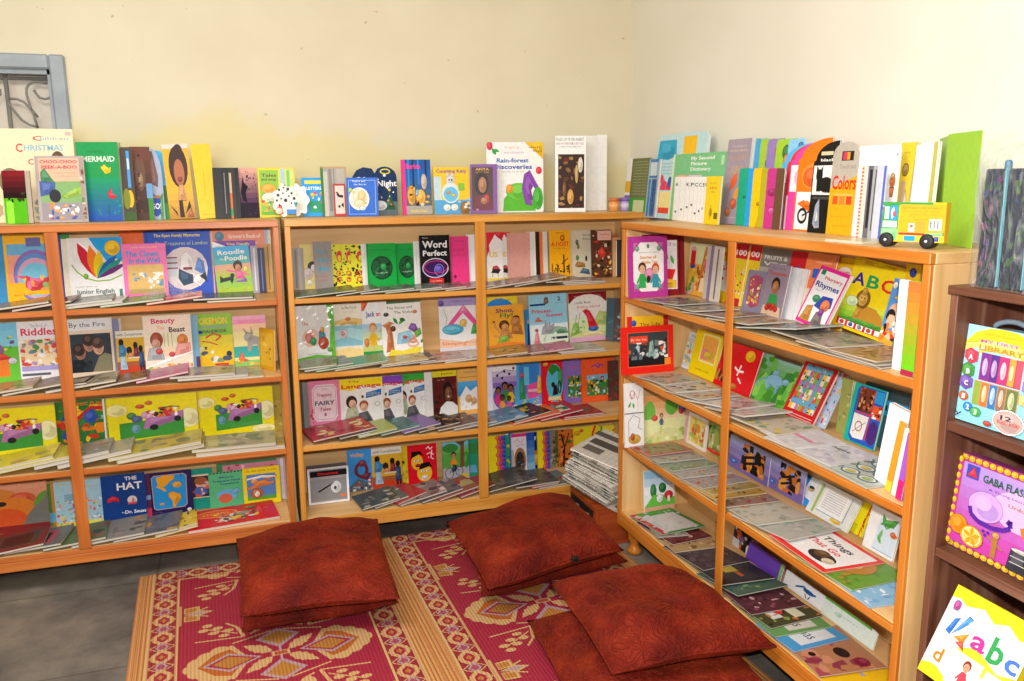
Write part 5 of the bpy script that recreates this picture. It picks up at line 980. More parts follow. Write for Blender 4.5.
for px,w,d,rot,c,ar,lb in [(5,.22,.17,1,'a89468','b 3 12 .12 0 0 1 1 b8a478,8a7a58,c8b48a','tan book lying under the bright green picture book'),(38,.2,.16,-2,'8a7c58','b 4 10 .12 0 0 1 1 9a8a68,7a6c4a','olive tan book lying under the red-titled riddle cover'),(85,.24,.17,2,'b0a890','b 5 14 .1 0 0 1 1 98907a,8a8068,c0b8a0','grey-brown book lying under the firelight painting'),(80,.09,.1,-12,'3a3430','r .15 .12 .85 .88 b8a890','small dark-framed card lying below the firelight painting'),(122,.2,.15,1,'7a5a3a','b 6 10 .12 0 0 1 1 8a6a48,a05a40','brown book lying below the men at the table'),(165,.19,.17,2,'d84a90','r .05 .05 .95 .95 b86a88;'+';'.join(f'w d890a8 .02 .1 {.2+.15*i} .6 {.2+.15*i}' for i in range(5)),'magenta book lying below the fairy tale cover'),(205,.24,.16,-1,'a8a090','b 8 18 .09 0 0 1 1 a06a5a,8a9a6a,c0a878,70685a','patterned book lying below the lime handbook'),(238,.2,.16,1,'b8a878','b 9 14 .1 0 0 1 1 98a068,c07a58,d0c090','green-brown book lying below the pastel donkey cover'),(215,.26,.14,0,'c8c4bc','r 0 0 1 1 b0a898','grey book on the patterned one, second shelf of the left case')]:
    Fl('A',2,px,388,w,d,rot,lb,c,ar,t=.009,name='flat_book',cat='book',group=FL1)
# third shelf: the yellow landscape books
CAR = 'r 0 0 1 1 f4e41c;e .1 .75 .12 .12 f8f0a0;e .85 .12 .16 .08 f8f0a8;e .9 .5 .12 .2 f8f2b8;p 3f9a3c {0} .14 {0} .48 .5 .52 .84 .62 .84 .2;p b878b8 .38 .34 .42 .56 .58 .6 .84 .66 .82 .5 .6 .42 .46 .34;e .5 .36 .05 .06 222;e .77 .5 .04 .06 222;e .42 .62 .05 .07 d8a0c8;p f0c0d8 .42 .56 .44 .66 .52 .66 .54 .58;b 7 26 .035 .42 .56 .8 .76 d83a30,fff,f0b030,2a2a2a,e86a3a,c83a4a;w 444 .012 .56 .72 .7 .76 .8 .74;e .26 .62 .05 .07 4a8a4a;e .32 .55 .06 .07 5a6a98;e .3 .36 .05 .09 6aa0b8;e .36 .8 .05 .04 d8583a;e .46 .86 .04 .04 d86a3a'
S('A',3,-38,410,54,404,3,'yellow landscape book with a pink car full of children, far left','f4e41c',CAR.format('.0'),hz=.2)
S('A',3,54,403,104,399,1.6,'busy comic cover in green, orange and red, crossed by the left post','3a7a3a','T .6 .93 .06 .7 f0702c COMIC FUN;r .55 .6 .95 .88 a8b8c0;b 6 60 .11 0 .02 1 .9 d83a2c,f0902c,3a8a3c,2a58a8,f4c830,2a7a3a,e87a28;w c83028 .07 .4 .6 .7 .85 .95 .82;e .7 .66 .14 .12 3a5ac0;r .96 0 1 1 f0f0f0',m=GLOSS,t=.012)
S('A',3,106,400,196,392,3,'yellow landscape book with the same pink car, middle of the third shelf','f4e41c',CAR.format('.12'))
S('A',3,103,402,150,398,0.7,'partly hidden yellow landscape book just right of the comic cover','f4e41c','r .05 .1 .5 .45 3f9a3c;T .15 .9 .08 .2 e86a2c ON;b 3 6 .1 .05 .3 .4 .7 444,4a8a4a,5a6a98',t=.006)
S('A',3,197,392,272,386,2,'yellow landscape book with the same pink car, right end of the third shelf','f4e41c',CAR.format('.22'),m=GLOSS)
S('A',3,271,386,283,385,1,'dull gold wrapped book edge at the right end of the third shelf','b09838','b 3 8 .2 0 0 1 1 8a7428,c8b458',t=.012,name='thin_book',m=WRAP)
for px,w,d,rot,c,ar,t,lb in [(10,.34,.18,1,'e8d828','b 3 10 .1 0 0 1 1 d8c838,b8a848',.012,'yellow book lying flat at the far left of the third shelf'),(38,.3,.17,-1,'e0d030','r 0 0 1 1 c8bc48',.012,'yellow book on the flat one at the far left'),(78,.26,.18,1,'9a9a90','b 4 12 .1 0 0 1 1 8a8a80,b0aca0,88946a',.014,'thick grey-white book lying at the left post'),(100,.26,.17,1,'b4aca0','r 0 0 1 1 a8a294',.016,'thick pale book lying right of the left post'),(160,.34,.18,0,'c8b848','b 5 16 .1 0 0 1 1 a89a48,8a8a58,b8a858',.014,'mustard book lying below the middle landscape book'),(165,.32,.17,1,'b8a448','b 6 16 .1 0 0 1 1 98904a,a8784a,7a8a4a',.016,'thick book with gold cover on the mustard one'),(237,.32,.18,-1,'a8a078','b 7 14 .12 0 0 1 1 8a8a68,c0b890',.014,'grey-green patterned book lying at the right, third shelf'),(243,.34,.17,1,'b8a048','b 8 12 .12 0 0 1 1 a08a3a,c8b050,988848',.018,'thick gold book with white pages at the right of the third shelf')]:
    Fl('A',3,px,470,w,d,rot,lb,c,ar,t=t,name='flat_book',cat='book',group=FL1)
# fourth shelf
S('A',4,-30,488,46,481,2,'large soft-painted book of orange shapes with red ground, bottom left','c86a3a','v .5 1 d88858 e8a080 4;e .3 .72 .3 .2 d8843a;e .66 .66 .18 .14 d8583a;e .5 .5 .34 .22 e0802c;e .4 .3 .3 .2 e05a28;p 7a7a74 .7 .3 1 .8 1 .1 .66 .1;l .8 .5 50 .3 .1 6a9a3a;r 0 0 1 .14 8a2a28;e .38 .6 .07 .05 2a2420')
S('A',4,44,485,56,483,1,'green and orange book edge beside the orange painted book','5a9a48','r .5 0 1 1 d8883a;e .4 .2 .4 .12 6ab8d8',t=.007,name='thin_book')
S('A',4,53,484,101,478,2.6,'light blue book crowded with flowers, crossed by the left post','a8d0e0','T .3 .95 .03 .5 d0b060 Little Garden;T .6 .86 .03 .6 d0b060 of Rhymes;r .2 .55 .5 .72 88b0c8;b 2 60 .035 .02 .12 .98 .6 f4f4f4,e8487a,f0d040,6a98d0,88b858,f0a8c0,f08a3a;r 0 0 1 .1 e8e060;b 4 24 .03 0 .05 1 .2 d83a5a,f4f4f4,6aa848')
S('A',4,100,477,144,473,3.4,'navy book with large white lettering and a red bow-shaped patch','123f8c','T .68 .91 .08 .28 f4f4f4 THE;T .64 .75 .15 .58 f4f4f4 HAT;e .68 .44 .11 .09 e8e0e0;r .58 .35 .78 .39 e04a4a;T .7 .44 .09 .03 d83a3a 1;t .46 .19 .03 .06 f4f4f4 by;T .74 .19 .07 .48 f4f4f4 Dr. Seuss;p d82838 .12 .5 .24 .56 .38 .5 .38 .42 .24 .47 .12 .42',t=.012)
S('A',4,142,475,149,474,2.5,'thin purple and red book edge between navy cover and map cover','5a2a58','r 0 0 1 .2 d83a58;r 0 .4 1 .5 8aa8d8',t=.006,name='thin_book')
S('A',4,146,474,191,470,2.2,'dark violet book with an orange map of the Americas on blue','2a1c58','p 2a98e0 .12 .16 .1 .88 .16 .93 .82 .93 .88 .88 .86 .2 .8 .14 .18 .12;w e8a860 .012 .12 .16 .1 .88 .16 .93 .82 .93 .88 .88 .86 .2 .8 .14 .18 .12 .12 .16;p f4a820 .2 .88 .24 .72 .2 .66 .28 .62 .34 .56 .42 .54 .4 .6 .34 .64 .44 .7 .52 .78 .6 .82 .62 .9 .4 .92;p f4a820 .46 .5 .56 .52 .72 .44 .74 .36 .66 .26 .58 .14 .54 .16 .54 .3 .46 .4;e .66 .68 .1 .07 f0a838;e .3 .25 .06 .03 e8a868;w 1a3a68 .012 .76 .84 .76 .92;e .9 .06 .05 .04 f4f0e8;t .2 .06 .02 .2 8a80b8 JUNIOR ATLAS')
S('A',4,190,470,212,468,1.4,'teal book with a framed picture of children reading','1a9a88','r 0 .28 .85 .86 f0d8b8;r .05 .3 .8 .82 3a2c40;e .5 .62 .3 .12 e8b090;e .45 .7 .3 .1 9a5a38;e .4 .44 .3 .12 4a68b8;b 4 10 .12 .05 .3 .8 .7 d85a48,4a68b8,e8b898;r 0 .86 1 1 1a9a88',t=.008)
S('A',4,208,474,243,470,2,'mint green spiral notebook with dark blue title','5cc088',';'.join(f'e {.06+.1*i} .98 .03 .02 3a2a2a' for i in range(10))+';T .5 .85 .05 .4 2a3a8a Blue\'s;T .5 .75 .055 .8 2a3a8a Treasure Hunt;T .6 .66 .05 .55 2a3a8a Notebook;e .5 .34 .3 .16 68b8e8;e .45 .24 .2 .14 d86a4a;p 68b8e8 .6 .4 .8 .52 .9 .4 .75 .32;t .8 .4 .02 .25 d84a3a clues inside',name='spiral_notebook',cat='notebook')
S('A',4,216,464,276,459,.6,'green and pink book top showing above the spiral notebook','3f8a58','r .1 .2 1 .95 d88aa0;b 3 30 .05 .12 .4 .95 .95 c83a58,f0c8d0,3a8a58,e8e0e0',t=.007)
S('A',4,242,470,279,465,3,'yellow book with a blue picture of an orange animal leaping over a tortoise','f4dc1c','t .5 .92 .05 .82 5a4a1a The Hare and the Tortoise;r .1 .12 .88 .82 5a88c8;r .1 .12 .88 .22 5aa83c;p e8883a .3 .52 .36 .62 .6 .66 .7 .58 .86 .6 .84 .56 .68 .5 .5 .52 .34 .46 .12 .42 .12 .46;e .3 .64 .08 .07 f0a868;p e8883a .62 .7 .9 .76 .9 .72 .66 .64;e .36 .3 .16 .14 b8642c;e .36 .29 .07 .08 f0e8e0;e .3 .36 .04 .04 e8a060;p fff .1 .72 .5 .78 .88 .74 .88 .71 .5 .74 .1 .68;t .6 .05 .02 .2 8a7a1a retold')
for i,x in enumerate([277,280,283]):
    S('A',4,x,459,x+6,458,1+.7*i,['lilac book edge at the bottom right of the left case, farthest back','white book edge second at the bottom right of the left case','grey-lilac book edge nearest at the bottom right of the left case'][i],['b8a8c8','e8e4e4','c0a8b0'][i],'w d8d0e0 .2 .5 .02 .5 .98',t=.006,name='thin_book',lean=3)
for px,w,d,rot,c,ar,lb in [(10,.26,.2,2,'7a2a2c','r .3 .1 .9 .8 4a3a3a;r .4 .2 .8 .7 2a2224','dark red book lying at the bottom left, with a black panel'),(40,.2,.18,-6,'6a6a68','r .1 .1 .8 .8 a8485a;r .2 .2 .7 .7 3a2a2c','charcoal and rose book lying at the bottom left'),(78,.22,.18,2,'5a6a3a','b 3 14 .12 0 0 1 1 8a4a38,4a6a38,6a5a3a,2a3a28','green and rust book lying behind the left post, bottom shelf'),(112,.26,.2,1,'8a8680','b 4 14 .1 0 0 1 1 7a7670,98928a,b08a50,5a5650','grey book with tan marks lying below the navy cover'),(150,.24,.19,-2,'6a6a70','b 5 12 .1 0 0 1 1 5a5a60,7a7a80,b8924a','charcoal book lying below the map cover'),(178,.16,.18,4,'e0c030','b 6 20 .08 0 .1 1 1 4a4a2a,d8a828,8a7a28,f0d858;r 0 0 1 .1 e8d8b0','yellow patterned book lying left of the big red book')]:
    Fl('A',4,px,535,w,d,rot,lb,c,ar,t=.01,name='flat_book',cat='book',group=FL1)
Fl('A',4,232,515,.36,.2,7,'big red book with a cluster of cartoon animals, lying at the bottom right','d81c2c','e .33 .68 .24 .2 e8502c;o .33 .68 .24 .2 .02 f0a040;T .33 .68 .1 .3 f0a838 STORIES;e .45 .3 .1 .12 e8c8b0;e .55 .36 .08 .12 f0c030;e .62 .5 .09 .12 8a8a88;b 4 34 .035 .3 .15 .8 .62 e8e0d8,8a8a88,f0c030,6a4a38,3a6a48,e8a0a0;p 3a8a48 .66 .78 .8 .8 .78 .7 .66 .7;t .86 .4 .03 .1 e88a6a five;t .86 .55 .03 .1 e88a6a tales',t=.014,name='flat_book',cat='book')
# ------------------------------------------------------------------ middle case, first shelf
S('B',1,291,249,300,248,1.5,'grey curled booklet at the left end of the top middle shelf','9c968c','w 7a746a .2 .4 .05 .45 .95;r .7 0 1 1 b8b2a8',t=.012,name='thin_book')
S('B',1,297,249,303,248,.9,'dull grey booklet behind the curled one, top middle shelf','a8a298','',t=.006,name='thin_book')
S('B',1,299,246,323,243,.3,'pale yellow book with round black and white bubbles, partly hidden','f0dc80','r .5 .6 1 1 e8b8b0;e .5 .5 .2 .12 222;e .55 .47 .12 .08 eee;e .3 .35 .2 .12 e8d0d0;e .35 .15 .1 .06 fff')
S('B',1,313,243,331,241,2.2,'grey tapering booklet with turquoise brush lettering','9b938f','T .45 .8 .09 .5 38a8c8 Fru;T .5 .62 .09 .6 38a8c8 itli;T .5 .44 .09 .6 38a8c8 fe;t .4 .28 .04 .7 c86058 growing;t .45 .2 .04 .6 c86058 together;w c86058 .03 .6 .9 .8 .7 .7 .5',t=.012)
ZOO='r 0 0 1 1 e8e020;b {s} 26 .14 0 .02 1 .98 1a1a14;e .75 .72 .3 .13 e02c2c;e .75 .68 .16 .07 e8e020;T .6 .34 .12 .5 d83a2c O;T .6 .2 .12 .5 d83a2c O'
S('B',1,331,245,341,244,.8,'black and yellow spotted zoo book, first of three, next to the grey booklet','e8e020',ZOO.format(s=3),t=.007)
S('B',1,341,245,351,244,1.4,'black and yellow spotted zoo book, second of three','e8e020',ZOO.format(s=4),t=.007,spine='f0f0f0')
S('B',1,350,245,363,244,2,'black and yellow spotted zoo book, third and nearest the green books','e8e020',ZOO.format(s=5)+';r .82 0 1 1 eceae4',t=.007,spine='f0f0f0')
for i,(x,c) in enumerate([(359,'e8e4dc'),(361,'2aa048'),(363,'e4e0d8')]):
    S('B',1,x,244.5,x+8,244,1.2+.5*i,['white book edge right of the spotted zoo books','green book edge between two white ones, top middle shelf','white book edge touching the left green circle book'][i],c,'',t=.006,name='thin_book')
GRN='t .5 .86 .035 .7 0a6a2a junior certificate;e .5 .44 .38 .27 123a22;e .5 .44 .34 .24 1f5a34;b {s} 24 .06 .2 .24 .8 .64 123a22,2a7a48,0c2a18;e .55 .47 .1 .07 28a850;t .5 .33 .03 .4 bcd8c0 english;r .02 0 .05 1 0a8a3a'
S('B',1,366,244,395,243,3,'left of two green books with a black globe emblem','12a844',GRN.format(s=3),m=GLOSS)
S('B',1,395,244,417,243,1.6,'right of two green books with a black globe emblem, partly covered','12a844',GRN.format(s=4),m=GLOSS)
for i,x in enumerate([413,416]):
    S('B',1,x,242,x+7,241,2.2+.5*i,['white book edge right of the green books','white book edge touching the black title book'][i],'e8e4e0','w bbb .1 .4 .05 .4 .95',t=.006,name='thin_book')
S('B',1,419,236,449,235,3.6,'black paperback with large white two-line title and a glowing ring','141014','t .2 .95 .03 .18 ccc Basic;T .5 .82 .14 .82 f6f6f6 Word;T .5 .645 .11 .8 f6f6f6 Perfect;e .5 .3 .38 .2 3a1a58;o .5 .34 .44 .2 .03 d8d0e0;o .52 .36 .4 .13 .02 e83a8a;e .6 .32 .12 .07 6a5ac8;o .62 .3 .16 .12 .015 a8a0e8;r .28 .04 .76 .13 e02c28;t .52 .085 .03 .35 f8d8d0 new edition',m=GLOSS,t=.012)
S('B',1,450,237,468,236,2.6,'plain hot-pink book right of the black title book','e83c86','w b82a68 .02 .1 .7 .8 .71;w b82a68 .02 .1 .6 .7 .6;e .2 .15 .06 .03 7a1a48;t .5 .9 .03 .6 a82a60 exercise')
for i,(x,c,lb) in enumerate([(466,'f0f0f4','white book edge between pink and blue, next to the middle post'),(468.5,'2a3a98','royal blue book beside the middle post, top shelf'),(471,'3a68b8','blue book partly behind the middle post, top shelf')]):
    S('B',1,x,235,x+9,234.5,1.8-.5*i,lb,c,'',t=.006,name='thin_book')
FLM='r 0 0 1 1 f2f0ec;p e0283a 0 1 0 .5 .12 .62 .2 .5 .16 .75 .45 .9 .6 1;e .62 .64 .3 .22 f2f0ec;p e0283a .45 1 1 1 1 .82 .7 .9;T .42 .55 .1 .5 f0c020 US;p c8303a .3 .2 .36 .3 .6 .32 .75 .26 .7 .2;p 2a2a2a .2 .18 .4 .26 .85 .24 .7 .16;w 2a2a2a .03 .35 .2 .3 .1;w 2a2a2a .03 .6 .2 .68 .1;r 0 0 1 .07 f0d860'
S('B',1,486,233,502,232,2,'white book with a red flame and galloping rider, right of the middle post','f2f0ec',FLM)
S('B',1,497,233,510,232,1.3,'second white book with the same red flame, partly covered','f2f0ec',FLM)
S('B',1,507,234,531,232,3.0,'plain dusty-pink book on the top middle shelf','e0a498','w c88a80 .015 .05 .93 .3 .93;w c88a80 .015 .08 .05 .08 .95;r .94 0 1 1 eee8e0',t=.008)
for i,(x,c,lb) in enumerate([(526,'f0ece4','white book edge right of the dusty-pink book'),(530,'2a2420','black book edge in the striped group, top middle shelf'),(533,'f07a30','orange book edge in the striped group, top middle shelf'),(538,'e8e0d4','cream book edge between orange and grey, top middle shelf'),(540,'8a8684','grey book edge next to the yellow title book')]):
    S('B',1,x,232.5,x+9,231.5,2.3-.42*i,lb,c,['','w d8b060 .1 .3 .05 .3 .95','r 0 0 .3 1 f8a060','','w 4a4644 .2 .6 .05 .6 .95;e .5 .2 .2 .08 222'][i],t=.005,name='thin_book')
S('B',1,549,231,570,230,2.6,'yellow book with red title and a row of black figures','f8b018','t .5 .95 .03 .4 8a5a18 tales;e .62 .84 .1 .06 e0481c;e .62 .84 .05 .03 f8b018;T .5 .72 .09 .85 e0481c A HOST;t .5 .63 .03 .6 c87818 of stories;b 3 22 .05 .05 .12 .95 .3 222,3a3018;w 222 .04 .1 .1 .1 .32;w 222 .04 .35 .1 .35 .3;w 222 .06 .66 .12 .66 .5;w 222 .04 .55 .3 .85 .42;w 222 .04 .9 .1 .9 .3')
S('B',1,570,231,592,230,1.9,'beige book with a few small animal drawings','d8cdb4','t .75 .9 .04 .35 444 Birds;t .75 .82 .04 .35 444 Beasts;e .3 .75 .06 .05 5a6a5a;e .35 .66 .05 .05 6a8a4a;e .3 .42 .06 .05 4a8a48;p a8783a .2 .26 .3 .34 .6 .3 .65 .22 .3 .22;p 4a6a88 .4 .1 .55 .2 .8 .16 .85 .06;e .7 .4 .05 .06 333')
S('B',1,591,231,611,229,3.8,'book with a crowded historical painting and a pink title label','5a3828','b 3 60 .08 0 0 1 1 c83a2c,e8b048,2a2018,d8c8b0,8a3a28,3a2a20,a87838;r .3 .78 .98 .98 e8b8a8;t .64 .9 .03 .5 333 COLLECTION;t .64 .83 .02 .5 a84a48 of old tales;p d83a30 .3 .5 .5 .66 .7 .5 .6 .4')
for i in range(5):
    S('B',1,603+3.2*i,233+2.2*i,612+3.2*i,230+2*i,2.2+.62*i,['first of the brown leaning books at the right end of the top middle shelf','second brown leaning book, thin ochre edge, top middle shelf','third leaning book with a rust cover, top middle shelf','fourth leaning book, pale brown, top middle shelf','dark leaning book with a white edge next to the right case'][i],['a8643a','b8783c','9a5a34','c89a68','2c2a2e'][i],'w e8d8c0 .12 .04 .02 .04 .98' if i % 2 == 0 else '',yaw=-14,t=.006,name='thin_book',lean=5)
FL2='books fanned along the middle case'
for px,w,d,rot,c,ar,lb in [(318,.24,.17,0,'3a5a3a','r 0 0 1 1 4a6a48','dark green edged book lying at the left of the top middle shelf'),(355,.18,.16,2,'6a6660','b 3 12 .1 0 0 1 1 5a5650,7a766e,88847a','grey book lying below the zoo books'),(385,.22,.15,-1,'7a8078','b 4 12 .1 0 0 1 1 6a7068,8a9088,3a3a38','grey-green book lying below the left green book'),(410,.24,.16,1,'6a7a68','b 5 12 .1 0 0 1 1 4a6a50,8a8a80,b8b4a8','mossy book lying below the green books'),(440,.2,.16,-2,'8a7a70','b 6 12 .1 0 0 1 1 7a4a48,a8988a,5a5450','brown book lying below the black title book'),(465,.22,.17,2,'9a7a74','b 7 12 .1 0 0 1 1 8a5a58,b8a49a,d89aa0','rosy book lying below the pink book'),(505,.22,.16,1,'a8988a','b 8 12 .1 0 0 1 1 98705a,c8b8a8,7a6a60','tan book lying right of the middle post, top shelf'),(535,.24,.17,-2,'98887c','b 9 12 .1 0 0 1 1 8a6a58,b8a898,6a5a50','brown book lying below the dusty-pink book'),(560,.2,.16,2,'7a7068','b 2 12 .1 0 0 1 1 5a4a40,a8988a,c8b8a8','dark tan book lying below the yellow title book'),(580,.2,.16,-1,'a89a90','b 12 12 .1 0 0 1 1 8a6058,c8bcb0,98887a','mauve-grey book lying below the beige book'),(600,.2,.16,2,'8a8880','b 13 12 .1 0 0 1 1 6a6a68,b0aca4,786a60','grey book lying at the right end of the top middle shelf')]:
    Fl('B',1,px,292,w,d,rot,lb,c,ar,t=.0065,name='flat_book',cat='book',group=FL2)
# ---- second shelf
S('B',2,290,310,300,308,1,'green book edge at the left end of the second middle shelf','5aa838','',t=.008,name='thin_book')
S('B',2,294,307,333,304,3,'white book in a shiny plastic cover with a green border','eceeee','r .9 .0 1 .2 6ac040;p 6ac040 1 0 1 1 .82 1 .9 .6 .85 .3 .92 .05;p 6ac040 0 0 1 0 1 .08 .5 .12 0 .06;T .25 .68 .05 .16 c83a3a The;e .4 .42 .24 .16 e8c0b0;e .34 .42 .1 .09 d8786a;e .44 .36 .08 .07 3a9a68;p 2a8ab0 .58 .3 .6 .52 .68 .6 .76 .46 .74 .3;e .7 .32 .13 .11 b84a30;e .68 .56 .05 .05 f0a848;e .85 .2 .06 .04 5ab048;t .5 .14 .02 .5 8a8a8a reading time',m=WRAP)
S('B',2,333,305,361,303,1.6,'cream book with pale blue water and small white title','f0e8d8','t .55 .93 .05 .5 6a6a60 In the Pond;t .5 .85 .025 .4 c8b890 a story;r 0 .22 1 .6 8ac4d4;p b0dce4 0 .34 .4 .4 1 .3 1 .5 .6 .56 0 .5;p e8c070 0 .6 .4 .66 1 .6 1 .7 .5 .74 0 .68;e .3 .45 .14 .08 e8d0d0;e .28 .46 .06 .04 d8989a;e .5 .72 .08 .03 d87838;p f0d890 0 0 1 0 1 .14 .5 .2 0 .14')
S('B',2,361,303,386,301,2.2,'white book with a multicoloured title, orange corner and a yellow child','eef0f2','p e8622c 0 1 .28 1 .1 .86 0 .84;T .34 .78 .09 .36 3a4a9a Jack;T .72 .78 .09 .3 d83a58 and;v .3 .6 d8e0a8 a8cce8 4;k .42 .2 .42 e8b890 c88a30 e8b818;r 0 0 1 .1 2a9a4a;r 0 .1 1 .2 c8d078;b 3 10 .06 .6 .3 1 .6 c8a888,a8b8a0,e8d8b8;e .15 .26 .1 .07 e0883a')
S('B',2,379,303,420,300,1.4,'white book with a dark green band behind the tilted fable book','eceae4','r 0 .88 1 1 3a7a48',t=.006)
S('B',2,380,305,420,302,3.2,'tilted white fable book of a raven and a coiled snake by a tree','f4f4f2','t .47 .92 .055 .64 3a4a4a The Raven and;t .56 .83 .055 .46 3a4a4a The Snake;e .13 .8 .06 .035 444;e .85 .82 .05 .03 e88a48;p c87848 .08 .08 .14 .4 .1 .55 .22 .6 .26 .4 .28 .1;p d8884a .1 .55 .02 .6 .2 .66 .3 .62;l .4 .6 120 .2 .08 3a8a3a;l .42 .6 40 .2 .08 4aa848;l .6 .66 160 .16 .1 2a6a2a;p 9ad0e8 .36 .22 .4 .42 .7 .46 .78 .34 .6 .22;p f0e048 .1 0 .9 0 1 .12 .8 .14 .5 .08 .2 .12;o .76 .2 .15 .07 .05 e8b8a0;o .76 .26 .1 .05 .04 d88868;e .8 .34 .05 .03 e8a888;p 8a5ab0 .66 .5 .74 .6 .84 .58 .92 .44 .8 .42;p 6ab848 .8 .42 .95 .5 .98 .38 .86 .32;e .56 .34 .05 .03 d84a4a;e .28 .52 .06 .05 6a3a28;l .95 .2 60 .12 .06 2a8a3a',tilt=True,m=GLOSS)
S('B',2,438,299,478,296,2,'white and lilac bedtime book with a pink tent and a blue sleeping bag','eef0f2','r 0 .84 1 1 a89ad0;e .06 .9 .07 .05 6a58a8;t .6 .93 .03 .5 5a4a98 bedtime stories;p e85aa0 .22 .5 .62 .86 .98 .5 .9 .44 .6 .7 .3 .46;p f090c0 .5 .7 .62 .86 .72 .7;e .34 .4 .26 .1 4ab0d8;e .3 .4 .22 .07 6ac8e8;e .6 .52 .08 .06 f0c868;p f0c868 .5 .46 .56 .58 .68 .56 .66 .44;w 8ab868 .015 .12 .8 .2 .6 .16 .5;p 3aa858 .78 .3 .86 .5 .96 .4 .98 .3;p f0c8a8 0 .06 1 .06 1 .22 .6 .16 0 .24;t .36 .14 .06 .6 d8583a Sleeping;t .8 .15 .05 .3 c8a080 Beauty;r 0 0 1 .05 d8dcec',m=GLOSS)
S('B',2,487,298,517,296,1.3,'yellow and blue book hidden behind the orange fly book','f4dc30','e .4 .72 .5 .25 2a90e0;r 0 0 1 .1 d83a3a;t .5 .94 .03 .6 8a7a1a picture reader')
S('B',2,487,307,523,304,2.6,'orange book of two children swatting a fly','f4b038','T .48 .88 .1 .5 6a2a68 Shoo,;T .52 .76 .1 .36 3a8a3a Fly!;e .44 .52 .14 .12 5a3a1a;e .46 .47 .1 .09 d89858;e .78 .66 .1 .08 3a2a18;e .76 .58 .13 .12 d08a48;p b8783a .62 .3 .68 .5 .9 .5 .96 .26;p c8884a .3 .18 .34 .38 .56 .4 .66 .2;w d89858 .06 .34 .34 .2 .48 .18 .6;w d89858 .06 .5 .3 .3 .24 .14 .3;p 8ac048 .24 .1 .3 .24 .5 .28 .56 .14;p f08838 0 0 1 0 1 .06 .5 .12 0 .05;e .16 .62 .03 .02 222',tilt=True)
S('B',2,524,311,532,309,1.6,'narrow blue book with a dark figure between two story books','3a8ac8','p 1a2a68 .3 .0 .4 .6 .7 .6 .8 0;e .55 .66 .2 .06 d8a888',t=.007,name='thin_book')
S('B',2,528,296,566,293,2.3,'light blue numbered reader with a red title and a castle on a hill','9ad8f0','T .8 .9 .08 .08 2a3a5a 2;t .8 .82 .02 .2 5a7a98 fairy level;r .03 .78 .44 .82 1a4a8a;e .46 .9 .05 .04 6a5a5a;e .46 .85 .06 .04 8a6a4a;T .32 .67 .075 .5 d8485a Princess;T .66 .58 .065 .44 d8485a Sunset;p e8684a .14 .46 .24 .56 .28 .5 .38 .46;v 0 .4 d8e8d0 e8f4f8 4;p a8aab0 .3 .2 .34 .34 .44 .42 .52 .36 .62 .4 .7 .2;r .4 .3 .44 .48 98a0a8;r .5 .3 .54 .44 98a0a8;p 8ab898 .5 .2 .7 .34 .95 .3 1 .18;p 5a8a68 .6 .2 .8 .28 1 .2;r .55 .08 .98 .13 2a3a4a;p e888a0 .08 .0 .14 .22 .2 .26 .26 .0;e .17 .29 .04 .03 b84a3a;b 3 14 .03 .3 .06 .7 .26 d8e0d8,a8b8a8,f4f4f4',tilt=True,m=GLOSS)
S('B',2,568,294,606,291,2.9,'white arched-cover book with a maroon top and a red cloak in a green wood','f0f2ee','r 0 .8 1 1 8a1a28;e .5 .74 .48 .22 f0f2ee;r 0 0 1 .1 d8a8c8;t .5 .93 .025 .7 f0c898 favourite fairy tales;t .36 .8 .05 .4 2a2a2a Little Red;t .52 .71 .05 .6 d83a3a Riding Hood;v .1 .5 c8d888 e0ecd0 4;p b8d078 .6 .34 .8 .6 1 .56 1 .3;p d82838 .5 .28 .46 .5 .36 .62 .44 .66 .54 .62 .66 .44 .76 .26;e .62 .25 .13 .05 3a68b8;p 8ab858 0 .12 .1 .36 .2 .4 .3 .2;w 5a8a48 .012 .12 .3 .2 .56;w 5a8a48 .012 .22 .3 .28 .6;e .6 .15 .3 .04 e8d8a8;b 3 8 .04 .05 .2 .4 .5 8ab868,c8d8a0',tilt=True)
S('B',2,607,300,622,297,3.4,'dark teal book leaning in shadow at the right end of the second middle shelf','2a4a58','r .5 0 1 1 3a2a28;b 3 10 .14 0 0 1 .8 3a6a78,6a3a30,8ab0b0',yaw=-34,lean=9,name='thin_book')
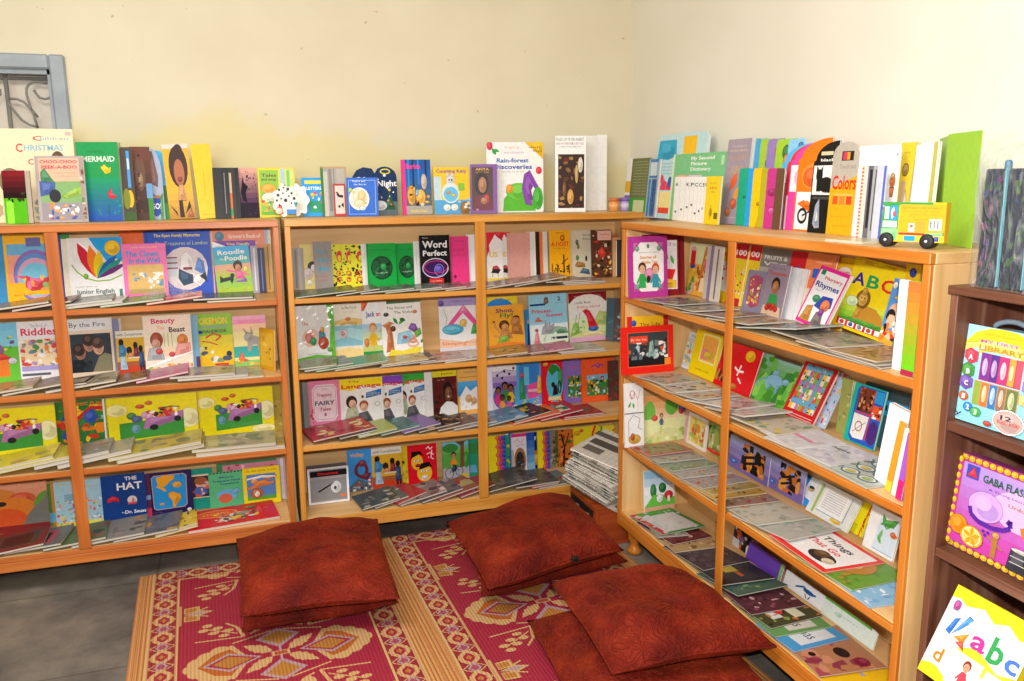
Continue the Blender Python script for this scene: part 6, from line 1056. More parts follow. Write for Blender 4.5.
for px,w,d,rot,c,ar,lb in [(306,.15,.16,-8,'7a8a68','b 3 12 .1 0 0 1 1 8a6a58,6a8a5a,a8a890','olive book lying below the shiny covered book'),(325,.2,.17,6,'8a8a80','b 4 12 .1 0 0 1 1 7a7a70,a0a098','grey book lying aslant at the left of the second middle shelf'),(358,.22,.16,3,'8a7a5a','r .1 .1 .9 .9 a89468;r .2 .2 .8 .8 98844a;w 2a2420 .05 .0 .1 .06 .9','framed tan book lying below the multicoloured title'),(350,.3,.16,1,'3a8a5a','r 0 0 1 1 5a9a70','green-edged long book lying on the second middle shelf'),(405,.24,.17,-1,'4a5a70','b 5 12 .1 .2 .1 1 1 c8b088,a89868,8a4a3a','slate book lying below the tilted fable book'),(402,.2,.14,2,'c8b070','b 6 12 .1 0 0 1 1 b89a58,d8c890,8a9a58','gold patterned book on the slate one'),(440,.2,.16,-2,'b89a90','b 7 12 .1 0 0 1 1 a87a6a,c8b8a8,d84a5a','rosy tan book lying left of the middle post, second shelf'),(465,.22,.17,1,'c8c0b8','b 8 12 .1 0 0 1 1 b0a098,d8d0c8','pale book lying below the bedtime book'),(505,.19,.16,-12,'b08a4a','r .08 .08 .92 .92 c89a58;b 9 10 .12 .2 .2 .8 .8 8a6a38,d8b878','framed gold book lying aslant below the orange fly book'),(525,.18,.15,-10,'8a4a4a','r .08 .08 .92 .92 a86a5a;e .5 .5 .1 .1 d8a878','maroon framed book lying beside the gold framed one'),(548,.2,.16,-6,'c86a8a','b 12 12 .1 0 0 1 1 d87a98,a84a6a,e8a8b8','pink book lying below the numbered reader'),(575,.22,.16,1,'b8b4ac','b 13 12 .1 0 0 1 1 a09a94,c8c4bc','grey paper book lying below the red cloak book'),(600,.22,.17,-1,'a8a09c','b 14 12 .1 0 0 1 1 98908a,b8b0a8,8a6a6a','dim grey book lying at the right end of the second middle shelf')]:
    Fl('B',2,px,360,w,d,rot,lb,c,ar,t=.007,name='flat_book',cat='book',group=FL2)
# ---- third shelf
S('B',3,297,384,307,382,1,'dark grey book edge at the left end of the third middle shelf','4a4c50','r .5 0 1 1 8a8a8c',t=.01,name='thin_book')
S('B',3,308,383,339,379,2.4,'pink fairy tale treasury with a pale scalloped plaque','e888b0','p f4e0ea .1 .24 .1 .82 .22 .92 .8 .92 .9 .82 .9 .24 .8 .14 .22 .14;w b85a88 .012 .14 .28 .14 .8 .24 .88 .78 .88 .86 .8 .86 .28 .76 .18 .24 .18 .14 .28;t .5 .82 .03 .2 8a4a6a The;T .5 .7 .07 .5 a84a6a Treasury;t .5 .63 .02 .1 8a4a6a of;T .5 .53 .09 .64 3a3a5a FAIRY;T .5 .4 .07 .36 a84a6a Tales;e .5 .28 .03 .03 b85a88;b 3 10 .07 0 0 .12 .5 c83a58,e8a0b8,d85a5a;r 0 0 1 .08 d86a90')
LANG='r 0 0 1 1 f2f2f0;p {c} 0 1 1 1 1 .8 .5 .84 .3 .74 0 .78;t .35 .94 .04 .25 4a4a2a My;T .5 .84 .08 .92 d81c28 Language;p 2a78c8 .6 .56 .62 .68 .96 .74 .95 .61;t .78 .66 .03 .28 f4e860 Primary;t .78 .62 .025 .3 f4e860 grade one;e .26 .5 .13 .14 3a2420;e .28 .46 .085 .09 e8b8a0;p b8c0a0 .08 .08 .16 .36 .36 .4 .46 .1;e .54 .42 .1 .09 a84a2a;e .54 .37 .085 .085 e8b898;p 5a5a60 .36 .02 .42 .24 .62 .28 .76 .02;o .86 .42 .07 .05 .015 a8b090;T .52 .6 .06 .05 2a4a3a 1'
S('B',3,339,381,382,376,2.4,'white language primer with a yellow top and two children','f2f2f0',LANG.format(c='f8e020'),m=GLOSS)
S('B',3,366,379,402,374,1.5,'white language primer with a purple top, second of three','f2f2f0',LANG.format(c='8a48c0'),m=GLOSS)
S('B',3,392,376,427,372,.7,'white language primer with a green top, third of three','f2f2f0',LANG.format(c='38b040'),m=GLOSS)
S('B',3,424,373,434,371,1.6,'white book edge between the green-topped primer and the boy photo','ecebe8','',t=.006,name='thin_book')
S('B',3,432,372,456,369,2.2,'book with a photo of a smiling boy in a white shirt under a yellow band','5a1a18','r 0 .86 1 1 e8d820;t .6 .93 .05 .5 2a2a1a Juma;b 3 14 .12 0 .1 1 .85 6a201c,3a1412,7a2a20;e .62 .54 .2 .2 1a100c;e .64 .48 .15 .16 7a4a30;p e8ecec .2 0 .3 .2 .55 .32 .8 .3 1 .2 1 0;t .35 .8 .03 .3 d8b0a0 my day;e .58 .5 .02 .015 111;e .7 .5 .02 .015 111;e .64 .42 .05 .02 e8d8d0')
S('B',3,457,370,478,367,2.6,'cream and orange book with a framed blue winter picture','f0b860','r .1 .1 1 .72 e8ecf0;v .4 .72 3a98d8 58b0e8 3;p f4f4f4 .1 .4 .4 .62 .6 .5 .9 .6 1 .4 1 .1 .1 .1;e .5 .34 .14 .08 e8b070;e .75 .28 .12 .07 d8a060;r .1 .8 .9 .82 d89030;t .6 .92 .04 .6 2a68a8 Cold Day;b 4 8 .06 .2 .14 .9 .4 a8a8b8,e8c080,8a98a8',m=GLOSS)
S('B',3,486,366,498,364,1.4,'white book edge just right of the middle post, third shelf','ece8f0','r .6 0 1 1 b8a0c8',t=.008,name='thin_book')
S('B',3,492,367,516,364,2,'white and violet book of dancing children under black music notes','d8d0e8','v .5 1 8a6ab8 f2f0f4 4;w 222 .02 .2 .8 .5 .9 .9 .86;e .2 .78 .05 .03 222;e .5 .86 .05 .03 222;e .7 .8 .05 .03 222;e .88 .92 .05 .03 222;e .4 .72 .05 .03 222;e .5 .3 .5 .3 6a5ab0;k .22 .14 .4 8a5a3a 1a1210 d83a80;k .5 .2 .44 8a5a3a 1a1210 3a8a48;k .74 .16 .42 8a5a3a 1a1210 e8c028;k .38 .02 .34 6a4028 1a1210 e8a040;k .66 .02 .3 6a4028 1a1210 e05a9a;r .9 .1 1 .5 58b0d8')
S('B',3,516,364,541,361,1.5,'bright blue and pink storybook with a green-robed figure at a doorway','5ab0e8','r .1 .3 .9 .95 3a88d8;r .3 .5 .5 .9 6ac8f0;p 3aa050 .1 .2 .16 .6 .26 .66 .34 .2;e .22 .72 .07 .06 d84a3a;p e85aa8 .4 .2 .4 .5 .9 .56 .9 .2;r .44 .34 .86 .4 f4c0d8;p f0c848 .8 .3 .86 .7 .96 .66 .98 .3;b 3 16 .06 .1 .02 .95 .3 e8a0c0,f0d060,58b0d8;r 0 0 1 .05 f0f0f0')
S('B',3,541,362,562,359,2,'red book with a round picture of a dark squirrel under palms','e01c30','e .62 .5 .4 .42 58c0d8;p 2a8a3a .3 .8 .5 .92 .8 .86 .96 .7 .7 .76 .5 .66;e .9 .6 .1 .2 3a9a48;p 2a1a18 .5 .22 .56 .42 .7 .46 .78 .24;e .54 .46 .09 .06 2a1a18;o .84 .4 .1 .14 .06 2a1a18;r .3 .12 .9 .2 e8d8a0;e .2 .92 .12 .04 f0b030;b 3 8 .05 .3 .04 .95 .14 f0c048,c8101c')
S('B',3,562,361,583,358,1.4,'lilac book with a small square picture of jungle animals','8a70c0','t .5 .82 .06 .4 d84a58 tales;r .24 .12 .88 .62 3a8a48;b 4 46 .07 .24 .12 .88 .62 2a2420,f0c030,d83a2c,8ac8d8,3a8a48,e8e0d8;r .92 0 1 1 e0dcec')
S('B',3,581,360,614,357,2,'orange book with a square picture of jungle animals and purple script','f0602c','w 6a3ab0 .03 .3 .8 .42 .86 .5 .78 .6 .86 .68 .8;w 6a3ab0 .03 .5 .9 .56 .8;e .36 .74 .02 .015 6a3ab0;r .16 .14 .84 .62 3a8a48;r .16 .5 .84 .62 6ac0e0;b 5 60 .05 .16 .14 .84 .58 2a2420,f0c030,d83a2c,8ac8d8,3a8a48,e8e0d8,8a6a48;w d84a20 .02 .92 .05 .98 .5 .92 .95')
S('B',3,608,362,618,360,3.2,'dark narrow book in the shadow at the right end of the third middle shelf','5a3a34','b 3 8 .2 0 0 1 1 3a5a4a,8a3a30',t=.008,name='thin_book')
for px,w,d,rot,c,ar,lb in [(330,.27,.2,11,'a02430','r .02 .02 .98 .98 b02c38;b 3 26 .07 .05 .1 .95 .9 d8b868,8a1a24,c8985a,e8d098,7a2028','large red and gold book lying aslant at the left of the third middle shelf'),(352,.17,.18,12,'2c2c2a','r .1 .1 .9 .9 3a3a38;r .3 .4 .7 .6 e8e8e8','black book lying beside the red and gold one'),(372,.17,.18,10,'a8b058','r .3 .0 1 1 a8b45a;r .0 .0 .3 .5 d8dcd8','olive green book lying below the yellow-topped primer'),(393,.18,.18,13,'3a6a68','b 5 10 .1 0 0 1 1 4a8a88,2a4a3a,58a0a8','teal book lying below the purple-topped primer'),(413,.18,.19,16,'7a5a98','r .0 .0 1 1 8264a4','plain violet book lying aslant below the green-topped primer'),(432,.2,.17,12,'3a3430','b 6 14 .1 0 0 1 1 8a6a38,2a2420,c8a060','black and gold book lying below the boy photo'),(452,.2,.17,9,'6a4a3a','b 7 16 .1 0 0 1 1 c87858,8a3a38,4a3a30,d8a888','rust patterned book lying below the winter picture'),(470,.2,.16,4,'8a8a90','b 8 14 .1 0 0 1 1 a0a4ac,6a7078,c8b8a0','blue-grey book lying beside the middle post, third shelf'),(500,.2,.18,9,'6a90b0','b 9 10 .12 0 0 1 1 8ab0c8,4a7898,b8d0d8','blue book lying right of the middle post, third shelf'),(522,.2,.19,14,'26241f','b 2 14 .09 .2 .2 .8 .8 d8a838,8a6a28,b88a30','black book with a gold flower lying on the third middle shelf'),(530,.24,.16,6,'e8622c','r .05 .05 .95 .95 e8703a','orange book lying under the black flower book'),(553,.22,.18,8,'b82a38','e .5 .5 .34 .32 6a8a6a;b 3 12 .1 .2 .2 .8 .8 3a6a4a,c8a868,e8d8c0','red book with an oval green picture lying below the squirrel book'),(580,.22,.17,5,'c02c3c','e .5 .5 .34 .32 8a7a78;b 4 12 .1 .2 .2 .8 .8 6a5a58,a89a98','red book with an oval grey picture lying below the lilac book'),(602,.2,.17,4,'a82838','e .5 .5 .34 .32 6a5a58','dark red book with an oval picture at the right of the third middle shelf')]:
    Fl('B',3,px,435,w,d,rot,lb,c,ar,t=.0075,name='flat_book',cat='book',group=FL2)
# ---- fourth shelf
S('B',4,307,470,348,466,9,'grey and white boxed set showing a pen and a black title strip','9a9a9c','w f0f0f2 .05 .025 .0 .025 1;w f0f0f2 .05 .975 .0 .975 1;r 0 0 1 .06 e8e8ea;r 0 .95 1 1 d8d8da;r .06 .76 .96 .92 1c1c20;T .5 .84 .07 .5 e0242c Document;t .6 .72 .025 .5 e8a080 presentation;r .06 .1 .94 .68 8a8c90;e .68 .44 .13 .17 d0d4d8;e .66 .42 .03 .04 3a3c40;w 141416 .035 .24 .34 .56 .52;w 141416 .018 .56 .52 .64 .58;r .76 .16 .92 .22 e87838',t=.055,lean=2,spine='8a8a8c',name='boxed_set',cat='box',page='8a8a8e',m=GLOSS)
S('B',4,347,452,371,448,2,'bright blue comic with a dark red coiling dragon','3a9ae8','T .4 .88 .09 .6 f4a818 Valley;o .55 .5 .3 .2 .14 7a2a3a;p 7a2a3a .5 .3 .8 .24 .95 .4 .7 .44;e .6 .66 .16 .08 8a3a44;p 5a6a78 0 .1 .4 .3 .8 .2 1 .26 1 0 0 0;b 3 20 .07 .1 0 1 .35 3a3a40,a8b0b4,c83a2c,e8e0c8')
S('B',4,371,450,401,446,2.4,'cream and mustard book of men gathered at a table, middle case','ece8da',MEN)
S('B',4,397,448,411,445,1.6,'yellow and black strip of a book left of the red cartoon cover','d8c020','b 3 16 .2 0 0 1 1 1a1a18,8aa838,e8d838',t=.007)
S('B',4,407,447,436,443,2,'red comic with two laughing cartoon boys\' faces','e0162c','e .32 .56 .2 .2 f8c028;p 1a1210 .1 .64 .14 .84 .44 .84 .56 .7 .4 .76 .2 .7;e .26 .6 .04 .03 fff;e .38 .6 .04 .03 fff;e .27 .6 .018 .016 111;e .39 .6 .018 .016 111;e .34 .47 .08 .04 a01820;e .56 .26 .26 .22 f8c028;p 1a1210 .36 .36 .44 .52 .74 .54 .84 .4 .7 .42 .5 .38;e .48 .32 .05 .035 fff;e .66 .32 .05 .035 fff;e .49 .32 .02 .018 111;e .67 .32 .02 .018 111;e .56 .15 .13 .06 f4f0f0;w 8a1018 .015 .44 .17 .56 .1 .68 .17;w f4f4f4 .03 .64 .88 .72 .94 .78 .86 .86 .92;w f4f4f4 .03 .66 .74 .76 .78 .9 .72;w f4f4f4 .03 .84 .84 .8 .64 .9 .6;e .72 .66 .02 .015 f4f4f4',m=GLOSS)
S('B',4,442,444,468,440,2.2,'green garden picture of a boy in orange riding a bicycle','5aa848','v .7 1 6ab858 78c0e8 3;p 7a5230 .66 .3 .7 1 .84 1 .82 .3;p 6a4428 .7 .9 .5 1 .9 1;e .3 .84 .3 .12 3a8a3a;r 0 0 1 .32 b0b0b8;k .42 .34 .4 c88a58 2a1a12 f0902c;o .24 .18 .17 .15 .025 222;o .62 .22 .15 .13 .025 222;w 222 .025 .24 .18 .42 .36 .62 .22;p 2a3a5a .34 .2 .38 .4 .52 .38 .5 .24;r .7 .04 .95 .14 d8c030;e .9 .5 .1 .2 4a9a40')
S('B',4,465,441,479,438,1.2,'teal and green book beside the bicycle picture, at the post','2a9a78','p 6ab0d8 .2 .1 .3 .3 .7 .3 .8 .1;r 0 .6 1 .9 3a8a48',t=.007)
RB='r 0 0 1 1 f4dc20;'+';'.join(f'e {.62+.08*(j%2)} {.06+.11*j} .2 .07 f0783a;e {.76+.07*(j%2)} {.06+.11*j} .17 .065 d83a88;e {.92+.06*(j%2)} {.06+.11*j} .14 .06 2a58c8' for j in range(9))
S('B',4,488,437,505,435,2.2,'yellow book with a wavy rainbow edge right of the middle post','f4dc20',RB)
for i,(x,y,c,ar,lb) in enumerate([(501,436,'3a9a58','b 3 8 .25 0 0 1 1 d8c030,3a68a8','green speckled book edge in the bottom middle shelf'),(505,434,'2a68b8','r 0 0 .4 1 e8ecf0','blue and white book edge left of the archway book')]):
    S('B',4,x,y,x+8,y-.5,1.7-.4*i,lb,c,ar,t=.006,name='thin_book')
S('B',4,511,435,526,433,2.4,'white book with pink script over an archway picture','f0e8f0','r 0 .92 1 1 e82a8a;w d84a8a .03 .2 .78 .4 .86 .6 .76 .85 .84;w d84a8a .03 .3 .68 .8 .72;e .55 .3 .4 .34 a87848;e .55 .28 .28 .26 3a3430;b 3 10 .07 .3 .08 .8 .4 4a6a98,c8a888,8a3a30;r 0 0 .12 .6 c8b0a0')
S('B',4,524,434,534,432,1.7,'blue and white gradient book edge right of the archway book','3a78d0','r .6 0 1 1 e8f0f8;v 0 1 8ac0e8 2a58b8 5',t=.006,name='thin_book')
S('B',4,529,434,541,431,1.1,'midnight blue book with a question mark and a golden glow','1a2a68','T .5 .84 .1 .2 f0f0f0 ?;e .5 .3 .4 .2 c88a30;e .5 .28 .2 .12 f0c858;b 3 8 .08 0 0 1 .4 2a1a18,6a3a20',t=.006)
S('B',4,537,432,549,430,2.2,'second narrow yellow book with a wavy rainbow edge','f4dc20',RB,t=.007)
for i,(x,c,ar,lb) in enumerate([(545,'8a8470','b 3 20 .2 0 0 1 1 4a4a38,b8a888,6a6a50','grey-brown patterned book edge, bottom middle shelf'),(551,'6a6a30','b 4 16 .2 0 0 1 1 3a4a20,c8a838','olive patterned book edge, bottom middle shelf'),(555,'e8e070','r 0 .2 1 .5 e0b030','pale yellow book edge left of the orange forest book')]):
    S('B',4,x,431.5,x+10,430,1.6-.4*i,lb,c,ar,t=.006,name='thin_book')
S('B',4,558,432,573,428,2.3,'orange forest book with dark twisted trees','d8702c','b 3 40 .12 0 0 1 1 3a2418,8a3a1c,e89048,5a6a2a;w 2a1a12 .1 .3 0 .4 .5 .2 .9;w 2a1a12 .07 .4 .5 .7 .9;w e8c030 .06 .7 0 .75 .3',t=.007)
S('B',4,570,429,598,425,1.6,'yellow book with a tall red loop and two small figures','f4dc28','p f0f0e0 0 0 1 0 1 .2 0 .5;w e02838 .07 .9 1 .8 .8 .76 .4 .86 .15;w e02838 .06 .62 .3 .75 .38 .95 .3;e .25 .84 .1 .06 e8a820;e .4 .9 .06 .04 e05a30;k .12 .06 .38 c88a58 2a1a12 2a58b8;k .42 .1 .26 c88a58 2a1a12 f0f0f0;e .6 .2 .1 .06 d84a3a')
S('B',4,596,428,614,424,1.1,'yellow book with a tall green loop and a red car','f0e038','p e8ecb8 0 0 1 0 1 .3 0 .4;w 3aa030 .1 .3 1 .26 .6 .3 .2;b 3 14 .06 .5 .6 1 .95 e88a28,f0b838,c85a28;p c83a48 .55 .26 .6 .38 .85 .42 .9 .3;e .65 .27 .05 .04 222;e .85 .3 .05 .04 222')
for px,w,d,rot,c,ar,lb in [(376,.17,.17,8,'4a4e4a','b 3 16 .1 0 0 1 1 3a3e3a,8a8478,6a6e5a,a8a498','grey-black comic lying below the dragon cover'),(385,.16,.16,14,'6a6a68','b 4 16 .1 0 0 1 1 8a8a88,c8c8c4,4a4a48,5a7a5a','grey photo comic lying below the men at the table'),(402,.15,.18,22,'a02a34','r 0 0 1 1 b03440','red booklet lying aslant left of the cartoon faces'),(418,.22,.17,8,'8a7a78','b 5 18 .1 0 0 1 1 a89898,4a4a50,6a5a58,d8c8c0','grey-pink magazine lying below the cartoon faces'),(436,.2,.16,11,'70606c','b 6 16 .1 0 0 1 1 4a4a60,a89098,8a6a48','dusky magazine lying below the red comic, nearer the bicycle'),(452,.2,.17,12,'9a5a4a','r .0 .3 1 .7 b8a070;b 7 10 .1 0 0 1 1 a83a38,c8a878','tan and red magazine lying below the bicycle picture'),(470,.18,.16,14,'98404a','b 8 12 .1 0 0 1 1 b0485a,c8b098,6a3a38','red magazine lying at the middle post, bottom shelf')]:
    Fl('B',4,px,500,w,d,rot,lb,c,ar,t=.008,name='magazine',cat='magazine',group=FL2)
for px,w,d,rot,c,ar,lb in [(505,.24,.2,6,'4a4844','b 3 20 .1 0 0 1 1 3a3836,5a5650,6a665e','dark grey magazine lying right of the middle post, bottom shelf'),(530,.22,.19,4,'56524e','b 4 20 .1 0 0 1 1 46423e,66625c,3a3836','dark mottled magazine in the middle of the bottom shelf'),(537,.14,.17,8,'b02434','r 0 .4 1 1 8a6a70;r 0 0 1 .4 d02c40','red-cornered magazine lying on the dark ones'),(548,.2,.17,10,'6a7a80','b 5 20 .1 0 0 1 1 4a6a88,a84a3a,8a8478,3a3a38','blue and rust magazine lying beside the newspaper pile')]:
    Fl('B',4,px,485,w,d,rot,lb,c,ar,t=.008,name='magazine',cat='magazine',group=FL2)

# ------------------------------------------------------------------ right case, first shelf
S('E',1,643,233,684,236,.2,'maroon-edged book with a parrot and red fruit on white','8a1c28','r .1 .1 .82 .9 f0ecec;t .5 .84 .06 .6 b8a8b0 birds;l .5 .72 -60 .2 .08 4aa838;l .66 .66 -70 .22 .08 5ab848;p e0302c .1 .3 .2 .46 .5 .44 .78 .42 .7 .26;p f4c838 .12 .14 .4 .3 .78 .24 .78 .12;w a88020 .02 .2 .18 .7 .2;r .86 0 .9 1 6a1018',t=.01)
S('E',1,628,236,667,237,1.6,'magenta-framed storybook with an oval panel of two children','b83a98','r .12 .1 .9 .9 f0ece8;p c85aa8 .12 .1 .3 .1 .12 .26;p c85aa8 .9 .1 .72 .1 .9 .26;p c85aa8 .12 .9 .3 .9 .12 .74;p c85aa8 .9 .9 .72 .9 .9 .74;e .22 .8 .05 .04 7ab090;e .78 .8 .05 .04 7ab090;e .22 .18 .05 .04 7ab090;e .78 .18 .05 .04 7ab090;t .5 .74 .02 .5 888 illustrated tales;T .5 .66 .05 .42 d8902c Stories of;T .54 .58 .05 .4 d8902c Golden Tent;e .5 .84 .03 .03 4a9a78;e .55 .38 .16 .1 d888b0;k .34 .16 .42 e0b090 5a3020 3aa858;k .68 .16 .4 e0b090 c8502c 3a98a8;e .5 .3 .05 .06 3a2a2a')
S('C',1,691,241,717,247,1.2,'giraffe-coloured activity board with dangling red and pink beads','e8b040','r 0 .6 1 1 e0e8b0;p c87838 .3 .1 .5 .5 .6 .95 .72 .95 .64 .5 .6 .1;b 3 20 .06 .3 .1 .7 .9 9a5428,e8c070;e .16 .86 .09 .06 f0a0a8;r .08 .55 .26 .84 e0242c;r .1 .5 .28 .58 3a48b8;e .26 .46 .09 .06 f0c838;r .62 .5 .76 .7 e85a78;e .7 .74 .08 .05 f4d040;l .2 .1 80 .3 .12 3a9a38;l .1 .05 60 .3 .12 2a8a30;b 4 10 .08 0 0 .3 .3 3aa040,d8a8a0;p f0d8a8 .5 .08 .55 .35 .85 .4 .88 .12',t=.012)
for i,(x,c,lb) in enumerate([(708,'c8c0b8','grey booklet edge right of the giraffe board'),(712,'8a7a9a','lilac booklet edge right of the giraffe board'),(715,'d8d0c4','cream booklet edge left of the yellow number book')]):
    S('C',1,x,245,x+9,248,1.9+.4*i,lb,c,'w 6a5a58 .15 .5 .05 .5 .95',t=.006,name='thin_book')
S('C',1,717,246,737,250,1,'yellow number book with red numerals behind the post','f0c828','r .1 .2 .9 .75 f4ece0;T .5 .62 .09 .3 d83a2c 6;T .5 .42 .09 .3 d83a2c 9;T .5 .88 .06 .7 d82c2c 123;r 0 0 1 .1 e8b818',lean=10,Y=1.547)
S('C',1,737,243,750,246,1.2,'red and yellow counting book with white zeros, first right of the post','f4d428','r 0 .76 1 1 d8242c;T .5 .86 .09 .8 f4f0e8 100;b 3 16 .08 .05 .15 .95 .7 d83a2c,3a3a3a,f4f0e8;r 0 0 1 .12 c8202c',lean=10,Y=1.54)
S('C',1,749,244,763,248,.6,'second red and yellow counting book with white zeros','f4d428','r 0 .76 1 1 d8242c;T .5 .86 .09 .8 f4f0e8 100;b 4 14 .08 .05 .2 .95 .7 e8b020,f4f0e8',lean=10.5,Y=1.549)
S('C',1,762,246,795,254,.9,'grey-topped fruit and vegetable book behind the tomato girl','b8b4ac','r 0 .7 1 1 8a8680;T .5 .86 .06 .7 e8e4dc FRUITS &;T .5 .76 .06 .7 e8e4dc VEG',lean=11,Y=1.552)
S('C',1,793,249,812,256,1.2,'red and blue letter book showing a blue capital letter','2a4ab8','r 0 .6 1 1 d82430;T .5 .72 .13 .5 2a58c8 A;r 0 0 1 .55 e8e0d8;t .5 .62 .02 .5 fff letters',t=.008,lean=12,Y=1.543)
S('C',1,809,250,838,259,1.9,'salmon book with a large blue numeral one','f08850','T .4 .72 .13 .2 2a6ad0 1;t .6 .88 .03 .5 f8d8b8 numbers;r 0 0 1 .5 e8d8c8',t=.008,lean=12,Y=1.531)
S('C',1,831,254,858,262,1.0,'golden yellow book with a pale label behind the tilted rhyme book','f0bc18','e .66 .8 .25 .07 f4e0d0;t .66 .8 .03 .36 d84a38 Alphabet;t .6 .93 .02 .6 c88a18 early learning',t=.008,lean=13,Y=1.552)
S('C',1,749,269,768,274,3,'small grey-violet board book with a colourful crest','8a88a0','p a84a68 .15 .82 .2 .2 .5 .1 .84 .2 .85 .84 .5 .9;b 3 30 .06 .2 .18 .8 .8 f0c838,e8684a,8ac048,f0d8c0;t .5 .9 .04 .5 e86a78 nature',board=True,t=.01,lean=11,Y=1.485)
S('C',1,770,262,791,268,2.9,'mauve tomato storybook with a dark-haired girl in green','9a8a9c','t .5 .92 .04 .6 6a5a6a Maria and the;T .5 .83 .07 .8 c8483a Tomatoes;e .5 .62 .2 .14 2a1a14;e .5 .57 .15 .12 b87848;p 3aa050 .22 .18 .32 .44 .66 .44 .8 .18;p e8c8a8 .06 .04 .1 .22 .9 .22 .96 .04;e .3 .18 .1 .05 d82c2c;e .5 .19 .1 .05 e0382c;e .7 .18 .1 .05 d82c2c;e .4 .23 .09 .045 c8242c;e .6 .23 .09 .045 d83a30',lean=11,Y=1.485)
S('C',1,789,266,808,272,3.3,'white slab of book pages between tomato girl and rhyme book','f0f0f2','w e0e0e4 .04 .4 .02 .4 .98;w e0e0e4 .04 .75 .02 .75 .98',t=.012,lean=11,Y=1.509)
S('C',1,857,257,908,270,2.4,'large yellow alphabet book with a seated lion','f4d81c','p e8b820 0 .95 .5 1 1 .95 1 1 0 1;t .5 .94 .02 .6 c83a2c early learners;T .2 .72 .17 .26 2a2a9a A;T .49 .72 .17 .24 18a058 B;T .78 .72 .17 .26 e0282c C;v .12 .4 7ab838 d8e048 4;r 0 .04 1 .13 d82c2c;r .05 .05 .19 .12 fff;r .24 .05 .38 .12 fff;r .43 .05 .57 .12 fff;r .62 .05 .76 .12 fff;r .81 .05 .95 .12 fff;e .12 .085 .04 .025 e03a3a;e .31 .085 .04 .025 3a5ab0;e .5 .085 .04 .025 8a8a8a;e .69 .085 .04 .025 c84a3a;p c89030 .3 .2 .38 .4 .7 .38 .85 .3 .95 .2 .8 .18;e .4 .46 .14 .13 8a5a1c;e .4 .46 .09 .09 d8a848;e .4 .57 .05 .05 c8983a;e .37 .48 .012 .01 222;e .43 .48 .012 .01 222;p c89030 .3 .18 .34 .34 .44 .34 .42 .18;e .2 .4 .12 .07 d8ecc0;p 4a9a38 0 .13 .3 .18 .6 .15 1 .2 1 .13',tilt=True,m=GLOSS,t=.012,lean=13,Y=1.535)
S('C',1,822,266,853,277,5.2,'magenta-edged nursery rhyme book leaning steeply to the right','f2f2f4','w e8289a .09 .0 .04 .0 .97 1 .97;w e8289a .09 0 .04 1 .04;w e8289a .06 .98 .04 .98 .98;r .1 .86 .24 .95 2a8a5a;T .6 .83 .055 .6 d83a5a Nursery;T .5 .7 .09 .8 2a3a9a Rhymes;t .3 .6 .03 .2 888 Part 1;p c88a38 .1 .06 .16 .3 .34 .34 .42 .06;p 2a48b8 .36 .34 .5 .54 .84 .56 .9 .4 .7 .3;e .7 .4 .14 .1 e8804a;e .34 .46 .12 .06 3a9a68;p 7a6a6a .5 .05 .54 .26 .74 .28 .84 .06;e .68 .28 .08 .06 8a3a98',tilt=True,m=GLOSS,t=.012,lean=22,Y=1.5)
S('C',1,895,278,910,282,3.8,'blue-sky picture book with cartoon figures on orange ground, right end of the top shelf','5a9ae0','p e8a838 0 0 1 0 1 .2 0 .3;e .6 .55 .4 .1 f0b8a0;e .4 .46 .3 .1 222;e .5 .38 .3 .1 f0c8a0;b 3 24 .16 0 .1 1 .5 222,f0c8a0,d83a2c,f4f4f4,e8842a;p f0c838 .3 .72 .7 .78 .9 .7;e .2 .9 .15 .05 f4f4f4',tilt=False,lean=14,Y=1.49)
S('C',1,907,262,922,268,1.2,'yellow book with a red band at the right end of the top right shelf','f0c020','r .1 .62 1 .8 d82c3a;t .5 .7 .05 .6 f4e0c0 poems;e .5 .9 .2 .05 3a4ab0',t=.008)
S('C',1,900,279,911,282,15.4,'white page slab standing at the front, left of the green and orange cover','f2f2f0','w e4e4e4 .05 .5 .02 .5 .98',t=.012,lean=1)
S('C',1,909,280,922,284,16.8,'narrow book cover fading from green to orange, at the right upright','70c828','v 0 1 6ac820 f07838 9;r 0 .0 1 .06 a82a48',t=.012,lean=1)
FL3='magazines spread along the right case'
MG='b {s} 40 .055 .02 .02 .98 .98 '
def spread(row, items):
    for px,py,w,d,rot,c,ar,lb in items:
        Fl('C',row,px,py,w,d,rot,lb,c,ar,t=.005,group=FL3)
spread(1,[(655,300,.26,.19,6,'8a8a88',MG.format(s=3)+'7a8088,a8a498,6a7078','grey magazine lying at the corner end of the top right shelf'),(672,306,.26,.2,-8,'a8a098',MG.format(s=4)+'b8aca0,8a4a48,98908a','grey magazine with a red edge lying below the parrot book'),(695,312,.24,.19,10,'9a8a80',MG.format(s=5)+'a89a90,c8642c,7a7068','brown magazine lying below the giraffe board'),(718,320,.26,.2,-4,'b8a890',MG.format(s=6)+'c8b8a0,d8a040,98887a','tan magazine lying beside the post, top right shelf'),(752,330,.28,.2,5,'8a9a98',MG.format(s=7)+'6a8a88,a8a8a0,d0702c','grey-teal magazine lying right of the post, top right shelf'),(785,340,.28,.19,-6,'a89a88',MG.format(s=8)+'b8a890,8a7a70,7a8a98','beige magazine lying below the tomato girl'),(815,350,.3,.2,4,'a8845a',MG.format(s=9)+'b89468,8a6a48,c8a878','ochre magazine lying below the tilted rhyme book'),(850,356,.28,.2,-5,'8a8478',MG.format(s=11)+'98907e,6a6458,a8a08a','grey-brown magazine lying below the lion book'),(880,368,.26,.19,3,'7a7468',MG.format(s=12)+'6a6458,98907e,5a5a50','dark khaki magazine lying at the right end of the top right shelf')])
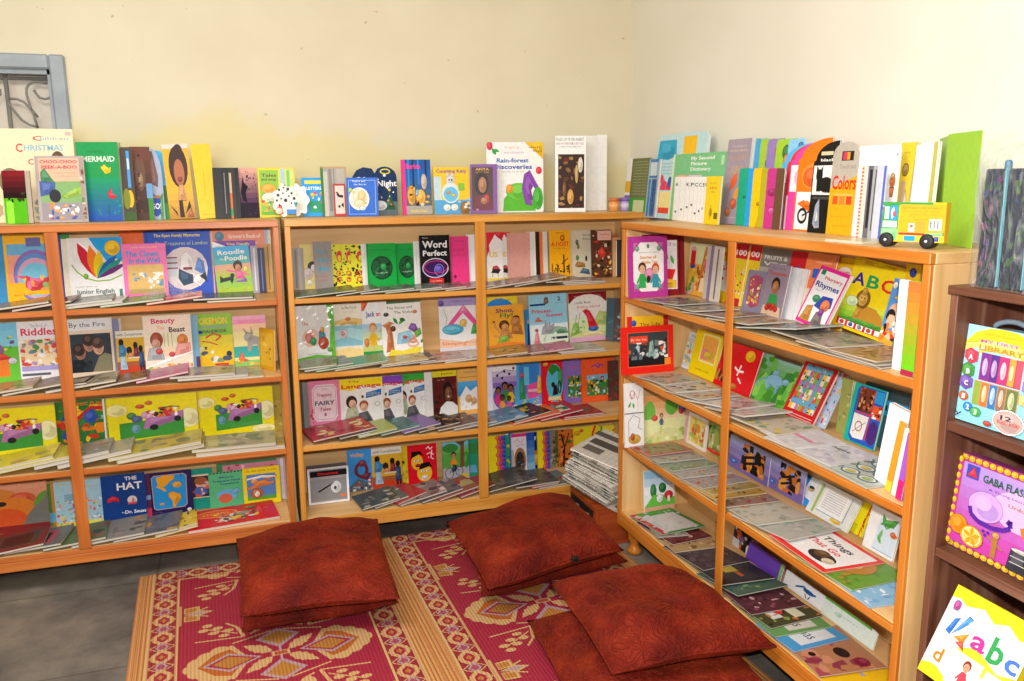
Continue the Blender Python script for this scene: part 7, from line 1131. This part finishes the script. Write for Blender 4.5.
# ---- second shelf
S('E',2,627,314,668,318,.3,'yellow and red book with black title behind the red-framed photo book','f0c028','r 0 0 .12 1 d82c34;r .88 0 1 1 c82a30;e .16 .88 .06 .05 2a58c0;t .55 .85 .06 .5 3a2a18 The Life;t .55 .75 .06 .7 3a2a18 of the Prophet')
S('E',2,621,327,673,326,1.6,'red-framed landscape book with a photo of a crowded harbour','e8281c','r .12 .14 .9 .88 e8683a;r .13 .16 .89 .87 3a4448;r .13 .16 .89 .36 1a1c20;b 3 40 .05 .13 .3 .89 .8 d8d8d4,6a7a80,2a3038,c8583a,a8c0c8,f0ece8;r .16 .66 .5 .8 e8482c;t .33 .73 .05 .3 f8d8c0 By the Sea;p 8ab0a8 .5 .36 .54 .66 .6 .7 .62 .36;r .82 .16 .94 .3 f09030')
S('C',2,690,332,701,335,1.5,'pale comic with blue title and yellow figures leaning left of the yellow book','d8e0d8','t .6 .9 .06 .6 2a4a98 Pals;r 0 .74 1 .84 c8d0d8;b 3 30 .12 .05 .15 .95 .75 f0c830,8ac0d8,d8703a,6ab048,f0f0f0;r 0 0 1 .08 f0f0f0',lean=14,Y=1.535)
S('C',2,698,329,724,337,2.2,'plain yellow book with a framed sketch on its cover','f4dc10','w f8f4c0 .03 .3 .34 .3 .94 .9 .94 .9 .34 .3 .34;r .34 .38 .86 .9 f0b050;r .34 .38 .6 .62 e8908a;e .6 .5 .16 .08 e8c838;w 8ab048 .02 .7 .42 .74 .6;t .5 .15 .035 .5 7a5a10 kitabe awal',lean=13,Y=1.52)
S('C',2,726,341,763,352,2.6,'red book with white flowing script and a yellow oval, crossed by the post','e01820','e .75 .82 .12 .12 f8c018;w f4f4f4 .035 .45 .5 .56 .44 .7 .46;w f4f4f4 .035 .6 .58 .56 .34;w f4f4f4 .03 .6 .3 .68 .24;e .7 .22 .02 .02 f4f4f4;b 3 16 .06 .0 .1 .3 .45 8a1a18,c88a38,5a2a1a;e .55 .1 .09 .06 c8742c',m=GLOSS,lean=17.5,Y=1.524)
S('C',2,764,352,803,366,1.8,'green picture book with a pale blue spiky dragon','5ab038','v .5 1 68a850 8ac0a8 4;b 3 30 .12 0 0 1 .95 4a9a30,6ac048,8ad058,3a8a40;p 8ac0e0 .3 .42 .36 .56 .5 .64 .66 .6 .76 .5 .7 .42 .6 .36 .5 .4 .42 .34 .36 .36;p 8ac0e0 .42 .62 .46 .74 .5 .64 .55 .76 .58 .62;w 6aa8d0 .03 .34 .5 .2 .46 .14 .34 .2 .28;p 7ab4d8 .42 .4 .4 .28 .46 .28 .5 .4;p 7ab4d8 .62 .4 .62 .26 .68 .26 .7 .44;e .8 .54 .08 .06 8ac0e0;r .3 .94 1 1 5a4a40',lean=23,Y=1.545)
S('C',2,806,362,838,373,4.6,'red board book of many small comic squares, leaning right','c81c24','w f0d0c8 .012 .06 .1 .94 .1;w f0d0c8 .01 .06 .06 .94 .06;r .1 .17 .92 .97 a8784a;'+';'.join(f'r {.1+.102*i} {.17+.1*j} {.2+.102*i} {.265+.1*j} {["e8c048","6aa8c8","d8583a","8ab048","c878a8","f0e0c8"][(i*5+j*7+i*j)%6]}' for i in range(8) for j in range(8))+';b 5 60 .025 .1 .17 .92 .97 2a2a2a,f4e8d8,c83a2c,3a5a98',t=.012,lean=27,Y=1.53)
S('C',2,836,372,848,377,3,'white comic with cartoon dancers and balloons behind the red board book','b8d0e8','b 3 40 .1 0 0 1 1 222,e86a9a,f0c838,d8c0e8,3a6ab0,f4f4f4,d83a2c;r .7 .9 1 1 c83a3a',lean=26,Y=1.55)
for i,(x,y,c,lb) in enumerate([(843,377,'9aa058','olive book edge left of the teal encyclopedia'),(847,379,'c8d8b8','pale green book edge touching the teal encyclopedia')]):
    S('C',2,x,y,x+10,y+4,2.2-.5*i,lb,c,'b 4 6 .2 0 .2 1 .8 7a8a48,c8b878',t=.007,name='thin_book')
S('C',2,856,384,887,391,2.6,'teal encyclopedia with rounded blue frame and photo panels','18b098','p 2a5ac0 .12 .1 .12 .9 .2 .98 1 .98 1 .02 .24 .02;r .2 .55 .68 .96 7a3a28;b 3 30 .05 .2 .55 .68 .96 b8683a,5a2a1c,d8a078,3a1a14;p e8e4e0 .18 .14 .18 .5 .66 .5 .62 .1 .3 .08;o .4 .3 .12 .09 .03 a8704a;w 8a8a8a .02 .24 .18 .6 .4;w d83a28 .03 .2 .53 .7 .53;w d83a28 .03 .68 .1 .7 .95;r .72 .5 1 .72 e8602c;b 4 10 .06 .72 .5 1 .75 f0f0f0,222,d83a2c;e .86 .26 .16 .2 4a2a78;r .72 .76 1 .96 2a9ad8',m=GLOSS,lean=11,Y=1.5)
S('C',2,866,384,911,393,1.4,'dark-topped book with a cyan band and black script letters','4a6a78','r .3 .55 1 .8 28a0e0;T .66 .68 .09 .4 1a2a3a Li;r 0 .82 1 1 3a4a50',t=.008)
S('C',2,890,403,911,408,14.5,'tall white slab leaning at the right end of the second right shelf','f2f2f2','w e4e4e6 .03 .6 .02 .6 .98',ang=-8,t=.014,lean=1)
for i,(x,y,c,lb) in enumerate([(900,421,'e0982c','orange-edged thin book right of the white slab'),(905,428,'e8e0d8','cream thin book between orange and violet at the upright'),(908,433,'a858c8','violet thin book with a pink foot at the right upright')]):
    S('C',2,x,y,x+6,y+1,15.6+.5*i,lb,c,['r 0 0 1 .15 e8c838','','r 0 0 1 .3 f02878'][i],t=.006,name='thin_book',lean=1,ang=-9+i)
spread(2,[(650,378,.2,.19,8,'b8b4a8',MG.format(s=3)+'a8a498,c8c4b8,7a8a58','grey sheet magazine lying at the corner end of the second right shelf'),(672,384,.24,.2,-10,'c4c0b8',MG.format(s=4)+'d0ccc4,98948c,3a3a3a','pale worksheet lying below the red-framed photo book'),(690,392,.22,.19,6,'b8b0a8',MG.format(s=5)+'a8a49c,c83a2c,d0c8c0','worksheet with a red edge lying below the yellow book'),(705,404,.26,.2,14,'d8d4d0',MG.format(s=6)+'c8c4c4,b8b4b8;t .5 .6 .12 .6 777 hu kan lik','white worksheet with grey lettering at the post'),(735,412,.26,.2,-6,'ccc4c0',MG.format(s=7)+'c0b4b0,d8d0cc;r .1 .3 .6 .4 d87858','pinkish worksheet lying right of the post, second right shelf'),(752,424,.24,.2,8,'c8bca8',MG.format(s=8)+'d8c060,b8a898,7a9a70','worksheet with a yellow strip lying below the red script book'),(775,434,.26,.2,-9,'d4d0d0',MG.format(s=9)+'c8c4c4,e0dcdc;r .1 .42 .9 .5 d88898','pale pink-striped worksheet lying below the dragon book'),(800,446,.28,.2,5,'ccc8cc',MG.format(s=10)+'bcb8c0,d8d4d8;t .5 .7 .1 .6 445 worksheet','lilac-white worksheet lying below the comic squares'),(845,462,.3,.2,-4,'a8b0a4','r .04 .06 .96 .94 b8c0b4;'+';'.join(f'e {.17+.22*(i%4)} {.24+.28*(i//4)} .1 .12 d8dcd0;o {.17+.22*(i%4)} {.24+.28*(i//4)} .1 .12 .015 4a6a78;e {.17+.22*(i%4)} {.24+.28*(i//4)} .05 .06 {["d8883a","5a9ab0","c8b848","98b868"][i%4]}' for i in range(12)),'grey activity sheet with rows of ringed pictures, second right shelf')])
# ---- third shelf
S('E',3,624,382,643,385,1.5,'white drawing book with pencil faces and green plants at the corner end','f0f0ee','w b8384a .02 .3 .86 .4 .76 .55 .86 .7 .74 .85 .9;o .42 .82 .14 .07 .03 c83a50;l .2 .62 60 .3 .12 4aa848;l .5 .6 100 .3 .12 5ab850;w e8688a .02 .3 .62 .3 .72;w e8688a .02 .7 .62 .7 .72;r 0 .52 1 .54 8a8a8a;w 333 .02 .2 .12 .2 .4 .45 .5 .8 .44 .7 .3 .9 .26;e .5 .12 .3 .07 d8a848;e .4 .16 .1 .05 c85a2a')
S('E',3,642,388,689,402,.4,'peach and green landscape of a child drawing among bushes','d8e0a0','v .45 1 f0d8b0 f0a868 4;e .16 .62 .12 .28 7ac050;e .62 .76 .14 .2 6ab848;p e8ecb0 0 .1 .5 .3 1 .2 1 .5 0 .5;k .4 .36 .26 d8a078 6a4a3a 5a6a88;e .26 .52 .06 .06 e85a4a;e .85 .7 .08 .1 5a7ad8;e .82 .62 .05 .06 e0484a;b 3 26 .05 0 0 1 .35 e8f0c0,c8d880,f0d8a0,a8c868',t=.008)
S('C',3,687,412,708,419,2.4,'white-framed small book of yellow flowers','f4f0f0','r .2 .1 .92 .9 f0d878;e .55 .6 .2 .14 e89838;b 3 24 .09 .2 .1 .92 .9 e8b848,a8c858,d8584a,f0e0a8;r 0 .0 .12 1 e8a8b8')
S('C',3,706,420,728,430,1.6,'green and red picture book left of the post, third right shelf','9ab058','w 2a2a2a .05 .1 .6 .3 .95;w 2a2a2a .05 .3 .5 .45 .95;b 3 30 .1 0 0 1 1 c8b868,6a9a40,d8c8a0,a85a3a,e8e0b8;e .5 .12 .3 .07 e0322c')
TIG='v .5 1 8a80c0 a8b0e0 4;p 7a6ab0 0 0 1 0 1 .3 0 .4;b {s} 34 .09 .34 .12 .9 .95 d8842c,1a1414,e8a048,2a1a18,c8702c;w 1a1414 .04 .4 .3 .7 .5;w 1a1414 .04 .4 .5 .75 .72;e .16 .24 .09 .06 2a78d8;t .16 .24 .03 .08 fff 2'
S('C',3,731,435,771,454,2,'violet book with an orange and black tiger picture, nearest the post','9a88c0',TIG.format(s=3))
S('C',3,770,455,806,472,1.6,'second violet book with the orange and black tiger picture','9a88c0',TIG.format(s=4))
S('C',3,803,474,822,482,2.2,'blue and white book with a small cat badge','2a98e8','p f0f4f4 .4 .3 .5 1 1 1 1 .2;e .7 .62 .16 .09 d8d0c0;e .7 .66 .12 .06 3a3a3a;e .7 .58 .08 .04 f0c838',lean=26,Y=1.556)
S('C',3,820,481,862,502,3.4,'white curving workbook page with a green border and text lines','e8ece8','w a8c870 .06 .14 .06 .14 .95;r .22 .2 .8 .9 f8f8f6;'+';'.join(f'r .28 {.8-.07*i} .74 {.815-.07*i} aab' for i in range(8))+';w 8a8aa0 .015 .84 .15 .84 .9;e .7 .12 .12 .06 f0c838;w 8aa0c8 .012 .2 .18 .82 .18',lean=28,Y=1.545)
S('C',3,852,497,875,508,2.2,'lemon yellow book with a red dotted right edge','ecdc18','r .85 0 .9 1 c8342c;b 3 14 .04 .82 0 .95 1 8a1a18,f0d020;r .3 .0 .7 .3 c8c010',lean=26,Y=1.558)
S('C',3,873,505,903,520,3.6,'white book with a green plant and orange blossom, right end of the third right shelf','f4f4f4','p d8e8f4 .3 .08 .36 .8 .98 .86 .98 .08;l .6 .6 120 .4 .12 5aa84a;l .6 .6 60 .34 .12 6ab85a;p 5aa84a .4 .66 .5 .8 .9 .9 .8 .7;l .8 .5 20 .22 .1 e8883a;e .84 .56 .08 .06 e8703a;l .45 .3 80 .3 .1 7ac068;l .55 .24 130 .25 .1 6ab858;w 6a98b8 .015 .3 .08 .98 .08',lean=13,Y=1.51)
spread(3,[(648,448,.16,.2,2,'c04a40','r .08 .08 .92 .92 8a7a58;'+MG.format(s=3)+'98885a,a84a38,7a6a48','red-edged book lying at the corner end of the third right shelf'),(662,455,.15,.2,-4,'a8a8a0',MG.format(s=4)+'98a090,b8b4ac,b83a34','grey and red magazine in the shingled row below the peach landscape'),(675,462,.15,.2,3,'8a9a80',MG.format(s=5)+'7a8a70,b0b0a8','green-grey magazine in the shingled row, third right shelf'),(688,470,.15,.2,-3,'b0aca8',MG.format(s=6)+'a8a4a0,c8563c,c0bcb8','pale magazine with a rust band in the shingled row'),(700,480,.15,.2,4,'a89c98',MG.format(s=7)+'b8b0ac,98848a,c0503c','dull pink magazine in the shingled row near the post'),(712,490,.16,.2,-2,'c8a048',MG.format(s=8)+'d8b860,3a3428,b89040','yellow and black magazine lying at the post, third right shelf'),(740,480,.18,.2,5,'b09a58',MG.format(s=9)+'c8b070,8a3a48,7a8a48,3a3020','gold striped magazine lying right of the post, third right shelf'),(755,492,.18,.2,-4,'9a7a68',MG.format(s=10)+'a83a58,b8a878,6a6a40','brown and rose magazine lying below the first tiger book'),(780,505,.26,.2,-3,'bcb8a8','r .05 .06 .95 .94 c4c0b0;e .3 .3 .1 .1 d88a4a;'+MG.format(s=11)+'c8c4b4,a8a898','grey sheet magazine with an orange spot below the second tiger book'),(805,518,.26,.2,5,'b4b4ac',MG.format(s=12)+'a8a8a0,c4c0bc,8aa89a','pale grey magazine lying below the cat badge book'),(835,545,.26,.2,-2,'e83a34','r .05 .07 .95 .93 f0eeec;w e03030 .03 .05 .07 .95 .07;T .5 .74 .12 .5 4a4a58 Things;T .46 .54 .12 .56 d84a5a That Go;e .68 .28 .2 .14 2a2c30;e .62 .34 .1 .1 6a4a30;e .8 .26 .08 .08 d8c8a8','red-framed white book with a black locomotive lying on the third right shelf'),(868,560,.22,.2,3,'6a9a38',MG.format(s=14)+'8a7a3a,b8883a,5a8a30;e .5 .55 .28 .28 b8803a;e .52 .55 .1 .1 d8b070','green book with a brown round picture lying at the right of the third shelf'),(885,578,.2,.19,-5,'8ab8d8',MG.format(s=15)+'a8c8e0,7aa8d0,e8ecf0','light blue sheet magazine at the right end of the third right shelf')])
# ---- bottom shelf
S('E',4,644,466,674,474,.4,'white picture book of green bushes and red mushrooms at the corner end','e8ecf0','v .4 1 f0f4f8 9ac8e8 3;e .3 .5 .1 .16 3a8a4a;e .6 .55 .12 .12 2a7a40;p 6ac048 0 .1 .3 .4 .7 .36 1 .3 1 .1;e .8 .36 .14 .1 d82838;r .76 .2 .84 .34 f4f0e8;e .5 .3 .1 .1 f4f4f4;p d8a888 0 0 1 0 1 .12 0 .1')
S('C',4,735,525,757,538,2,'dark comic with small orange figures right of the post, bottom shelf','2a2428','b 3 40 .1 0 0 1 1 d8682c,1a1418,3a6a38,8a4a9a,e8d8c8;r 0 0 .3 .4 c8c8cc')
S('C',4,750,543,784,565,3,'plain violet book leaning on the bottom right shelf','7048b8','r .94 0 1 1 8ac848',t=.009,lean=16,Y=1.5)
S('C',4,787,570,826,597,2.6,'white card with a blue ink drawing on the bottom right shelf','eceef0','w 2a5a98 .03 .3 .4 .5 .7 .6 .5 .8 .6;o .62 .55 .14 .14 .04 2a5a98;w 2a2a3a .02 .55 .35 .6 .1;w 2a2a3a .02 .68 .35 .64 .1',t=.004,lean=16,Y=1.505)
S('C',4,826,596,878,634,3.4,'pale mint card with rounded corner standing at the right of the bottom shelf','e0ece4','t .5 .6 .1 .4 98b8a8 flower;r 0 .88 .9 1 6ab848;e .3 .5 .06 .1 c0d8c8',t=.005,board=True,lean=16,Y=1.5)
spread(4,[(648,508,.24,.2,6,'4a8a48','r .08 .12 .94 .9 d8d4d0;p 5a9a48 0 0 .2 .2 .2 .9 0 1;r 0 0 1 .12 c82838;'+MG.format(s=3)+'d0ccc8,c8c4c4,dcd8d4','large green-bordered magazine with a pale page, corner end of the bottom right shelf'),(660,525,.24,.12,-10,'98908a',MG.format(s=4)+'3a3430,c8b8a8,d8b848,a84a48','small patterned magazine at the front of the bottom right shelf'),(700,524,.26,.18,5,'6a2a30','T .5 .6 .2 .8 d8b8b0 Nature;'+MG.format(s=5)+'7a3a3c,5a2228','dark red magazine with pale slanted lettering, bottom right shelf'),(690,538,.2,.19,-4,'b8986a',MG.format(s=6)+'8a5a38,d8b888,5a3a28,c8a070','brown magazine with round wooden shapes, bottom right shelf'),(708,552,.26,.2,4,'4a4044',MG.format(s=7)+'5a4c50,3a3438,6a5a5c','dusky purple magazine lying left of the post, bottom right shelf'),(722,572,.26,.2,-5,'2c3038','r .1 .2 .9 .8 3a4048;r .2 .35 .6 .6 c8b048;r .62 .5 .8 .58 d8703a','black magazine with a gold title block behind the post, bottom right shelf'),(745,580,.24,.2,3,'4a6a5a',MG.format(s=9)+'5a7a5a,8aa070,3a5a68','green magazine lying right of the post, bottom right shelf'),(757,598,.2,.2,-2,'5a3038',MG.format(s=10)+'8a4a58,3a2428,c89aa0,6a3a44','dark rose magazine on the bottom right shelf'),(775,608,.2,.2,4,'4a4a30','r .2 .2 .8 .4 d8d8d0;'+MG.format(s=11)+'c87830,2a2a20,8a9a48;r .2 .55 .9 .75 d8d4b8;e .6 .42 .12 .08 d83a38','black magazine with a red and yellow spot, bottom right shelf'),(790,618,.16,.2,-2,'6a9a5a','r .2 .3 .9 .8 d0ccc4;t .55 .55 .2 .5 555 toys','green magazine with a grey label, bottom right shelf'),(803,628,.18,.2,3,'4a9ad0','r .15 .2 .9 .85 d8dce0;t .5 .52 .2 .6 3a4a58 Alphas;w e8c838 .04 .1 .1 .1 .9','blue magazine with a pale rounded label, bottom right shelf'),(832,646,.24,.21,-6,'b07a58','b 3 20 .12 0 0 1 1 c88868,a84a58,b87850,8a3848;e .6 .62 .12 .1 2a1a1a;e .25 .3 .05 .05 2a1a1a;e .55 .2 .05 .05 2a1a1a;e .85 .75 .1 .1 8a1838','brown magazine with dark crescent shapes, bottom right shelf'),(862,672,.24,.21,2,'e8b818','r .1 .55 .5 .62 98a0b0;r .6 .3 .85 .36 98a0b0;'+MG.format(s=14)+'e8b820,e0ac18','yellow magazine at the right end of the bottom right shelf')])
settle()
